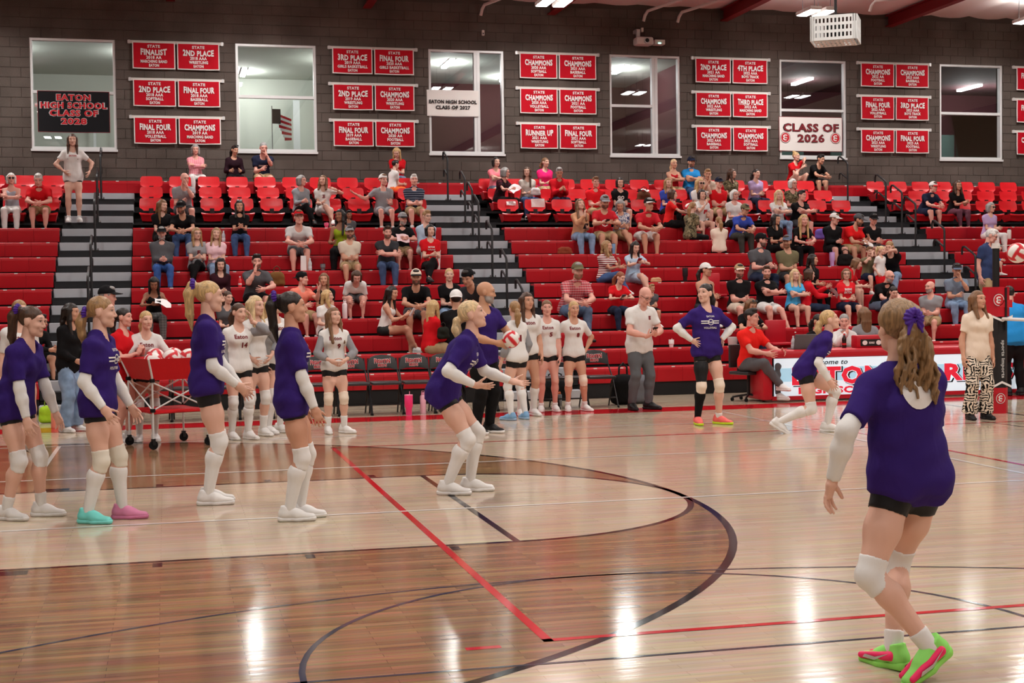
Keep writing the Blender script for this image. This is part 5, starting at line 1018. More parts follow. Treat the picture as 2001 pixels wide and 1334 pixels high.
def tee_print(R, yaw_side=1, front=True):
    """white club print on the chest of a purple shirt"""
    c = R['chest']-R['d2']*0.02; up = R['d2']; rt = R['lat'] if front else -R['lat']
    if front:
        project_text(R, 'shirt', [('EATON', 0.1, 0.022, 0, 0.075, 0.02, None), ('VOLLEYBALL', 0.17, 0.024, 0, -0.065, 0.02, None)], c, up, rt, 'print_white')
        o = R['parts']['shirt']; me = o.data; bvh = BVHTree.FromPolygons([v.co for v in me.vertices], [tuple(p.vertices) for p in me.polygons]); s = R['s']; out = np.cross(nrm(rt), nrm(up)); mb = MB()
        def quad(x0, x1, z0, z1, n=8):
            vs = []
            for z in (z0, z1):
                for i in range(n+1):
                    q = (c+rt*(x0+(x1-x0)*i/n)+up*z)*s; h = bvh.ray_cast(Vector(q+out*0.3), Vector(-out), 0.6); vs.append(tuple(np.array(h[0])+out*0.004) if h[0] is not None else tuple(q))
            mb.add(vs, [(i, i+1, n+2+i, n+1+i) for i in range(n)])
        quad(-0.12, -0.035, 0.022, 0.034); quad(-0.12, -0.035, -0.004, 0.008); quad(0.035, 0.12, 0.022, 0.034); quad(0.035, 0.12, -0.004, 0.008)
        for a in np.linspace(0, 2*PI, 15)[:-1]: quad(0.034*math.cos(a)-0.006, 0.034*math.cos(a)+0.006, 0.015+0.034*math.sin(a)-0.005, 0.015+0.034*math.sin(a)+0.005, 1)
        mb.build('club_print', 'print_white', R['T']); project_text(R, 'shirt', [('Reds', 0.06, 0.03, 0, 0.002, 0.02, None)], c, up, rt, 'print_white')
def jersey_print(R, num, script='Eaton', side=1):
    c = R['chest']; project_text(R, 'shirt', [(script, 0.17, 0.05, 0, 0.03, 0.035, None)]+([(num, 0.028*len(num)+0.02, 0.065, 0.05, -0.085, 0.05, None)] if num else []), c, R['d2'], R['lat'], 'print_maroon')
PADS = lambda *a: tuple(a)+(('pad', 'white'),)
# far left, partly out of the frame
L = stand_at(45, 1012)
R = player('purple-shirted girl with dark brown ponytail cut off by left edge', (L[0]-0.02, L[1], 0), 66, 1.62, 'ponylong', 'brown', dict(lean=10, bend=6, pelvis=(0, 0.03, 0.92), fl=(0.12, -0.12, 0), fr=(-0.1, 0.06, 0), hr=(-0.2, -0.2, 0.74), hl=(0.2, -0.24, 0.78)), (6, 6, 0), ('white', 'white'), (('sleeve', 'white'), ('pad', 'white'), ('sock', (0.72, 'white')))); scrunchie(R, 0.085)
L = stand_at(196, 1018)
R = player('blonde purple-shirted girl wearing one teal and one pink shoe', L, 74, 1.66, 'ponylow', 'dblonde', dict(lean=3, fl=(0.11, -0.14, 0), fr=(-0.1, 0.06, 0), fyl=2, fyr=-12, hr=(-0.21, -0.12, 0.88), hl=(0.2, -0.2, 0.86), kh_l=(0.1, -1, 0)), (8, 0, 0), ([(214, 130, 168), (120, 222, 214)], [(206, 120, 160), (130, 226, 218)]), (('sleeve', 'white'), ('pad', (226, 220, 206)), ('sock', (0.22, 'white')))); scrunchie(R, 0.0); tee_print(R)
L = stand_at(408, 984)
R = player('tallest blonde purple-shirted girl with high ponytail beside the ball cart', L, 86, 1.77, 'ponylong', 'blonde', dict(lean=2, fl=(0.08, 0.0, 0), fr=(-0.07, 0.0, 0), fyl=2, fyr=-2, hr=(-0.1, -0.24, 0.92), hl=(0.04, -0.26, 0.9), eh_r=(-0.5, 0.9, 0), pnr=(0.3, 0.2, 0.3)), (4, 0, 0), ('white', 'white'), (('sleeve', 'white'), ('pad', 'white'), ('sock', (0.2, 'white')))); scrunchie(R, 0.095); tee_print(R)
L = stand_at(574, 1015)
R = player('brunette purple-shirted girl with long dark ponytail, looking right', L, 84, 1.675, 'ponylong', 'dark', dict(lean=1, fl=(0.08, -0.05, 0), fr=(-0.07, 0.03, 0), fyl=2, fyr=-2, hr=(-0.17, -0.18, 0.83), hl=(0.17, -0.1, 0.8)), (4, -5, 0), ('white', 'white'), (('sleeve', 'white'), ('pad', 'white'), ('sock', (0.2, 'white'))), skin='tan'); scrunchie(R, 0.095); tee_print(R)
L = stand_at(897, 963)
R = player('blonde purple-shirted girl leaning forward with both hands held out', L, 70, 1.74, 'ponylow', 'lblonde', dict(lean=24, bend=6, pelvis=(0, 0.12, 0.85), fl=(0.1, -0.08, 0), fr=(-0.1, 0.08, 0), fyl=6, fyr=-4, hr=(-0.24, -0.18, 0.9), hl=(0.24, -0.42, 0.9), eh_r=(-0.5, 1, 0.1), eh_l=(0.5, 1, -0.2), handl='flat', handr='flat', pnl=(-0.5, -0.2, 0.8), pnr=(0.6, 0, 0.7), fdl=(0.1, -0.9, -0.2), fdr=(0.1, -0.95, -0.1)), (4, -16, 0), ('white', 'white'), (('sleeve', 'white'), ('pad', 'white'), ('sock', (0.2, 'white')))); tee_print(R)
L = stand_at(1382, 829)
R = player('purple-shirted girl with hands on hips and black leg brace', L, 4, 1.73, 'ponylow', 'dark', dict(lean=-2, fl=(0.15, -0.02, 0), fr=(-0.12, 0.02, 0), fyl=30, fyr=-12, hl=(0.19, -0.01, 1.03), hr=(-0.19, -0.01, 1.03), eh_l=(1, 0.25, 0.1), eh_r=(-1, 0.25, 0.1), handl='flat', handr='flat', fdl=(-0.15, -0.95, -0.3), fdr=(0.15, -0.95, -0.3), pnl=(-0.9, -0.1, 0), pnr=(0.9, -0.1, 0)), (-58, -4, 0), ((240, 106, 100), (196, 226, 40)), (('sleeve', 'white'), ('pad', 'cream'), ('sock', (0.85, 'white')), (('sock', 'r'), (0.0, 'black')))); tee_print(R)
V_, Q_ = field([R['leg']['r'][0].grow(0.006).cut(0.6, 1, True, False), R['leg']['r'][1].grow(0.006)], 0.012); link('leg_brace', np_mesh('leg_brace', V_*R['s'], Q_, 'spandex'), R['T'], col('black'))
L = stand_at(1590, 845)
R = player('blonde purple-shirted girl crouching in front of the scorer table', L, 66, 1.68, 'ponylow', 'blonde', dict(lean=30, bend=4, pelvis=(0, 0.1, 0.74), fl=(0.1, -0.16, 0), fr=(-0.1, 0.4, 0.05), fpr=32, fyl=4, fyr=-4, hr=(-0.2, -0.18, 0.62), hl=(0.2, -0.2, 0.62), eh_r=(-0.3, 0.8, 0.1)), (6, -14, 0), ('white', 'white'), (('sleeve', 'white'), ('pad', 'white'), ('sock', (0.2, 'white')))); tee_print(R)
# ---- nearest player, seen from behind
L = stand_at(1776, 1308)
R = player('nearest purple-shirted girl seen from behind in lime and pink shoes', L, 184, 1.63, 'ponylow', 'dblonde', dict(lean=4, pelvis=(-0.01, 0, 0.885), side=3, fr=(0.05, -0.05, 0), fl=(0.01, 0.18, 0.06), fyl=96, fyr=14, fpl=30, fpr=4, kh_l=(1.3, -0.5, 0), kh_r=(-0.2, -1, 0), hl=(0.38, -0.02, 0.88), hr=(-0.23, -0.16, 0.8), eh_l=(0.8, 0.7, 0), eh_r=(-0.6, 0.6, 0), pnl=(-0.4, 0.6, 0)), (-6, -2, 0), ((150, 236, 112), (152, 232, 104)), (('sleeve', 'white'), ('pad', 'white'), ('sock', (0.78, 'white'))), res=0.0095, build=1.04)
me_ = R['parts']['shirt'].data; bv_ = BVHTree.FromPolygons([v.co for v in me_.vertices], [tuple(p.vertices) for p in me_.polygons]); cc_ = R['chest']+R['d2']*0.055-R['lat']*0.005; dm = MB(); vv = []
for rr in (0.0, 0.03, 0.06, 0.078):
    for a in np.linspace(0, 2*PI, 21)[:-1]: q_ = (cc_+R['lat']*rr*math.cos(a)+R['d2']*rr*math.sin(a))*R['s']; h_ = bv_.ray_cast(Vector(q_-R['fwd']*0.4), Vector(R['fwd']), 0.8); vv.append(tuple(np.array(h_[0])-R['fwd']*0.004) if h_[0] is not None else tuple(q_))
dm.add(vv, [(r_*20+i, r_*20+(i+1) % 20, r_*20+20+(i+1) % 20, r_*20+20+i) for r_ in range(3) for i in range(20)]); dm.build('back_print', 'print_white', R['T'])
# big loose curly ponytail
rg = random.Random(3); pr = [Ell((0, 0.02, 0.04), (0.088, 0.104, 0.096), 0.02), Ell((-0.01, 0.085, 0.05), (0.07, 0.05, 0.06), 0.03)]
for i in range(30):
    a = rg.uniform(-1, 1); b = rg.uniform(-1, 1); x0, y0, z0 = 0.012*a-0.0, 0.125+0.012*b, 0.03; P_ = [A3(x0, y0, z0)]; ph = rg.uniform(0, 6); rr = rg.uniform(0.01, 0.02); Lg = rg.uniform(0.26, 0.4)
    for t in np.linspace(0.1, 1, 9):
        w_ = math.sin(min(t*2.2, 1.57)); P_.append(A3(-0.03*t+a*0.085*w_+rr*math.sin(ph+t*13), 0.14+0.03*b*w_+rr*0.7*math.cos(ph+t*13), z0+0.03-Lg*t))
    for q in range(len(P_)-1): pr.append(Prim(P_[q], P_[q+1], 0.0115*(1-0.04*q), 0.011*(1-0.05*q), k=0.008))
cut = lambda D, X, Y, Z: np.where(Y > 0.1, D, np.maximum(D, -(0.8*Y+Z-0.0)))+0.0016*np.sin(X*190+Z*60)*np.sin(Z*90+Y*80)
V_, Q_ = field(pr, 0.0055, cut); o = [c for c in R['T'].children if c.name.startswith('hair')][0]; o.data = np_mesh('curly_ponytail', V_, Q_, 'hair'); o.color = (*srgb(140, 108, 74), 1)
scrunchie(R, 0.055, 0.15)
def shoe_panel(R, q, c):
    V_, Q_ = tpl('shoe_panel', lambda: field([Prim((0.034, -0.16, 0.042), (0.036, 0.02, 0.058), 0.013, 0.02, (0, 0, 1), 1.1), Prim((-0.034, -0.16, 0.042), (-0.036, 0.02, 0.058), 0.013, 0.02, (0, 0, 1), 1.1)], 0.005)); sp = link('side_panel', tpl('shoe_panel_m', lambda: np_mesh('side_panel', V_, Q_, 'plain')), R['shoes'][q], srgb(*c)); return sp
for q in 'lr': shoe_panel(R, q, (246, 44, 104))
sw = MB()
for sx in (1, -1): sw.add([(sx*0.0545, -0.13, 0.04), (sx*0.0555, -0.06, 0.036), (sx*0.055, 0.03, 0.075), (sx*0.056, -0.055, 0.05), (sx*0.055, -0.115, 0.055)], [(0, 1, 4), (1, 3, 4), (1, 2, 3)])
for q in 'lr': sw.build('side_mark', 'chrome', R['shoes'][q])
# ------------------------------------------------------------------ home team in white
JW = ('jersey', 'white')
def home(label, px, py, toppy, yaw, hair, hairc, pose, head, num, sleeves=None, extras=(), shoes=('white', 'white'), skin='fair', top=JW, script=True, loc=None, group=WG, **k):
    L = loc or stand_at(px, py); H = height_for(L, toppy, px)*0.985
    R = build_person(label, L, yaw, H, 'f', skin, hair, hairc, top, ('spandex', 'black'), pose, head, shoes, 0.0175, extras, group=group, hz=0.0075, **k)
    if script: jersey_print(R, num)
    if sleeves: 
        for q in 'lr':
            V_, Q_ = field([R['arm'][q][0].grow(0.014).cut(0.0, 0.99, False, True)]+([R['arm'][q][1].grow(0.011), R['arm'][q][2].grow(0.011).cut(0, 0.5, False, True)]), 0.013); link('grey_sleeve', np_mesh('grey_sleeve', V_*R['s'], Q_, 'fabric'), R['T'], col('grey'))
    return R
LP = lambda px, py, Y: tuple(A3(at(px, py, 1, Y)[0], Y, 0))
home('home player number 22 behind the left edge girl', 40, 0, 586, 18, 'ponylow', 'dblonde', dict(hl=(0.24, -0.02, 0.82), hr=(-0.22, 0.0, 0.82)), (10, 0, 0), '22', loc=LP(38, 700, 5.3))
home('home player number 2 reaching into the red ball cart', 288, 862, 605, 6, 'ponylow', 'blonde', dict(lean=14, hl=(0.3, -0.3, 0.9), hr=(-0.22, -0.34, 0.88), eh_l=(1, 0.4, 0), eh_r=(-1, 0.4, 0)), (14, 0, 0), '2', extras=(('pad', 'white'), ('sock', (0.2, 'white'))))
home('home player number 14 raising her left hand to her ear', 468, 858, 592, 16, 'ponylow', 'brown', dict(hl=(0.14, -0.14, 1.5), hr=(-0.18, -0.1, 0.84), eh_l=(0.7, -0.2, -0.8), fl=(0.1, -0.05, 0), fr=(-0.08, 0.05, 0), fyl=20, fyr=5, fdl=(-0.2, 0, 1)), (16, 2, 0), '14', True, (('pad', 'white'), ('sock', (0.2, 'white'))))
home('tall blonde home player standing behind number 14', 500, 852, 578, 22, 'long', 'lblonde', dict(hl=(0.16, -0.12, 0.98), hr=(-0.12, -0.2, 0.96), eh_l=(1, 0.4, 0)), (24, 2, 0), '', True, (('pad', 'white'), ('sock', (0.55, 'white'))))
home('blonde home player mostly hidden behind the brunette in purple', 536, 846, 574, 40, 'ponylow', 'blonde', dict(hl=(0.2, -0.1, 0.85), hr=(-0.2, -0.05, 0.85)), (20, 0, 0), '', True, (('pad', 'white'), ('sock', (0.2, 'white'))))
home('home player number 9 holding her hands together, long brown hair', 655, 846, 600, 4, 'longer', 'lbrown', dict(hl=(0.1, -0.24, 1.0), hr=(-0.08, -0.26, 1.0), eh_l=(1, 0.6, 0), eh_r=(-1, 0.6, 0), fl=(0.12, -0.04, 0), fr=(-0.1, 0.0, 0), fyl=40, fyr=0), (22, -6, 0), '9', True, (('pad', 'cream'), ('sock', (0.6, 'white'))))
R = home('home player with blue shoes turned away beside the purple coach', 1012, 820, 588, -152, 'ponylow', 'dblonde', dict(hl=(0.22, -0.1, 0.85), hr=(-0.2, -0.12, 0.88), fl=(0.13, 0, 0), fr=(-0.13, 0.02, 0), fyl=14, fyr=-18), (-24, -4, 0), '', True, (('pad', 'white'), ('sock', (0.15, 'white'))), shoes=((122, 168, 208), (150, 178, 206)), script=False)
project_text(R, 'shirt', [('1', 0.035, 0.09, 0, -0.12, 0.05, None)], R['chest'], R['d2'], -R['lat'], 'print_maroon', 'back_number')
home('tall dark-haired home player with a long ponytail over her shoulder', 1030, 812, 571, 6, 'longer', 'brown', dict(hl=(0.2, -0.08, 0.84), hr=(-0.18, -0.08, 0.84)), (10, 0, 0), '', False, (('sock', (0.3, 'white')),), skin='tan')
home('home player number 5 with one black arm sleeve', 1070, 804, 586, -6, 'ponylow', 'lbrown', dict(hl=(0.18, -0.12, 0.84), hr=(-0.2, -0.06, 0.86), fl=(0.12, 0, 0), fr=(-0.1, 0, 0)), (-4, 2, 0), '5', False, ((('sleeve', 'r'), 'black'), ('sock', (0.85, 'white'))), skin='pink')
home('home player number 8 with hands behind her hips and knee pads', 1122, 803, 588, -4, 'ponylow', 'blonde', dict(hl=(0.2, 0.04, 0.94), hr=(-0.2, 0.04, 0.94), eh_l=(1, 0.6, 0), eh_r=(-1, 0.6, 0), fl=(0.17, -0.02, 0), fr=(-0.1, 0, 0), fyl=25), (4, 2, 0), '8', False, (('pad', 'cream'), ('sock', (0.82, 'white'))), skin='tan')
L = stand_at(240, 866); H = height_for(L, 606, 225)
build_person('girl in red shirt clasping her hands beside the ball cart', L, 56, H, 'f', 'pink', 'ponylow', 'dark', ('tee', 'red'), ('spandex', 'black'), dict(hl=(0.1, -0.26, 1.16), hr=(-0.02, -0.28, 1.16), eh_l=(0.6, 0.5, -0.6), eh_r=(-0.6, 0.5, -0.6), handl='grip', handr='grip', fdl=(-0.3, -0.3, 0.9), fdr=(0.3, -0.3, 0.9)), (10, 0, 0), ('white', 'white'), 0.0175, (('sock', (0.8, 'white')),), hz=0.0075)
# ------------------------------------------------------------------ coaches, staff and others on the floor
L = stand_at(137, 843); H = height_for(L, 596, 137)
build_person('woman in black top and pale jeans behind the teal-shoed girl', L, 50, H, 'f', 'tan', 'longer', 'dark', ('long', 'black'), ('wide', 'ljeans', 'denim'), dict(hl=(0.1, -0.26, 0.98), hr=(-0.1, -0.24, 0.96)), (20, 4, 0), ('white', 'white'), 0.018, hz=0.0075)
L = LP(203, 700, 9.3); build_person('man in black cap standing at foot of the left aisle', L, 70, height_for(L, 566, 203), 'm', 'pink', 'short', 'grey', ('tee', 'charcoal'), ('pants', 'black'), None, (14, 4, 0), ('black', 'black'), 0.018, (('cap', 'black'),), hz=0.0075)
L = stand_at(944, 846); R = build_person('bald coach in purple shirt holding a volleyball behind the crouching player', L, 30, height_for(L, 556, 936), 'm', 'olive', 'bald', 'dark', ('tee', 'purple'), ('pants', 'black'), dict(hl=(0.16, -0.3, 1.06), hr=(-0.06, -0.32, 1.04), eh_l=(1, 0.5, -0.3), eh_r=(-1, 0.5, -0.3), pnl=(-1, 0, 0), handl='grip'), (42, 4, 0), ('black', 'white'), 0.018, (('beard', 'grey'),), hz=0.0075, build=1.06)
COACH_HANDS = R
L = stand_at(1250, 800); R = build_person('bald coach in white polo and grey trousers reading his phone', L, 14, height_for(L, 566, 1272)*1.02, 'm', 'pink', 'bald', 'grey', ('polo', 'white'), ('pants', 'greypants'), dict(hl=(0.07, -0.3, 1.05), hr=(-0.06, -0.3, 1.03), eh_l=(1, 0.5, -0.3), eh_r=(-1, 0.5, -0.3), fl=(0.13, -0.03, 0), fr=(-0.13, 0.0, 0), fyl=24, fyr=-14, handl='grip', handr='grip', fdl=(-0.5, -0.6, 0.3), fdr=(0.5, -0.6, 0.3), pnl=(-0.3, 0, 1), pnr=(0.3, 0, 1), lean=3, bend=6), (6, 30, 0), ('black', 'black'), 0.0175, ('glasses',), hz=0.0075, build=1.03)
COACH_PHONE = R; V_, Q_ = field([Prim(R['P0']+R['d1']*0.06, R['P0']+R['d1']*0.092, 0.128, 0.126, (1, 0, 0), 1.24, fa=True, fb=True)], 0.012); link('belt', np_mesh('belt', V_*R['s'], Q_, 'plain'), R['T'], col('black'))
project_text(R, 'shirt', [('E', 0.04, 0.045, 0.075, 0.02, 0.08, None)], R['chest'], R['d2'], R['lat'], 'print_maroon')
L = stand_at(1908, 819); R = build_person('woman in cream top and black-and-cream patterned trousers by the net post', L, -4, height_for(L, 572, 1893), 'f', 'tan', 'long', 'lbrown', ('tee', 'cream'), ('wide', 'white', 'zebra_print'), dict(hl=(0.21, -0.06, 0.82), hr=(-0.23, -0.08, 0.84), fl=(0.13, 0, 0), fr=(-0.1, 0, 0)), (20, -4, 0), ('black', 'black'), 0.013, hz=0.006, build=0.97)
L = LP(1982, 700, 8.2); build_person('man in bright blue polo turned away at right edge', L, 168, height_for(L, 570, 1976)*1.06, 'm', 'pink', 'short', 'dark', ('polo', 'blue'), ('pants', 'black'), dict(lean=14, bend=8, hl=(0.18, -0.35, 0.95), hr=(-0.18, -0.35, 0.95)), (-14, 22, 0), ('black', 'black'), 0.017, hz=0.007, build=1.08)
# ================================================================== SPECTATORS (head x, head y in the photo, bench row)
SG = 'spectators on the bleachers'
SIT = dict(pelvis=(0, 0.14, 0.52), lean=5, bend=4, fl=(0.12, -0.31, 0), fr=(-0.12, -0.31, 0))
def P_(**k): d = dict(SIT); d.update(k); return d
SP = {
 'lap': P_(hl=(0.05, -0.2, 0.66), hr=(-0.05, -0.21, 0.66)),
 'thigh': P_(hl=(0.13, -0.2, 0.66), hr=(-0.13, -0.2, 0.66)),
 'knees': P_(lean=26, bend=10, hl=(0.04, -0.44, 0.62), hr=(-0.04, -0.44, 0.61), eh_l=(0.8, 0.1, -0.4), eh_r=(-0.8, 0.1, -0.4)),
 'cross': P_(hl=(-0.09, -0.19, 0.8), hr=(0.09, -0.2, 0.77), eh_l=(0.9, -0.2, -0.6), eh_r=(-0.9, -0.2, -0.6)),
 'chin': P_(lean=18, bend=8, hr=(-0.02, -0.36, 0.98), hl=(0.08, -0.3, 0.66), eh_r=(-0.3, -0.3, -1), fdr=(0.1, 0.3, 1)),
 'chinl': P_(lean=18, bend=8, hl=(0.02, -0.36, 0.98), hr=(-0.08, -0.3, 0.66), eh_l=(0.3, -0.3, -1), fdl=(-0.1, 0.3, 1)),
 'phone': P_(lean=10, bend=10, hl=(0.05, -0.32, 0.76), hr=(-0.05, -0.32, 0.76), eh_l=(0.9, 0.2, -0.4), eh_r=(-0.9, 0.2, -0.4), handl='grip', handr='grip'),
 'legx': P_(fr=(0.16, -0.42, 0.16), kh_r=(0.2, -1, 0.5), hl=(0.06, -0.22, 0.7), hr=(-0.05, -0.24, 0.7)),
 'legxl': P_(fl=(-0.16, -0.42, 0.16), kh_l=(-0.2, -1, 0.5), hl=(0.06, -0.22, 0.7), hr=(-0.05, -0.24, 0.7)),
 'bent': P_(lean=44, bend=18, hl=(0.14, -0.34, 0.4), hr=(-0.14, -0.34, 0.42)),
 'spread': P_(hr=(-0.62, 0.1, 0.88), hl=(0.08, -0.22, 0.68), eh_r=(-0.4, 0.2, -0.6)),
 'raise': P_(hl=(0.24, -0.06, 1.05), hr=(-0.06, -0.22, 0.68), eh_l=(0.9, 0.2, -0.3), fdl=(-0.8, -0.2, 0.4)),
 'kneeup': P_(fr=(-0.1, -0.12, 0.24), hr=(-0.1, -0.28, 0.86), hl=(0.1, -0.2, 0.7), kh_r=(0, -1, 0.4)),
 'kneesup': P_(fr=(-0.06, -0.16, 0.22), fl=(0.06, -0.16, 0.22), lean=10, hl=(0.05, -0.26, 1.0), hr=(-0.05, -0.3, 0.86)),
 'point': P_(lean=10, hl=(0.12, -0.36, 0.98), hr=(-0.08, -0.22, 0.68), eh_l=(0.4, 0, -1), fdl=(0.1, -0.5, 0.8)),
}
SPECT = []
def S(hx, hy, row, label, sex, skin, hair, hairc, top, bottom, pose='lap', yaw=0, head=(0, 4, 0), ex=(), shoes=('white', 'white'), lim=None, **k):
    if lim: fit_lim[label] = lim
    top = top if isinstance(top, tuple) else ('tee', top); pz = SP[pose] if isinstance(pose, str) else pose
    R = build_person(label, (0, 0, 0), yaw, 1.68 if sex == 'f' else 1.76, sex, skin, hair, hairc, top, bottom, pz, head, shoes, 0.0255, ex, group=SG, hz=0.0105, fit=(hx, hy, row), **k); SPECT.append(R); return R
def chest_print(R, lines, m='print_white'): project_text(R, 'shirt', lines, R['chest'], R['d2'], R['lat'], m)
SH = lambda c: ('shorts', c); JN = ('jeans', 'jeans'); LJ = ('jeans', 'ljeans'); DJ = ('jeans', 'djeans'); BP = ('leggings', 'black'); KID = (0.5, 0.85)
# --- left block and left aisle
S(22, 350, 10, 'grey-haired woman in sleeveless grey top and white trousers, arms crossed', 'f', 'pink', 'bob', 'white', ('tank', (168, 172, 184)), ('pants', 'white'), 'cross', 0, (8, 2, 0), ('shades',))
S(75, 351, 10, 'white-haired man in red shirt bowing his head, far left', 'm', 'pink', 'short', 'white', ('polo', 'red'), SH('khaki'), 'knees', 0, (0, 22, 0), shoes=('black', 'black'))
zz = at(145, 437, 1, 15.95); R = build_person('girl in white shirt and black shorts standing in the left aisle', (zz[0], 15.95, ROWZ[10]-0.146), 4, 1.58, 'f', 'fair', 'longer', 'brown', ('tee', 'white'), ('spandex', 'black'), dict(hl=(0.3, -0.12, 0.98), hr=(-0.16, -0.18, 0.98), eh_l=(1, 0.6, 0), eh_r=(-1, 0.3, 0)), (0, 0, 0), ('white', 'white'), 0.02, (('sock', (0.85, 'white')),), group=SG, hz=0.0105)
chest_print(R, [('EATON', 0.14, 0.03, 0, 0.03, 0.04, None)], 'print_red')
# --- top bench by the wall, middle block
S(382, 298, 13, 'grey-haired woman in pink checked blouse on the top bench, arms crossed', 'f', 'pink', 'bob', 'grey', ('long', 'pink', 'pink_check'), ('pants', 'white'), 'cross', 6, (-4, 6, 0))
S(459, 295, 13, 'dark-haired woman in dark maroon sweater on the top bench', 'f', 'tan', 'ponylow', 'dark', ('long', (40, 18, 28)), ('pants', 'black'), 'thigh', 4, (22, 14, 0), ('shadesup',), build=1.12)
R = S(515, 289, 13, 'man in navy shirt on the top bench, hand at his mouth, one knee raised', 'm', 'pink', 'buzz', 'grey', ('tee', 'navy'), SH('khaki'), 'chinl', 6, (4, 14, 0), (('sock', (0.75, 'white')),)); chest_print(R, [('UNIVERSITY', 0.2, 0.035, 0, -0.03, 0.04, None)])
R = S(775, 299, 13, 'blonde woman in red shirt bent over a child on the top bench', 'f', 'fair', 'long', 'blonde', ('tee', 'red'), LJ, 'lap', -6, (-12, 30, 0))
S(773, 322, 12, 'child in white shirt and orange shorts leaning on the blonde woman in red', 'f', 'fair', 'short', 'dark', ('tee', 'white'), SH((246, 120, 60)), 'lap', 110, (0, 10, 0), lim=KID)
# --- chairs of the middle block
S(361, 349, 10, 'bald man in light grey shirt with his chin in his hand', 'm', 'pink', 'bald', 'grey', ('tee', 'grey'), SH('dgrey'), 'chinl', 6, (20, 8, 0), build=1.06)
S(590, 358, 10, 'grey-haired woman in grey pullover and black trousers looking right', 'f', 'pink', 'bob', 'grey', ('long', (150, 156, 162)), BP, 'legx', 10, (46, 2, 0), shoes=('black', 'black'))
R = S(631, 358, 10, 'curly-haired woman in white shirt with red emblem, elbow raised', 'f', 'fair', 'curly', 'lbrown', ('tee', 'white'), SH('white'), P_(fr=(0.16, -0.42, 0.16), kh_r=(0.2, -1, 0.5), hl=(0.26, -0.1, 0.98), hr=(-0.05, -0.22, 0.68), eh_l=(1, 0.3, -0.2), fdl=(-0.8, -0.3, 0.2)), 0, (-20, -4, 0)); chest_print(R, [('E', 0.06, 0.07, 0, -0.03, 0.06, None)], 'print_maroon')
S(749, 352, 10, 'young man in backward white cap and grey shirt, arm over the next seat', 'm', 'pink', 'short', 'lbrown', ('tee', 'grey'), SH('grey'), 'spread', 4, (18, 0, 0), (('capback', 'white'), ('sock', (0.85, 'white'))), shoes=('black', 'white'))
S(809, 352, 10, 'white-haired man in navy striped polo and khaki shorts', 'm', 'pink', 'short', 'white', ('polo', 'navy', 'stripe_navy'), SH('khaki'), 'lap', 0, (0, -4, 0), (('sock', (0.8, 'white')),), build=1.08, belly=0.05)
# --- benches of the middle block
S(318, 401, 8, 'long-haired woman in black beside the man with black cap', 'f', 'fair', 'longer', 'lbrown', 'black', BP, 'lap', 14, (28, 10, 0))
S(354, 405, 8, 'bearded man in black shirt and black cap hunched over his jeans', 'm', 'tan', 'short', 'dark', 'black', JN, 'knees', -6, (-16, 16, 0), (('cap', 'black'), ('beard', 'dark')), shoes=('dgrey', 'white'))
R = S(468, 407, 8, 'woman in black polo and jeans with sunglasses on her head', 'f', 'tan', 'long', 'dark', ('polo', 'black'), JN, P_(lean=14, hl=(0.03, -0.32, 0.72), hr=(-0.03, -0.33, 0.71)), 0, (0, 0, 0), ('shadesup',))
S(316, 458, 6, 'man in black cap, grey jacket and blue jeans', 'm', 'pink', 'short', 'grey', ('jacket', 'dgrey'), ('jeans', (58, 92, 156)), 'lap', 4, (-6, 6, 0), (('cap', 'black'), ('beard', 'grey')), shoes=('black', 'white'), build=1.1, belly=0.05)
R = S(385, 463, 6, 'woman in glasses and grey shirt with red emblem, legs crossed', 'f', 'fair', 'long', 'dblonde', ('tee', 'grey'), BP, 'legxl', 6, (10, 4, 0), ('glasses',)); chest_print(R, [('E', 0.06, 0.07, 0.03, -0.05, 0.06, None)], 'print_maroon')
S(423, 461, 6, 'blonde woman in pale pink shirt and jeans', 'f', 'fair', 'long', 'dblonde', 'lpink', LJ, 'lap', 8, (-10, 0, 6))
S(431, 521, 4, 'dark-haired woman in dark maroon top below the pink-shirted woman', 'f', 'fair', 'longer', 'dark', ('long', 'maroon'), BP, 'lap', 10, (-4, 12, 0), ('shadesup',))
S(502, 511, 4, 'bearded man in charcoal polo resting his cheek on his fist', 'm', 'pink', 'short', 'dark', ('polo', 'dgrey'), SH('black'), P_(lean=20, bend=8, hr=(-0.08, -0.34, 0.98), hl=(0.06, -0.36, 0.66), eh_r=(-0.4, -0.3, -1), eh_l=(0.9, 0, -0.3), fdr=(0.2, 0.3, 1)), 8, (-8, 4, 0), (('beard', 'brown'), 'shadesup'), build=1.08)
S(301, 566, 3, 'dark-haired woman in black tank top and grey plaid trousers reading her phone', 'f', 'brown', 'longer', 'black', ('tank', 'black'), ('pants', 'dgrey', 'plaid_grey'), 'phone', 6, (-6, 30, 0))
S(584, 425, 7, 'man in red and white cap, light grey shirt and dark shorts', 'm', 'pink', 'short', 'lbrown', ('tee', (204, 202, 202)), SH('dgrey'), 'knees', 0, (2, -4, 0), (('cap', ('red', 'dgrey')),))
S(664, 421, 7, 'woman in olive-green sleeveless top with straight black hair', 'f', 'brown', 'longer', 'black', ('tank', 'green'), ('pants', 'black'), 'thigh', -10, (-30, 2, 0))
S(682, 419, 8, 'small child peeking over the shoulder of the green-topped woman', 'f', 'brown', 'short', 'black', ('tee', 'dgrey'), SH('dgrey'), 'lap', -10, (10, 6, 0), lim=KID)
S(683, 455, 6, 'bearded man in grey cap, beige shirt and khaki shorts', 'm', 'tan', 'short', 'dark', 'beige', SH('khaki'), 'lap', 0, (4, -2, 0), (('cap', ('grey', 'grey')), ('beard', 'dark')), build=1.1, belly=0.04)
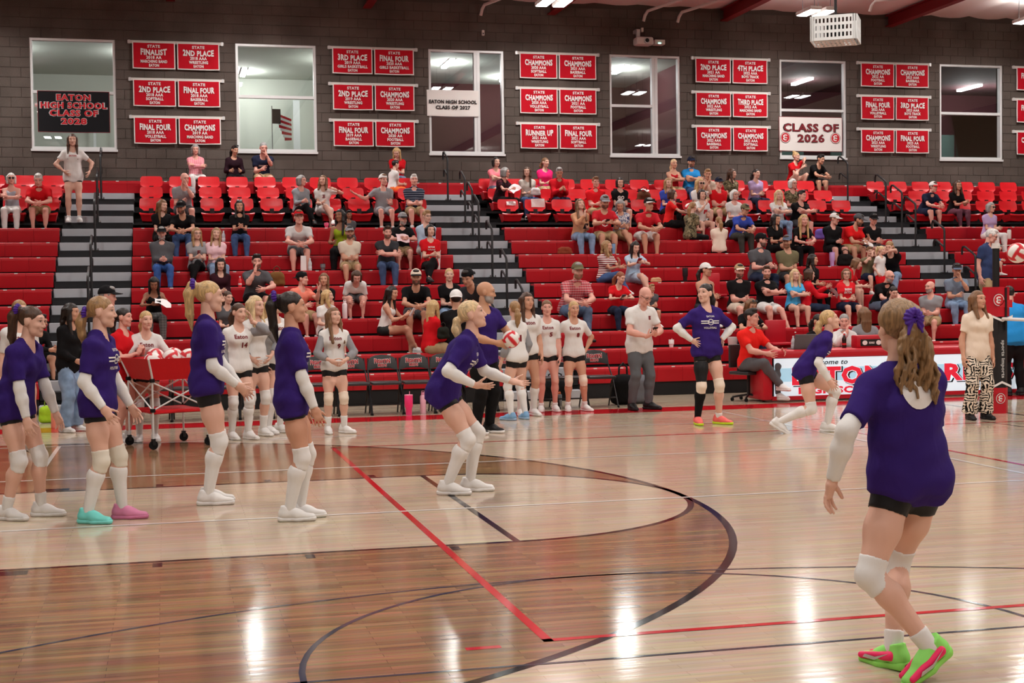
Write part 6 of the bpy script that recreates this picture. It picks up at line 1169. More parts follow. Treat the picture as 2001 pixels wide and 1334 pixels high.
S(757, 454, 6, 'man in dark grey shirt and jeans, forearms crossed on his knees', 'm', 'pink', 'short', 'brown', 'charcoal', ('jeans', (66, 84, 118)), P_(lean=16, bend=6, hl=(-0.1, -0.3, 0.74), hr=(0.12, -0.32, 0.71), eh_l=(0.9, 0, -0.5), eh_r=(-0.9, 0, -0.5)), -2, (6, 6, 0), ('shadesup', ('beard', 'brown')), shoes=('slate', 'white'))
R = S(787, 428, 7, 'goateed man in grey cap and black polo holding a paper', 'm', 'pink', 'short', 'grey', ('polo', 'black'), SH('khaki'), 'phone', 0, (22, 6, 0), (('cap', ('grey', 'black')), ('beard', 'grey')), build=1.08)
S(834, 423, 7, 'woman with short blond hair, glasses and pale blue shirt', 'f', 'fair', 'short', 'dblonde', ('long', 'lblue'), ('pants', 'white'), 'lap', 4, (20, 4, 0), ('glasses',))
R = S(841, 450, 6, 'woman with black bob in red shirt and black trousers, legs crossed', 'f', 'fair', 'bob', 'black', ('tee', 'red'), BP, 'legxl', 4, (6, 0, 0), shoes=('black', 'black')); chest_print(R, [('EATON', 0.13, 0.03, 0, 0.02, 0.04, None), ('Volleyball', 0.15, 0.03, 0, -0.03, 0.03, None)])
S(591, 545, 3, 'man in backward black cap and salmon shirt pointing', 'm', 'pink', 'short', 'dark', 'salmon', SH('khaki'), 'point', 30, (40, -2, 0), (('capback', 'black'),))
S(633, 547, 3, 'woman in black top with long brown hair beside the salmon-shirted man', 'f', 'tan', 'longer', 'lbrown', 'black', SH('black'), 'legx', -6, (-6, 2, 0))
S(697, 541, 4, 'person in white shirt bending far forward, hair hanging down', 'f', 'pink', 'bob', 'brown', ('bigtee', 'white'), SH('dgrey'), 'bent', 0, (0, 34, 0), shoes=('grey', 'white'))
S(767, 572, 2, 'dark-haired girl in white tank top and black shorts holding a phone', 'f', 'tan', 'longer', 'dark', ('tank', 'white'), ('spandex', 'black'), P_(fr=(0.14, -0.42, 0.1), kh_r=(0.2, -1, 0.5), lean=10, hl=(0.06, -0.34, 0.8), hr=(-0.05, -0.3, 0.78)), 58, (-10, 12, 0))
S(813, 542, 3, 'bearded man in cream cap and black shirt, forearms on his knees', 'm', 'tan', 'short', 'dark', 'black', SH('dgrey'), 'knees', -4, (-4, 6, 0), (('cap', ('cream', 'black')), ('beard', 'dark')))
S(878, 537, 3, 'smiling blonde woman in black shirt and pale jeans', 'f', 'fair', 'ponylow', 'blonde', 'black', LJ, 'lap', -4, (-2, 0, 0))
S(914, 543, 3, 'man in backward black cap and dark grey shirt leaning down', 'm', 'tan', 'short', 'dark', 'charcoal', SH('dgrey'), P_(lean=34, bend=14, side=-8, hl=(0.1, -0.4, 0.6), hr=(-0.14, -0.4, 0.6)), -30, (-10, 22, 0), (('capback', 'black'),))
S(848, 600, 1, 'blonde woman in red hooded jacket turned away below the capped man', 'f', 'fair', 'longer', 'blonde', ('hoodie', 'red'), SH('khaki'), 'lap', 105, (30, 4, 0))
S(891, 585, 1, 'man in backward white cap and black shirt seen from behind', 'm', 'tan', 'short', 'dark', ('tee', 'black'), ('pants', 'dgrey'), 'lap', 150, (20, 4, 0), (('capback', 'white'),))
S(641, 590, 2, 'blonde woman in white facing right behind home player nine', 'f', 'fair', 'long', 'blonde', ('tee', 'white'), ('spandex', 'black'), 'thigh', 30, (46, 0, 0))
S(446, 606, 2, 'brown-haired girl half hidden between two home players', 'f', 'fair', 'ponylow', 'brown', 'dgrey', BP, 'lap', 10, (20, 6, 0))
S(81, 632, 1, 'bearded man in glasses and black shirt seated behind home player 22', 'm', 'tan', 'short', 'black', ('long', 'black'), SH('black'), P_(lean=22, bend=8, hl=(0.06, -0.44, 0.66), hr=(-0.06, -0.44, 0.64)), 46, (20, 6, 0), ('glasses', ('beard', 'black')), shoes=('black', 'white'))
# --- right block, top rows
S(970, 321, 12, 'dark-haired woman in salmon pink top beside the centre aisle', 'f', 'fair', 'bob', 'dark', ('tee', 'pink'), SH('slate'), 'cross', 6, (10, 0, 0))
S(988, 341, 11, 'woman with grey bob in maroon jersey reading a paper', 'f', 'pink', 'bob', 'grey', ('tee', 'maroon', 'mottled_maroon'), ('pants', 'black'), 'phone', 40, (30, 6, 0), ('glasses',))
S(1030, 341, 11, 'long-haired woman in cream shirt with a white bag on her lap', 'f', 'fair', 'longer', 'brown', ('tee', (214, 208, 200)), JN, 'lap', 0, (-24, 0, 0))
S(1066, 327, 12, 'smiling girl in hot pink shirt', 'f', 'fair', 'ponylow', 'lbrown', 'hotpink', SH('khaki'), 'lap', 6, (24, 0, 0))
S(1093, 342, 11, 'grey-haired man in red long-sleeved shirt looking down at his hands', 'm', 'tan', 'short', 'grey', ('jacket', (196, 20, 34)), DJ, P_(lean=10, hl=(0.06, -0.28, 0.74), hr=(-0.06, -0.28, 0.74)), 0, (-10, 22, 0))
S(1164, 358, 10, 'older man in bright red polo behind the seal-print shirt', 'm', 'pink', 'short', 'lbrown', ('polo', (226, 28, 38)), ('pants', 'khaki'), 'lap', 0, (2, 4, 0), build=1.06)
R = S(1212, 363, 10, 'dark-haired youth in black shirt with white letters GO', 'f', 'fair', 'bob', 'dark', ('tee', 'black'), SH('dgrey'), 'lap', 0, (-4, 6, 0), bust=False); chest_print(R, [('GO', 0.17, 0.08, 0, -0.04, 0.06, None)])
S(1317, 320, 12, 'blonde woman in red sleeveless top, arms crossed, near the blue polo', 'f', 'tan', 'ponylow', 'lblonde', ('tank', (178, 24, 36)), SH('khaki'), 'cross', 0, (4, 0, 0))
S(1351, 317, 12, 'bearded man in navy cap and bright blue polo, arms crossed', 'm', 'tan', 'short', 'dark', ('polo', 'blue'), JN, 'cross', 4, (4, 4, 0), (('cap', ('navy', 'navy')), ('beard', 'brown')), build=1.05)
S(1383, 340, 11, 'sandy-haired boy in cream shirt with his hand to his face', 'm', 'tan', 'short', 'dblonde', ('tee', 'beige'), SH('khaki'), 'chin', -6, (-6, 10, 0))
S(1431, 352, 11, 'brown-haired girl in patterned top looking right', 'f', 'fair', 'long', 'brown', ('tee', 'olive', 'camo'), BP, 'lap', 10, (40, 4, 0))
S(1478, 348, 11, 'dark-haired girl in lilac shirt and jeans', 'f', 'fair', 'ponylow', 'dark', 'lilac', DJ, 'lap', 6, (20, -2, 0))
S(1306, 361, 10, 'fair-haired woman in royal blue shirt', 'f', 'fair', 'long', 'dblonde', 'royal', BP, 'lap', 4, (-4, 4, 0))
S(1368, 361, 10, 'woman in white shirt shading her eyes with a raised hand', 'f', 'fair', 'long', 'blonde', 'white', SH('white'), P_(hl=(0.05, -0.26, 1.14), hr=(-0.06, -0.22, 0.68), eh_l=(0.6, 0, -1), fdl=(-0.3, 0.1, 1)), 8, (4, 10, 0), ('shades',))
S(1405, 359, 10, 'man in dark cap and red shirt with a white lanyard', 'm', 'pink', 'short', 'dark', ('tee', 'red'), SH('khaki'), 'lap', 4, (4, 6, 0), (('cap', 'navy'),), build=1.08)
S(1550, 369, 10, 'white-haired woman in glasses with patterned blouse', 'f', 'pink', 'bob', 'white', ('tee', 'olive', 'camo'), ('pants', 'grey'), 'lap', 6, (16, 4, 0), ('glasses',))
R = S(1556, 306, 13, 'girl with blonde bun in red shirt hugging her knees on the top bench', 'f', 'fair', 'bun', 'blonde', ('tee', 'red'), ('spandex', 'black'), 'kneesup', 18, (14, 4, 0)); chest_print(R, [('EATON', 0.14, 0.04, 0, 0.0, 0.05, None)])
S(1604, 314, 13, 'boy in black shirt sitting on the top bench beside the red-shirted girl', 'm', 'tan', 'short', 'black', 'black', SH('black'), 'knees', 20, (8, 14, 0))
# --- right block, benches
S(1134, 399, 8, 'long-haired woman in tan top and jeans looking up, phone in lap', 'f', 'fair', 'longer', 'lbrown', ('long', (206, 154, 118)), LJ, P_(hr=(-0.02, -0.26, 0.94), hl=(0.03, -0.26, 0.7), eh_r=(-0.5, 0, -1), fdr=(0.1, 0.2, 1)), 4, (4, -10, 0))
R = S(1182, 395, 8, 'man in grey cap and red shirt with round white seal', 'm', 'tan', 'short', 'brown', ('tee', 'crimson'), SH('khaki'), 'phone', 0, (-2, 14, 0), (('cap', 'grey'), ('beard', 'brown')), build=1.12, belly=0.03); chest_print(R, [('O', 0.15, 0.15, 0, -0.1, 0.0, None), ('U', 0.06, 0.06, 0, -0.055, 0.03, None)])
S(1212, 401, 8, 'grey-haired woman in blue and white floral blouse', 'f', 'tan', 'bob', 'grey', ('tee', 'white', 'floral_blue'), SH('khaki'), 'legx', -6, (-14, 26, 0))
S(1268, 400, 8, 'man in black and white cap, red polo and white shorts', 'm', 'tan', 'short', 'grey', ('polo', 'crimson'), SH('white'), 'knees', 2, (4, 2, 0), (('cap', ('black', 'white')),))
S(1315, 387, 9, 'youth in red shirt holding a pink and white ball', 'f', 'fair', 'bob', 'brown', ('tee', (214, 34, 34)), ('pants', 'black'), P_(hl=(0.1, -0.36, 0.74), hr=(-0.08, -0.36, 0.74), eh_l=(0.9, 0.2, -0.4), eh_r=(-0.9, 0.2, -0.4)), 64, (10, 6, 0), bust=False)
S(1354, 406, 8, 'fair-haired woman in camouflage top turned away', 'f', 'fair', 'ponylow', 'dblonde', ('tee', 'olive', 'camo'), BP, 'lap', 118, (10, 8, 0))
R = S(1372, 382, 9, 'dark-haired girl in white shirt biting her fist', 'f', 'fair', 'bob', 'dark', ('tee', 'white'), ('spandex', 'black'), P_(hr=(0.0, -0.24, 0.98), hl=(0.06, -0.22, 0.68), eh_r=(-0.4, -0.2, -1), fdr=(0.1, 0.3, 1), handr='fist'), 2, (2, 6, 0)); chest_print(R, [('F', 0.09, 0.09, 0.07, -0.09, 0.06, None)], 'print_red')
S(1436, 382, 9, 'white-haired person in plain white shirt', 'f', 'pink', 'bob', 'white', 'white', ('pants', 'black'), 'lap', 4, (10, 6, 0), ('glasses',))
S(1404, 433, 7, 'fair-haired girl in cream shirt kneeling turned away', 'f', 'fair', 'ponylow', 'dblonde', ('tee', 'cream'), BP, 'lap', 160, (20, 4, 0), shoes=('white', 'white'), lim=(0.7, 0.95))
S(1456, 412, 8, 'man in camouflage cap and royal blue polo leaning on his knees', 'm', 'tan', 'short', 'dark', ('polo', 'royal'), ('pants', (62, 62, 58)), 'knees', 6, (14, 14, 0), (('cap', 'olive'),), build=1.05)
R = S(1522, 382, 9, 'long-haired blonde woman in white shirt with red print', 'f', 'fair', 'longer', 'lblonde', ('tee', 'white'), LJ, 'cross', 0, (-4, 4, 0)); chest_print(R, [('E', 0.06, 0.07, 0, 0.0, 0.05, None)], 'print_maroon')
S(1567, 384, 9, 'boy in black shirt resting crossed arms on his knees', 'm', 'pink', 'short', 'dark', 'black', SH('dgrey'), P_(lean=16, bend=6, hl=(-0.1, -0.32, 0.8), hr=(0.12, -0.32, 0.78), eh_l=(0.9, 0, -0.4), eh_r=(-0.9, 0, -0.4)), 8, (24, 2, 0))
S(1517, 432, 7, 'laughing dark-haired woman in black shirt', 'f', 'tan', 'long', 'dark', 'black', SH('black'), 'legx', 10, (20, 6, 0))
R = S(1571, 430, 7, 'woman with very long blonde hair in black printed shirt', 'f', 'pink', 'longer', 'blonde', ('tee', 'black'), BP, 'knees', 0, (-2, 6, 0)); chest_print(R, [('EATON', 0.18, 0.05, 0, 0.02, 0.04, None)], 'print_red')
S(1488, 470, 5, 'man in black cap and grey polo looking right', 'm', 'pink', 'short', 'dark', ('polo', 'dgrey'), DJ, P_(hl=(0.12, -0.3, 0.68), hr=(-0.1, -0.28, 0.68), lean=8), 10, (56, 4, 0), (('cap', 'black'), ('beard', 'dark')), shoes=('black', 'black'))
S(1538, 473, 5, 'man in dark cap and olive shirt looking left', 'm', 'tan', 'short', 'brown', ('tee', 'olive'), SH('charcoal'), 'lap', -4, (-40, 2, 0), (('cap', 'slate'), ('beard', 'lbrown')), build=1.1, belly=0.04)
S(1631, 433, 7, 'boy in white cap and black hooded jacket', 'm', 'pink', 'short', 'lbrown', ('hoodie', 'black'), SH('black'), 'lap', 4, (36, 12, 0), (('cap', 'white'),))
S(1678, 430, 7, 'bearded man in dark cap and bright red shirt leaning right', 'm', 'tan', 'short', 'dark', ('tee', (226, 30, 34)), SH('khaki'), P_(lean=20, bend=10, side=6, hl=(0.2, -0.36, 0.72), hr=(0.0, -0.4, 0.62)), 14, (40, 18, 0), (('cap', 'dgrey'), ('beard', 'brown')), build=1.08)
R = S(1707, 432, 7, 'man in black cap and black shirt with yellow mark', 'm', 'pink', 'short', 'dark', 'black', SH('dgrey'), 'lap', 6, (-10, 16, 0), (('cap', 'black'),), build=1.12)
S(1187, 481, 5, 'curly blonde woman in red and white striped top and jeans', 'f', 'tan', 'curly', 'dblonde', ('tee', 'white', 'stripe_red'), JN, P_(hl=(0.04, -0.3, 0.86), hr=(0.08, -0.28, 0.74), eh_l=(0.6, 0, -1), fr=(0.16, -0.42, 0.16), kh_r=(0.2, -1, 0.5)), 24, (30, 2, 0))
S(1242, 486, 5, 'dark-haired woman in pale denim blouse using her phone, legs crossed', 'f', 'fair', 'long', 'dark', ('tee', 'lblue'), ('skirt', 'lblue'), P_(fr=(0.18, -0.42, 0.14), kh_r=(0.2, -1, 0.5), hl=(0.06, -0.3, 0.86), hr=(0.0, -0.3, 0.84), eh_l=(0.9, 0.2, -0.4), eh_r=(-0.9, 0.2, -0.4), handl='grip', handr='grip', lean=8), 2, (4, 20, 0))
S(1129, 530, 3, 'bearded man in camouflage cap and red plaid shirt', 'm', 'pink', 'short', 'grey', ('polo', 'red', 'plaid_red'), ('jeans', (86, 106, 132)), 'knees', 4, (0, 4, 0), (('cap', 'olive'), ('beard', 'lbrown')), shoes=((90, 62, 44), 'black'), build=1.16, belly=0.05)
S(1213, 548, 3, 'red-haired woman in red V-neck top holding a phone', 'f', 'fair', 'ponylow', 'red', ('tee', 'red'), DJ, 'phone', 4, (26, 16, 0), shoes=('khaki', 'black'))
S(1274, 563, 3, 'child in grey shirt behind the white-polo coach', 'm', 'tan', 'short', 'dblonde', 'dgrey', SH('black'), 'lap', 0, (10, 8, 0), lim=KID)
S(1380, 528, 3, 'woman in white cap and black tank top with crossed bare legs', 'f', 'tan', 'ponylow', 'dark', ('tank', 'black'), ('spandex', 'black'), 'legxl', 14, (30, -2, 0), (('cap', 'white'),))
S(1445, 530, 3, 'moustached man in pale camouflage cap and black polo', 'm', 'pink', 'short', 'dark', ('polo', 'black'), SH('beige'), 'lap', 2, (-6, 4, 0), (('cap', ('khaki', 'cream')), ('beard', 'brown')), build=1.12, belly=0.04)
S(1498, 532, 3, 'smiling man in black polo with crossed arms and white shorts', 'm', 'pink', 'short', 'brown', ('polo', 'black'), SH('white'), P_(hl=(-0.12, -0.22, 0.84), hr=(0.12, -0.22, 0.8), eh_l=(0.9, -0.2, -0.6), eh_r=(-0.9, -0.2, -0.6), fl=(0.2, -0.44, 0)), 6, (-20, 2, 0), (('beard', 'lbrown'),), build=1.12)
S(1554, 543, 3, 'blonde woman in bright blue shirt hugging her crossed arms', 'f', 'fair', 'long', 'lblonde', ('tee', (74, 168, 222)), ('spandex', 'black'), 'cross', 2, (-4, 4, 0), shoes=('black', 'black'))
S(1589, 514, 4, 'dark-haired woman behind the woman in red jacket', 'f', 'tan', 'long', 'dark', 'black', BP, 'lap', 20, (36, 4, 0))
S(1583, 544, 3, 'brown-haired woman in red jacket facing right with a paper cloth', 'f', 'fair', 'bob', 'brown', ('jacket', (206, 26, 40)), DJ, P_(hl=(0.06, -0.34, 0.92), hr=(-0.04, -0.34, 0.74), eh_l=(0.6, 0.2, -1)), 78, (10, 4, 0))
R = S(1654, 536, 3, 'woman in glasses and red shirt lettered Raising Eaton', 'f', 'fair', 'bob', 'lbrown', ('tee', (222, 34, 44)), SH('navy'), 'lap', 0, (-20, 2, 0), ('glasses',)); chest_print(R, [('RAISING', 0.16, 0.045, 0, 0.02, 0.05, None), ('EATON', 0.17, 0.05, 0, -0.05, 0.05, None)])
S(1675, 515, 4, 'brown-haired child in red shirt bending towards the bench', 'f', 'fair', 'bob', 'lbrown', 'red', SH('navy'), P_(lean=30, hl=(0.1, -0.44, 0.6), hr=(-0.1, -0.4, 0.6)), 50, (10, 20, 0), lim=(0.6, 0.9))
S(1699, 491, 5, 'boy in olive shirt rubbing his eyes', 'm', 'fair', 'short', 'lbrown', 'olive', SH('navy'), P_(hl=(0.05, -0.22, 1.08), hr=(-0.05, -0.22, 1.08), eh_l=(0.8, -0.2, -0.8), eh_r=(-0.8, -0.2, -0.8), fdl=(-0.2, 0.2, 1), fdr=(0.2, 0.2, 1)), 0, (0, 6, 0), lim=(0.6, 0.85))
zz = at(1719, 484, 1, 13.0); build_person('blonde toddler in white shirt having her hair tied', (zz[0], 13.0, ROWZ[5]-0.42), 20, 1.02, 'f', 'fair', 'pony', 'lblonde', ('tee', 'white'), ('shorts', 'red'), dict(hl=(0.22, -0.12, 0.9), hr=(-0.2, -0.1, 0.9)), (10, 6, 0), ('white', 'white'), 0.02, group=SG, hz=0.008, bust=False)
S(1738, 482, 5, 'woman in black shirt and pale jeans tying the toddler hair', 'f', 'fair', 'ponylow', 'dblonde', ('tee', 'black'), LJ, P_(lean=22, bend=8, hl=(-0.1, -0.36, 0.98), hr=(-0.24, -0.3, 0.94), eh_l=(0.8, 0, 0.4)), -40, (-10, 20, 0))
S(1738, 540, 3, 'bald man in glasses and black polo leaning forward', 'm', 'pink', 'bald', 'grey', ('polo', 'black'), SH('slate'), 'knees', 10, (20, 14, 0), ('glasses', ('beard', 'grey')))
S(1746, 571, 2, 'dark-haired woman in navy top looking down beside the bald man', 'f', 'fair', 'ponylow', 'dark', ('tee', 'navy'), DJ, P_(lean=26, hl=(0.1, -0.4, 0.5), hr=(-0.2, -0.3, 0.46)), -10, (10, 20, 0))
S(1817, 561, 2, 'bald man in light grey shirt facing left', 'm', 'pink', 'bald', 'grey', 'grey', SH('khaki'), 'lap', -40, (-34, 0, 0), (('beard', 'grey'),), build=1.08)
S(1870, 528, 3, 'man in dark cap and blue-grey shirt rubbing his nose', 'm', 'tan', 'short', 'dark', ('polo', (120, 134, 152)), LJ, P_(lean=10, hl=(0.0, -0.26, 1.0), hr=(-0.06, -0.24, 0.68), eh_l=(0.5, -0.2, -1), fdl=(-0.1, 0.3, 1)), -14, (-6, 10, 0), (('cap', ('charcoal', 'slate')),))
S(1824, 367, 10, 'man in red and white cap, navy polo and khaki shorts', 'm', 'pink', 'short', 'brown', ('polo', 'navy'), SH('navy'), 'knees', 10, (10, 8, 0), (('cap', ('white', 'red')),), shoes=('charcoal', 'black'))
S(1872, 377, 10, 'dark-haired woman in black top and mauve leggings', 'f', 'tan', 'curly', 'brown', ('tee', 'black'), ('leggings', (104, 64, 78)), P_(lean=14, hl=(0.08, -0.32, 0.72), hr=(0.0, -0.32, 0.72)), 6, (-4, 4, 0))
zz = at(1926, 461, 1, 12.9); Hs = 1.76; R = build_person('white-haired man in navy polo and khaki shorts standing near net post', (zz[0], 12.9, zz[2]-1.655), 30, Hs, 'm', 'pink', 'short', 'white', ('polo', (52, 66, 104)), ('shorts', 'khaki'), dict(hl=(0.26, -0.04, 0.84), hr=(-0.24, -0.02, 0.84)), (24, 22, 0), ('white', 'white'), 0.02, ('glasses',), group=SG, hz=0.0105, build=1.06, belly=0.05)
S(1937, 451, 8, 'grey-haired woman in lilac blouse behind the standing man', 'f', 'fair', 'bob', 'grey', ('tee', 'lilac'), ('pants', 'white'), 'lap', 10, (10, 6, 0), ('shades',))
S(1953, 500, 6, 'dark-haired child with blue jacket bending at right edge', 'f', 'fair', 'short', 'dark', ('jacket', (60, 130, 210)), SH('black'), P_(lean=30, hl=(0.3, -0.3, 0.6), hr=(-0.1, -0.3, 0.6)), 50, (10, 20, 0), lim=KID)
R = S(1469, 597, 1, 'long-haired woman in black printed shirt looking at her phone', 'f', 'tan', 'long', 'lbrown', ('tee', 'black'), ('jeans', 'djeans'), 'phone', 4, (4, 24, 0), ('shadesup',)); chest_print(R, [('nJ', 0.12, 0.07, 0, -0.02, 0.05, None)])
# ================================================================== THINGS HELD, WORN OR LYING ABOUT
R = COACH_HANDS; hw = (R['wri']['l']+R['wri']['r'])/2; pz = R['T'].matrix_basis @ Vector((hw+A3(0.02, -0.1, 0.03))*R['s']); ball('volleyball held by the bald coach in purple', tuple(pz), (0.3, 0.8, 0.2))
def on_row(px, py, k, dy=0.13, dz=0.0): Y = ROWY[k]+dy; return (at(px, py, 1, Y)[0], Y, ROWZ[k]+dz)
def deck(px, py, k, dy=-0.12): Y = ROWY[k]+dy; return (at(px, py, 1, Y)[0], Y, ROWZ[k]-0.42)
def bottle(name, label, loc, h, r, c, capc, cat='bottle', kind='flask'):
    t = tag(empty(name, loc), label, cat)
    if kind == 'flask': MB().lathe([(r*0.92, 0), (r, 0.01), (r, h*0.8), (r*0.8, h*0.86), (r*0.55, h*0.88)], 16).build('body', 'plain', t, True, srgb(*c)); MB().lathe([(r*0.62, h*0.87), (r*0.62, h*0.98), (r*0.5, h)], 14).build('cap', 'plain', t, True, srgb(*capc)); MB().tube([(-r*0.5, 0, h*0.97), (-r*0.4, 0, h*1.06), (r*0.4, 0, h*1.06), (r*0.5, 0, h*0.97)], r*0.1, 6).build('loop', 'plain', t, True, srgb(*capc))
    elif kind == 'tumbler': MB().lathe([(r*0.7, 0), (r*0.74, 0.01), (r*0.78, h*0.35), (r, h*0.42), (r, h*0.94), (r*0.98, h*0.95)], 18).build('body', 'plain', t, True, srgb(*c)); MB().lathe([(r*1.02, h*0.945), (r*1.02, h*0.985), (r*0.6, h*0.99)], 18).build('lid', 'plain', t, True, srgb(*capc)); MB().tube([(r*0.2, 0, h*0.95), (r*0.25, 0, h*1.14)], r*0.08, 6).build('straw', 'plain', t, True, srgb(*capc))
    else: MB().lathe([(r*0.9, 0), (r, 0.01), (r, h*0.35), (r*0.9, h*0.4), (r, h*0.46), (r, h*0.62), (r*0.4, h*0.86), (r*0.38, h*0.9)], 14).build('body', 'plain_gloss', t, True, srgb(*c)); MB().lathe([(r*0.44, h*0.89), (r*0.44, h)], 12).build('cap', 'plain', t, True, srgb(*capc)); MB().lathe([(r*1.01, h*0.2), (r*1.01, h*0.34)], 14).build('wrapper', 'plain', t, True, srgb(*capc))
    return t
bottle('tumbler', 'hot pink tumbler on the floor before the folding chairs', tuple(floor_at(799, 811)), 0.29, 0.058, (250, 70, 140), (252, 160, 190), 'tumbler', 'tumbler')
bottle('water_bottle', 'pale pink bottle on the floor beside the hot pink tumbler', tuple(floor_at(827, 808)), 0.3, 0.042, (236, 186, 204), (222, 150, 176))
bottle('water_bottle', 'peach bottle on the floor behind the teal-shoed girl', tuple(floor_at(107, 836)), 0.33, 0.045, (250, 196, 160), (244, 170, 150))
bottle('water_bottle', 'slim white bottle on the bench before the bending person', on_row(674, 620, 3, 0.16), 0.29, 0.042, (240, 226, 228), (240, 226, 228))
bottle('water_bottle', 'clear drink bottle beside a white bag near the red-capped man', on_row(606, 527, 6, 0.16), 0.22, 0.033, (206, 212, 214), (220, 226, 230), 'bottle', 'pet')
bottle('water_bottle', 'red drink bottle next to the cheek-resting man', on_row(469, 558, 5, 0.16), 0.18, 0.03, (232, 60, 66), (240, 240, 240), 'bottle', 'pet')
bottle('water_bottle', 'clear bottle beside the pale pink shirted woman', on_row(437, 470, 8, 0.12), 0.2, 0.032, (208, 214, 220), (236, 240, 244), 'bottle', 'pet')
bottle('tumbler', 'pink cup on the bench below the curly-haired woman', on_row(638, 443, 9, 0.16), 0.1, 0.042, (226, 90, 130), (232, 120, 150), 'cup', 'tumbler')
bottle('tumbler', 'black tumbler standing alone on an empty red bench', on_row(1339, 552, 5, 0.16), 0.26, 0.05, (24, 24, 26), (20, 20, 22), 'tumbler', 'tumbler')
bottle('tumbler', 'lilac tumbler beside the boy in white cap', on_row(1626, 522, 6, 0.12), 0.27, 0.052, (196, 164, 222), (190, 156, 214), 'tumbler', 'tumbler')
bottle('water_bottle', 'white flask with dark lid on a bench at far right', on_row(1972, 468, 8, 0.14), 0.22, 0.042, (226, 222, 216), (26, 26, 28))
bottle('water_bottle', 'clear bottle on the scorer table beside the red polo man', (11.15, 8.75, 0.77), 0.2, 0.032, (200, 210, 216), (220, 226, 230), 'bottle', 'pet')
bottle('water_bottle', 'dark cola bottle on the scorer table', (11.98, 8.72, 0.77), 0.22, 0.034, (40, 18, 16), (190, 30, 36), 'bottle', 'pet')
bottle('water_bottle', 'grey bottle under the bench chairs behind home player eight', tuple(floor_at(1093, 793)), 0.2, 0.04, (130, 134, 138), (226, 120, 70))
bottle('tumbler', 'pale blue bottle beside the curly blonde in stripes', on_row(1199, 492, 7, 0.14), 0.2, 0.036, (124, 168, 206), (40, 60, 90), 'bottle', 'tumbler')
bottle('tumbler', 'white cup on the bench behind the white-polo coach', on_row(1312, 685, 1, 0.14), 0.13, 0.045, (236, 232, 230), (236, 232, 230), 'cup', 'tumbler')
bottle('tumbler', 'small clear cup on the bench below the beige-shirted man', on_row(631, 528, 6, 0.16), 0.12, 0.045, (110, 112, 116), (40, 42, 44), 'cup', 'tumbler')
def bag(name, label, loc, w_, d_, h_, c, handle=True, cat='bag', rz=0.0, m='fabric'):
    t = tag(empty(name, loc, rz), label, cat)
    V, Q = field([Prim((-w_*0.36, 0, h_*0.22), (w_*0.36, 0, h_*0.22), h_*0.22, k=h_*0.2), Prim((-w_*0.3, 0, h_*0.6), (w_*0.3, 0, h_*0.6), h_*0.24, k=h_*0.2), Prim((-w_*0.2, 0, h_*0.78), (w_*0.2, 0, h_*0.78), h_*0.2, k=h_*0.2)], h_/14, lambda D, X, Y, Z: np.maximum(np.maximum(D, -Z), np.abs(Y)-d_*0.5)+0.004*np.sin(X*40+Z*30)*np.sin(Z*24)); link('bag_body', np_mesh('bag_body', V, Q, m), t, srgb(*c))
    if handle: MB().tube([(-w_*0.22, 0, h_*0.86), (-w_*0.2, 0, h_*1.2), (0, 0, h_*1.34), (w_*0.2, 0, h_*1.2), (w_*0.22, 0, h_*0.86)], h_*0.035, 6).build('handle', 'plain', t, True, srgb(*[int(v*0.7) for v in c]))
    return t
bag('handbag', 'brown gathered handbag beside the cheek-resting man', on_row(541, 530, 5, 0.16), 0.24, 0.18, 0.26, (120, 84, 46)); bag('handbag', 'woven brown basket bag on bench at the centre aisle side', on_row(1104, 494, 7, 0.16), 0.34, 0.16, 0.14, (134, 66, 44), False)
bag('handbag', 'brown leather bag with papers on a stadium seat', (at(1258, 360, 1, ROWY[11]+0.2)[0], ROWY[11]+0.2, ROWZ[11]+0.03), 0.3, 0.14, 0.26, (96, 58, 40)); bag('handbag', 'white bag on the lap of the long-haired woman in cream', (at(1046, 358, 1, ROWY[11]-0.15)[0], ROWY[11]-0.16, ROWZ[11]+0.16), 0.2, 0.1, 0.16, (224, 222, 224))
bag('handbag', 'black handbag beside the lilac tumbler', on_row(1652, 522, 6, 0.14), 0.36, 0.18, 0.24, (24, 22, 22)); bag('backpack', 'grey backpack on the floor behind the white-polo coach', tuple(floor_at(1250, 788)), 0.32, 0.24, 0.44, (104, 106, 112), True, 'backpack'); bag('backpack', 'black backpack standing beside the last folding chair', tuple(floor_at(1218, 790)), 0.3, 0.26, 0.46, (18, 18, 20), True, 'backpack')
bag('gym_bag', 'black duffel bag on the floor behind home player five', tuple(floor_at(1085, 783)), 0.5, 0.3, 0.34, (18, 18, 20), True, 'bag'); bag('gym_bag', 'lime green bag on the floor at left beside the peach bottle', tuple(floor_at(95, 826)), 0.22, 0.2, 0.24, (170, 214, 52), True, 'bag')
bag('handbag', 'dark pouch held beside the blonde in red hooded jacket', on_row(866, 640, 1, -0.05, 0.22), 0.16, 0.1, 0.2, (34, 36, 30), True); bag('handbag', 'straw bag on bench behind the child in grey', on_row(1282, 550, 5, 0.16), 0.24, 0.12, 0.09, (206, 170, 130), False); bag('handbag', 'purple bag beside the woman with very long blonde hair', on_row(1602, 470, 8, 0.14), 0.16, 0.12, 0.22, (112, 92, 178), False)
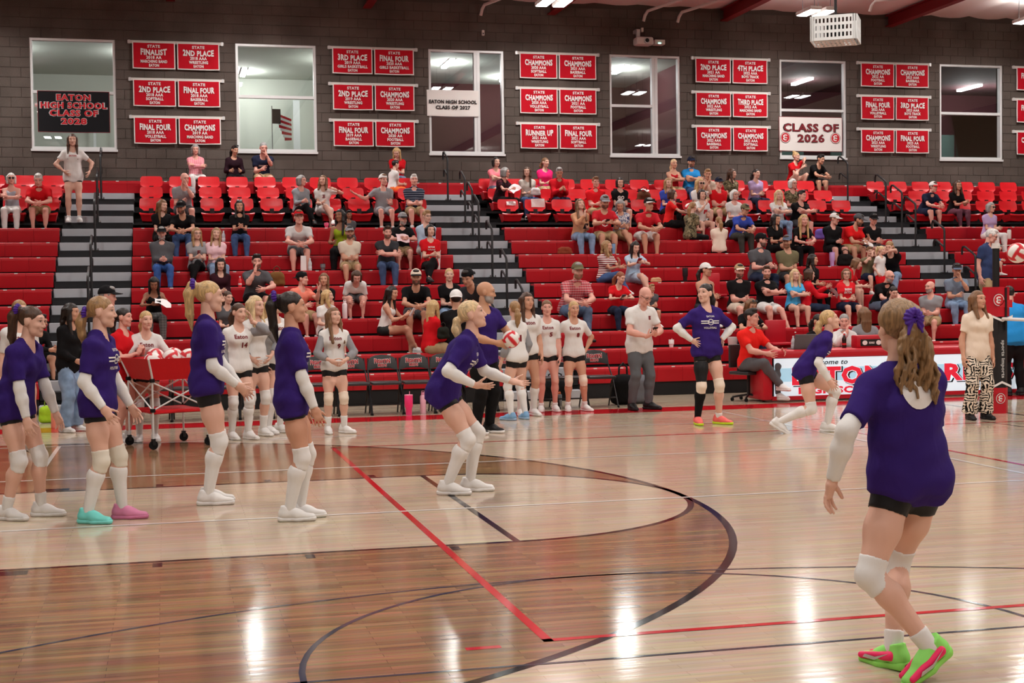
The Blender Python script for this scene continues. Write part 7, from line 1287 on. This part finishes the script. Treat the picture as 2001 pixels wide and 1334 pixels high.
def paper(label, loc, w_, h_, rot, c=(236, 232, 232), cat='paper', name='paper_sheet'):
    n = 4; vs = [((i/n-0.5)*w_, (j/n-0.5)*h_, 0.02*math.sin(i*1.6+j)+0.001*s) for s in (0, 1) for j in range(n+1) for i in range(n+1)]; k = (n+1)**2
    o = MB().add(vs, [(s*k+j*(n+1)+i, s*k+j*(n+1)+i+1, s*k+(j+1)*(n+1)+i+1, s*k+(j+1)*(n+1)+i) for s in (0, 1) for j in range(n) for i in range(n)]).build(name, 'plain', None, True, srgb(*c), loc); o.rotation_euler = rot; return tag(o, label, cat)
def hand_point(R, q, f=0.09): w_, x, y, z = R['hand'][q]; return R['T'].matrix_basis @ Vector((w_+z*f+y*0.03)*R['s'])
def by(label): return next(r for r in SPECT+[COACH_PHONE] if r['T'].get('label') == label)
def phone_in(label, q, nm, c=(18, 18, 20), rot=(0.9, 0, 0)):
    R = by(label); p = hand_point(R, q); t = tag(empty('phone', p, R['T'].rotation_euler.z), nm, 'phone'); a = MB().box(-0.036, 0.036, -0.005, 0.005, -0.075, 0.075, 0.004).build('phone_case', 'plain', t, False, srgb(*c)); s_ = MB().box(-0.032, 0.032, 0.0052, 0.0062, -0.07, 0.07).build('phone_screen', 'plain_gloss', t, False, srgb(60, 66, 74)); MB().tube([(-0.02, -0.008, 0.055), (-0.02, -0.004, 0.055)], 0.008, 8).build('camera_lens', 'black_steel', t); t.rotation_euler = (rot[0], rot[1], R['T'].rotation_euler.z)
phone_in('bald coach in white polo and grey trousers reading his phone', 'l', 'black phone held by the white-polo coach', rot=(0.9, 0, 0))
phone_in('dark-haired girl in white tank top and black shorts holding a phone', 'l', 'white phone held by the girl in white tank top', (232, 230, 232), (0.4, 0.4, 0))
phone_in('dark-haired woman in pale denim blouse using her phone, legs crossed', 'l', 'red phone held by the woman in pale denim blouse', (176, 30, 44)); phone_in('red-haired woman in red V-neck top holding a phone', 'l', 'grey phone held by the red-haired woman', (90, 96, 106))
phone_in('dark-haired woman in black tank top and grey plaid trousers reading her phone', 'r', 'black phone held by the woman in plaid trousers'); phone_in('long-haired woman in black printed shirt looking at her phone', 'r', 'dark phone held by the woman in black printed shirt', (40, 40, 46))
phone_in('long-haired woman in tan top and jeans looking up, phone in lap', 'l', 'black phone on the lap of the tan-topped woman'); phone_in('man in grey cap and red shirt with round white seal', 'l', 'black phone held by the seal-shirted man')
R = by('goateed man in grey cap and black polo holding a paper'); paper('pinkish paper held by the goateed man', hand_point(R, 'l'), 0.24, 0.17, (1.0, 0.1, 0.2), (236, 206, 210))
R = by('woman with grey bob in maroon jersey reading a paper'); paper('pink sheet read by the grey-bobbed woman', hand_point(R, 'l'), 0.26, 0.18, (0.7, -0.5, 0.5), (236, 214, 216))
R = by('brown-haired woman in red jacket facing right with a paper cloth'); paper('white paper cloth held by the woman in red jacket', R['T'].matrix_basis @ Vector((0, -0.4, 0.68)), 0.22, 0.2, (0.9, 0.3, 1.2), cat='cloth', name='paper_cloth')
R = by('dark-haired woman in black tank top and grey plaid trousers reading her phone'); paper('white jacket bundled on the lap of the woman in plaid trousers', R['T'].matrix_basis @ Vector((0.1, -0.3, 0.66)), 0.26, 0.2, (0.5, 0.3, 0.2), cat='jacket', name='folded_jacket')
R = by('bearded man in dark cap and bright red shirt leaning right'); paper('white leaflet held by the red-shirted bearded man', hand_point(R, 'r'), 0.24, 0.16, (0.7, 0.2, 0.3))
paper('white paper taped to the first lower stadium seat', (at(999, 399, 1, ROWY[10]+0.33)[0], ROWY[10]+0.345, ROWZ[10]+0.25), 0.19, 0.08, (1.45, 0, 0)); paper('white towel hanging over the second lower stadium seat', (at(1051, 397, 1, ROWY[10]+0.33)[0], ROWY[10]+0.33, ROWZ[10]+0.26), 0.27, 0.17, (1.5, 0, -0.1), cat='towel', name='towel')
paper('white folded programme on top of the brown leather bag', (at(1258, 345, 1, ROWY[11]+0.2)[0], ROWY[11]+0.2, ROWZ[11]+0.31), 0.2, 0.12, (0.3, 0.1, 0.2))
t = tag(empty('paper_bag', on_row(593, 526, 6, 0.16)), 'tall white paper bag on the bench by the red-capped man', 'bag'); MB().prism([(-0.05, 0), (0.05, 0), (0.045, 0.25), (-0.045, 0.24)], -0.04, 0.04).build('bag_body', 'plain', t, False, srgb(238, 232, 230)); MB().box(-0.045, 0.045, -0.012, 0.012, 0.235, 0.262).build('bag_fold', 'plain', t, False, srgb(226, 220, 218))
def cushion_chair(label, px, py, k):
    t = tag(empty('stadium_cushion', on_row(px, py, k, 0.02)), label, 'cushion'); MB().box(-0.19, 0.19, 0.2, 0.24, 0.03, 0.42, 0.015).build('back_pad', 'pad_red', t, True); MB().box(-0.2, 0.2, -0.12, 0.24, 0.0, 0.045, 0.012).build('seat_pad', 'pad_red', t, True); MB().box(-0.19, 0.19, 0.24, 0.245, 0.2, 0.24).build('strap', 'black_matte', t)
cushion_chair('red folding seat cushion behind the white-capped woman', 1396, 545, 4); cushion_chair('red folding seat cushion behind the scorer table', 1526, 680, 1)
t = tag(empty('bucket', on_row(1432, 680, 1, 0.12)), 'white bucket with handle on the bench left of the red polo man', 'bucket'); MB().lathe([(0.07, 0), (0.075, 0.005), (0.09, 0.15), (0.085, 0.15)], 18).build('body', 'plain', t, True, srgb(226, 222, 220)); MB().tube([(0.09*math.cos(a), 0, 0.14+0.09*math.sin(a)) for a in np.linspace(0, PI, 9)], 0.004, 5).build('handle', 'black_steel', t)
t = tag(empty('laptop', (11.25, 8.8, 0.77), PI), 'grey laptop open on the left end of the scorer table', 'laptop'); MB().box(-0.17, 0.17, -0.02, 0.22, 0.0, 0.015).build('keyboard_half', 'plain', t, False, srgb(110, 112, 116)); o = MB().box(-0.17, 0.17, -0.008, 0.008, 0.0, 0.22).build('lid', 'plain', t, False, srgb(92, 94, 98)); o.rotation_euler = (-0.25, 0, 0); o.location = (0, 0.22, 0.012)
# the ball of the red-shirted youth
R = by('youth in red shirt holding a pink and white ball'); o = ball('pink and white ball on the lap of the red-shirted youth', tuple(R['T'].matrix_basis @ Vector((0.02, -0.3, 0.72))), (0.2, 1.0, 0.4))
# ------------------------------------------------------------------ people at the scorer table
CH = dict(pelvis=(0, 0.14, 0.52), lean=4, fl=(0.12, -0.31, 0), fr=(-0.12, -0.31, 0))
def desk_chair(loc, rz, label):
    t = tag(empty('office_chair', loc, rz), label, 'chair'); MB().box(-0.21, 0.21, -0.05, 0.36, 0.4, 0.45, 0.015).build('seat', 'vinyl_black', t, True); MB().box(-0.2, 0.2, 0.34, 0.38, 0.5, 0.85, 0.015).build('backrest', 'vinyl_black', t, True); MB().tube([(0, 0.15, 0.08), (0, 0.15, 0.41)], 0.025, 8).build('column', 'black_steel', t)
    for k in range(5): a = 2*PI*k/5; MB().tube([(0, 0.15, 0.1), (0.25*math.cos(a), 0.15+0.25*math.sin(a), 0.06)], 0.016, 6).build('base_arm', 'black_steel', t); MB().tube([(0.25*math.cos(a)-0.012, 0.15+0.25*math.sin(a), 0.028), (0.25*math.cos(a)+0.012, 0.15+0.25*math.sin(a), 0.028)], 0.028, 8).build('caster', 'black_matte', t)
    MB().tube([(0, 0.37, 0.42), (0, 0.37, 0.55)], 0.018, 6).build('back_stem', 'black_steel', t); return t
X_ = at(1474, 700, 1, 8.75)[0]; desk_chair((X_, 8.7, 0), math.radians(22), 'black office chair under the red polo man')
build_person('smiling man in bright red polo seated left of the scorer table', (X_, 8.7, 0.03), 22, 1.74, 'm', 'pink', 'short', 'dark', ('polo', (238, 40, 34)), ('pants', 'greypants'), dict(CH, fr=(0.1, -0.4, 0.14), kh_r=(-0.3, -1, 0.4), hl=(0.22, -0.3, 0.7), hr=(-0.08, -0.3, 0.68)), (20, 0, 0), ('white', 'white'), 0.018, hz=0.008)
X_ = at(1652, 650, 1, 9.25)[0]; desk_chair((X_, 9.3, 0), 0, 'black office chair under the woman in white jacket')
build_person('woman in white jacket with red lanyard at the scorer table', (X_, 9.3, 0.03), -12, 1.64, 'f', 'pink', 'ponylow', 'grey', ('jacket', 'white'), ('pants', 'black'), dict(CH, lean=16, hr=(-0.04, -0.34, 1.0), hl=(0.14, -0.36, 0.78), eh_r=(-0.6, -0.2, -1), fdr=(0.1, 0.3, 1)), (-14, 6, 0), ('black', 'black'), 0.019, hz=0.008)
X_ = at(1697, 640, 1, 9.5)[0]; desk_chair((X_, 9.72, 0), PI, 'black office chair behind the display box')
build_person('person with very long brown hair turned away behind the display box', (X_, 9.72, 0.06), 176, 1.7, 'f', 'fair', 'longer', 'lbrown', ('tee', 'grey'), ('pants', 'black'), CH, (0, 0, 0), ('black', 'black'), 0.019, hz=0.008)
X_ = at(1612, 660, 1, 9.3)[0]; desk_chair((X_, 9.5, 0), 0.2, 'black office chair behind the crouching player')
build_person('person in black seated behind the crouching player at scorer table', (X_, 9.5, 0.03), 10, 1.62, 'f', 'tan', 'ponylow', 'dark', ('long', 'black'), ('pants', 'black'), dict(CH, lean=8, hl=(0.1, -0.34, 0.78), hr=(-0.1, -0.34, 0.78)), (10, 10, 0), ('black', 'black'), 0.019, hz=0.008)
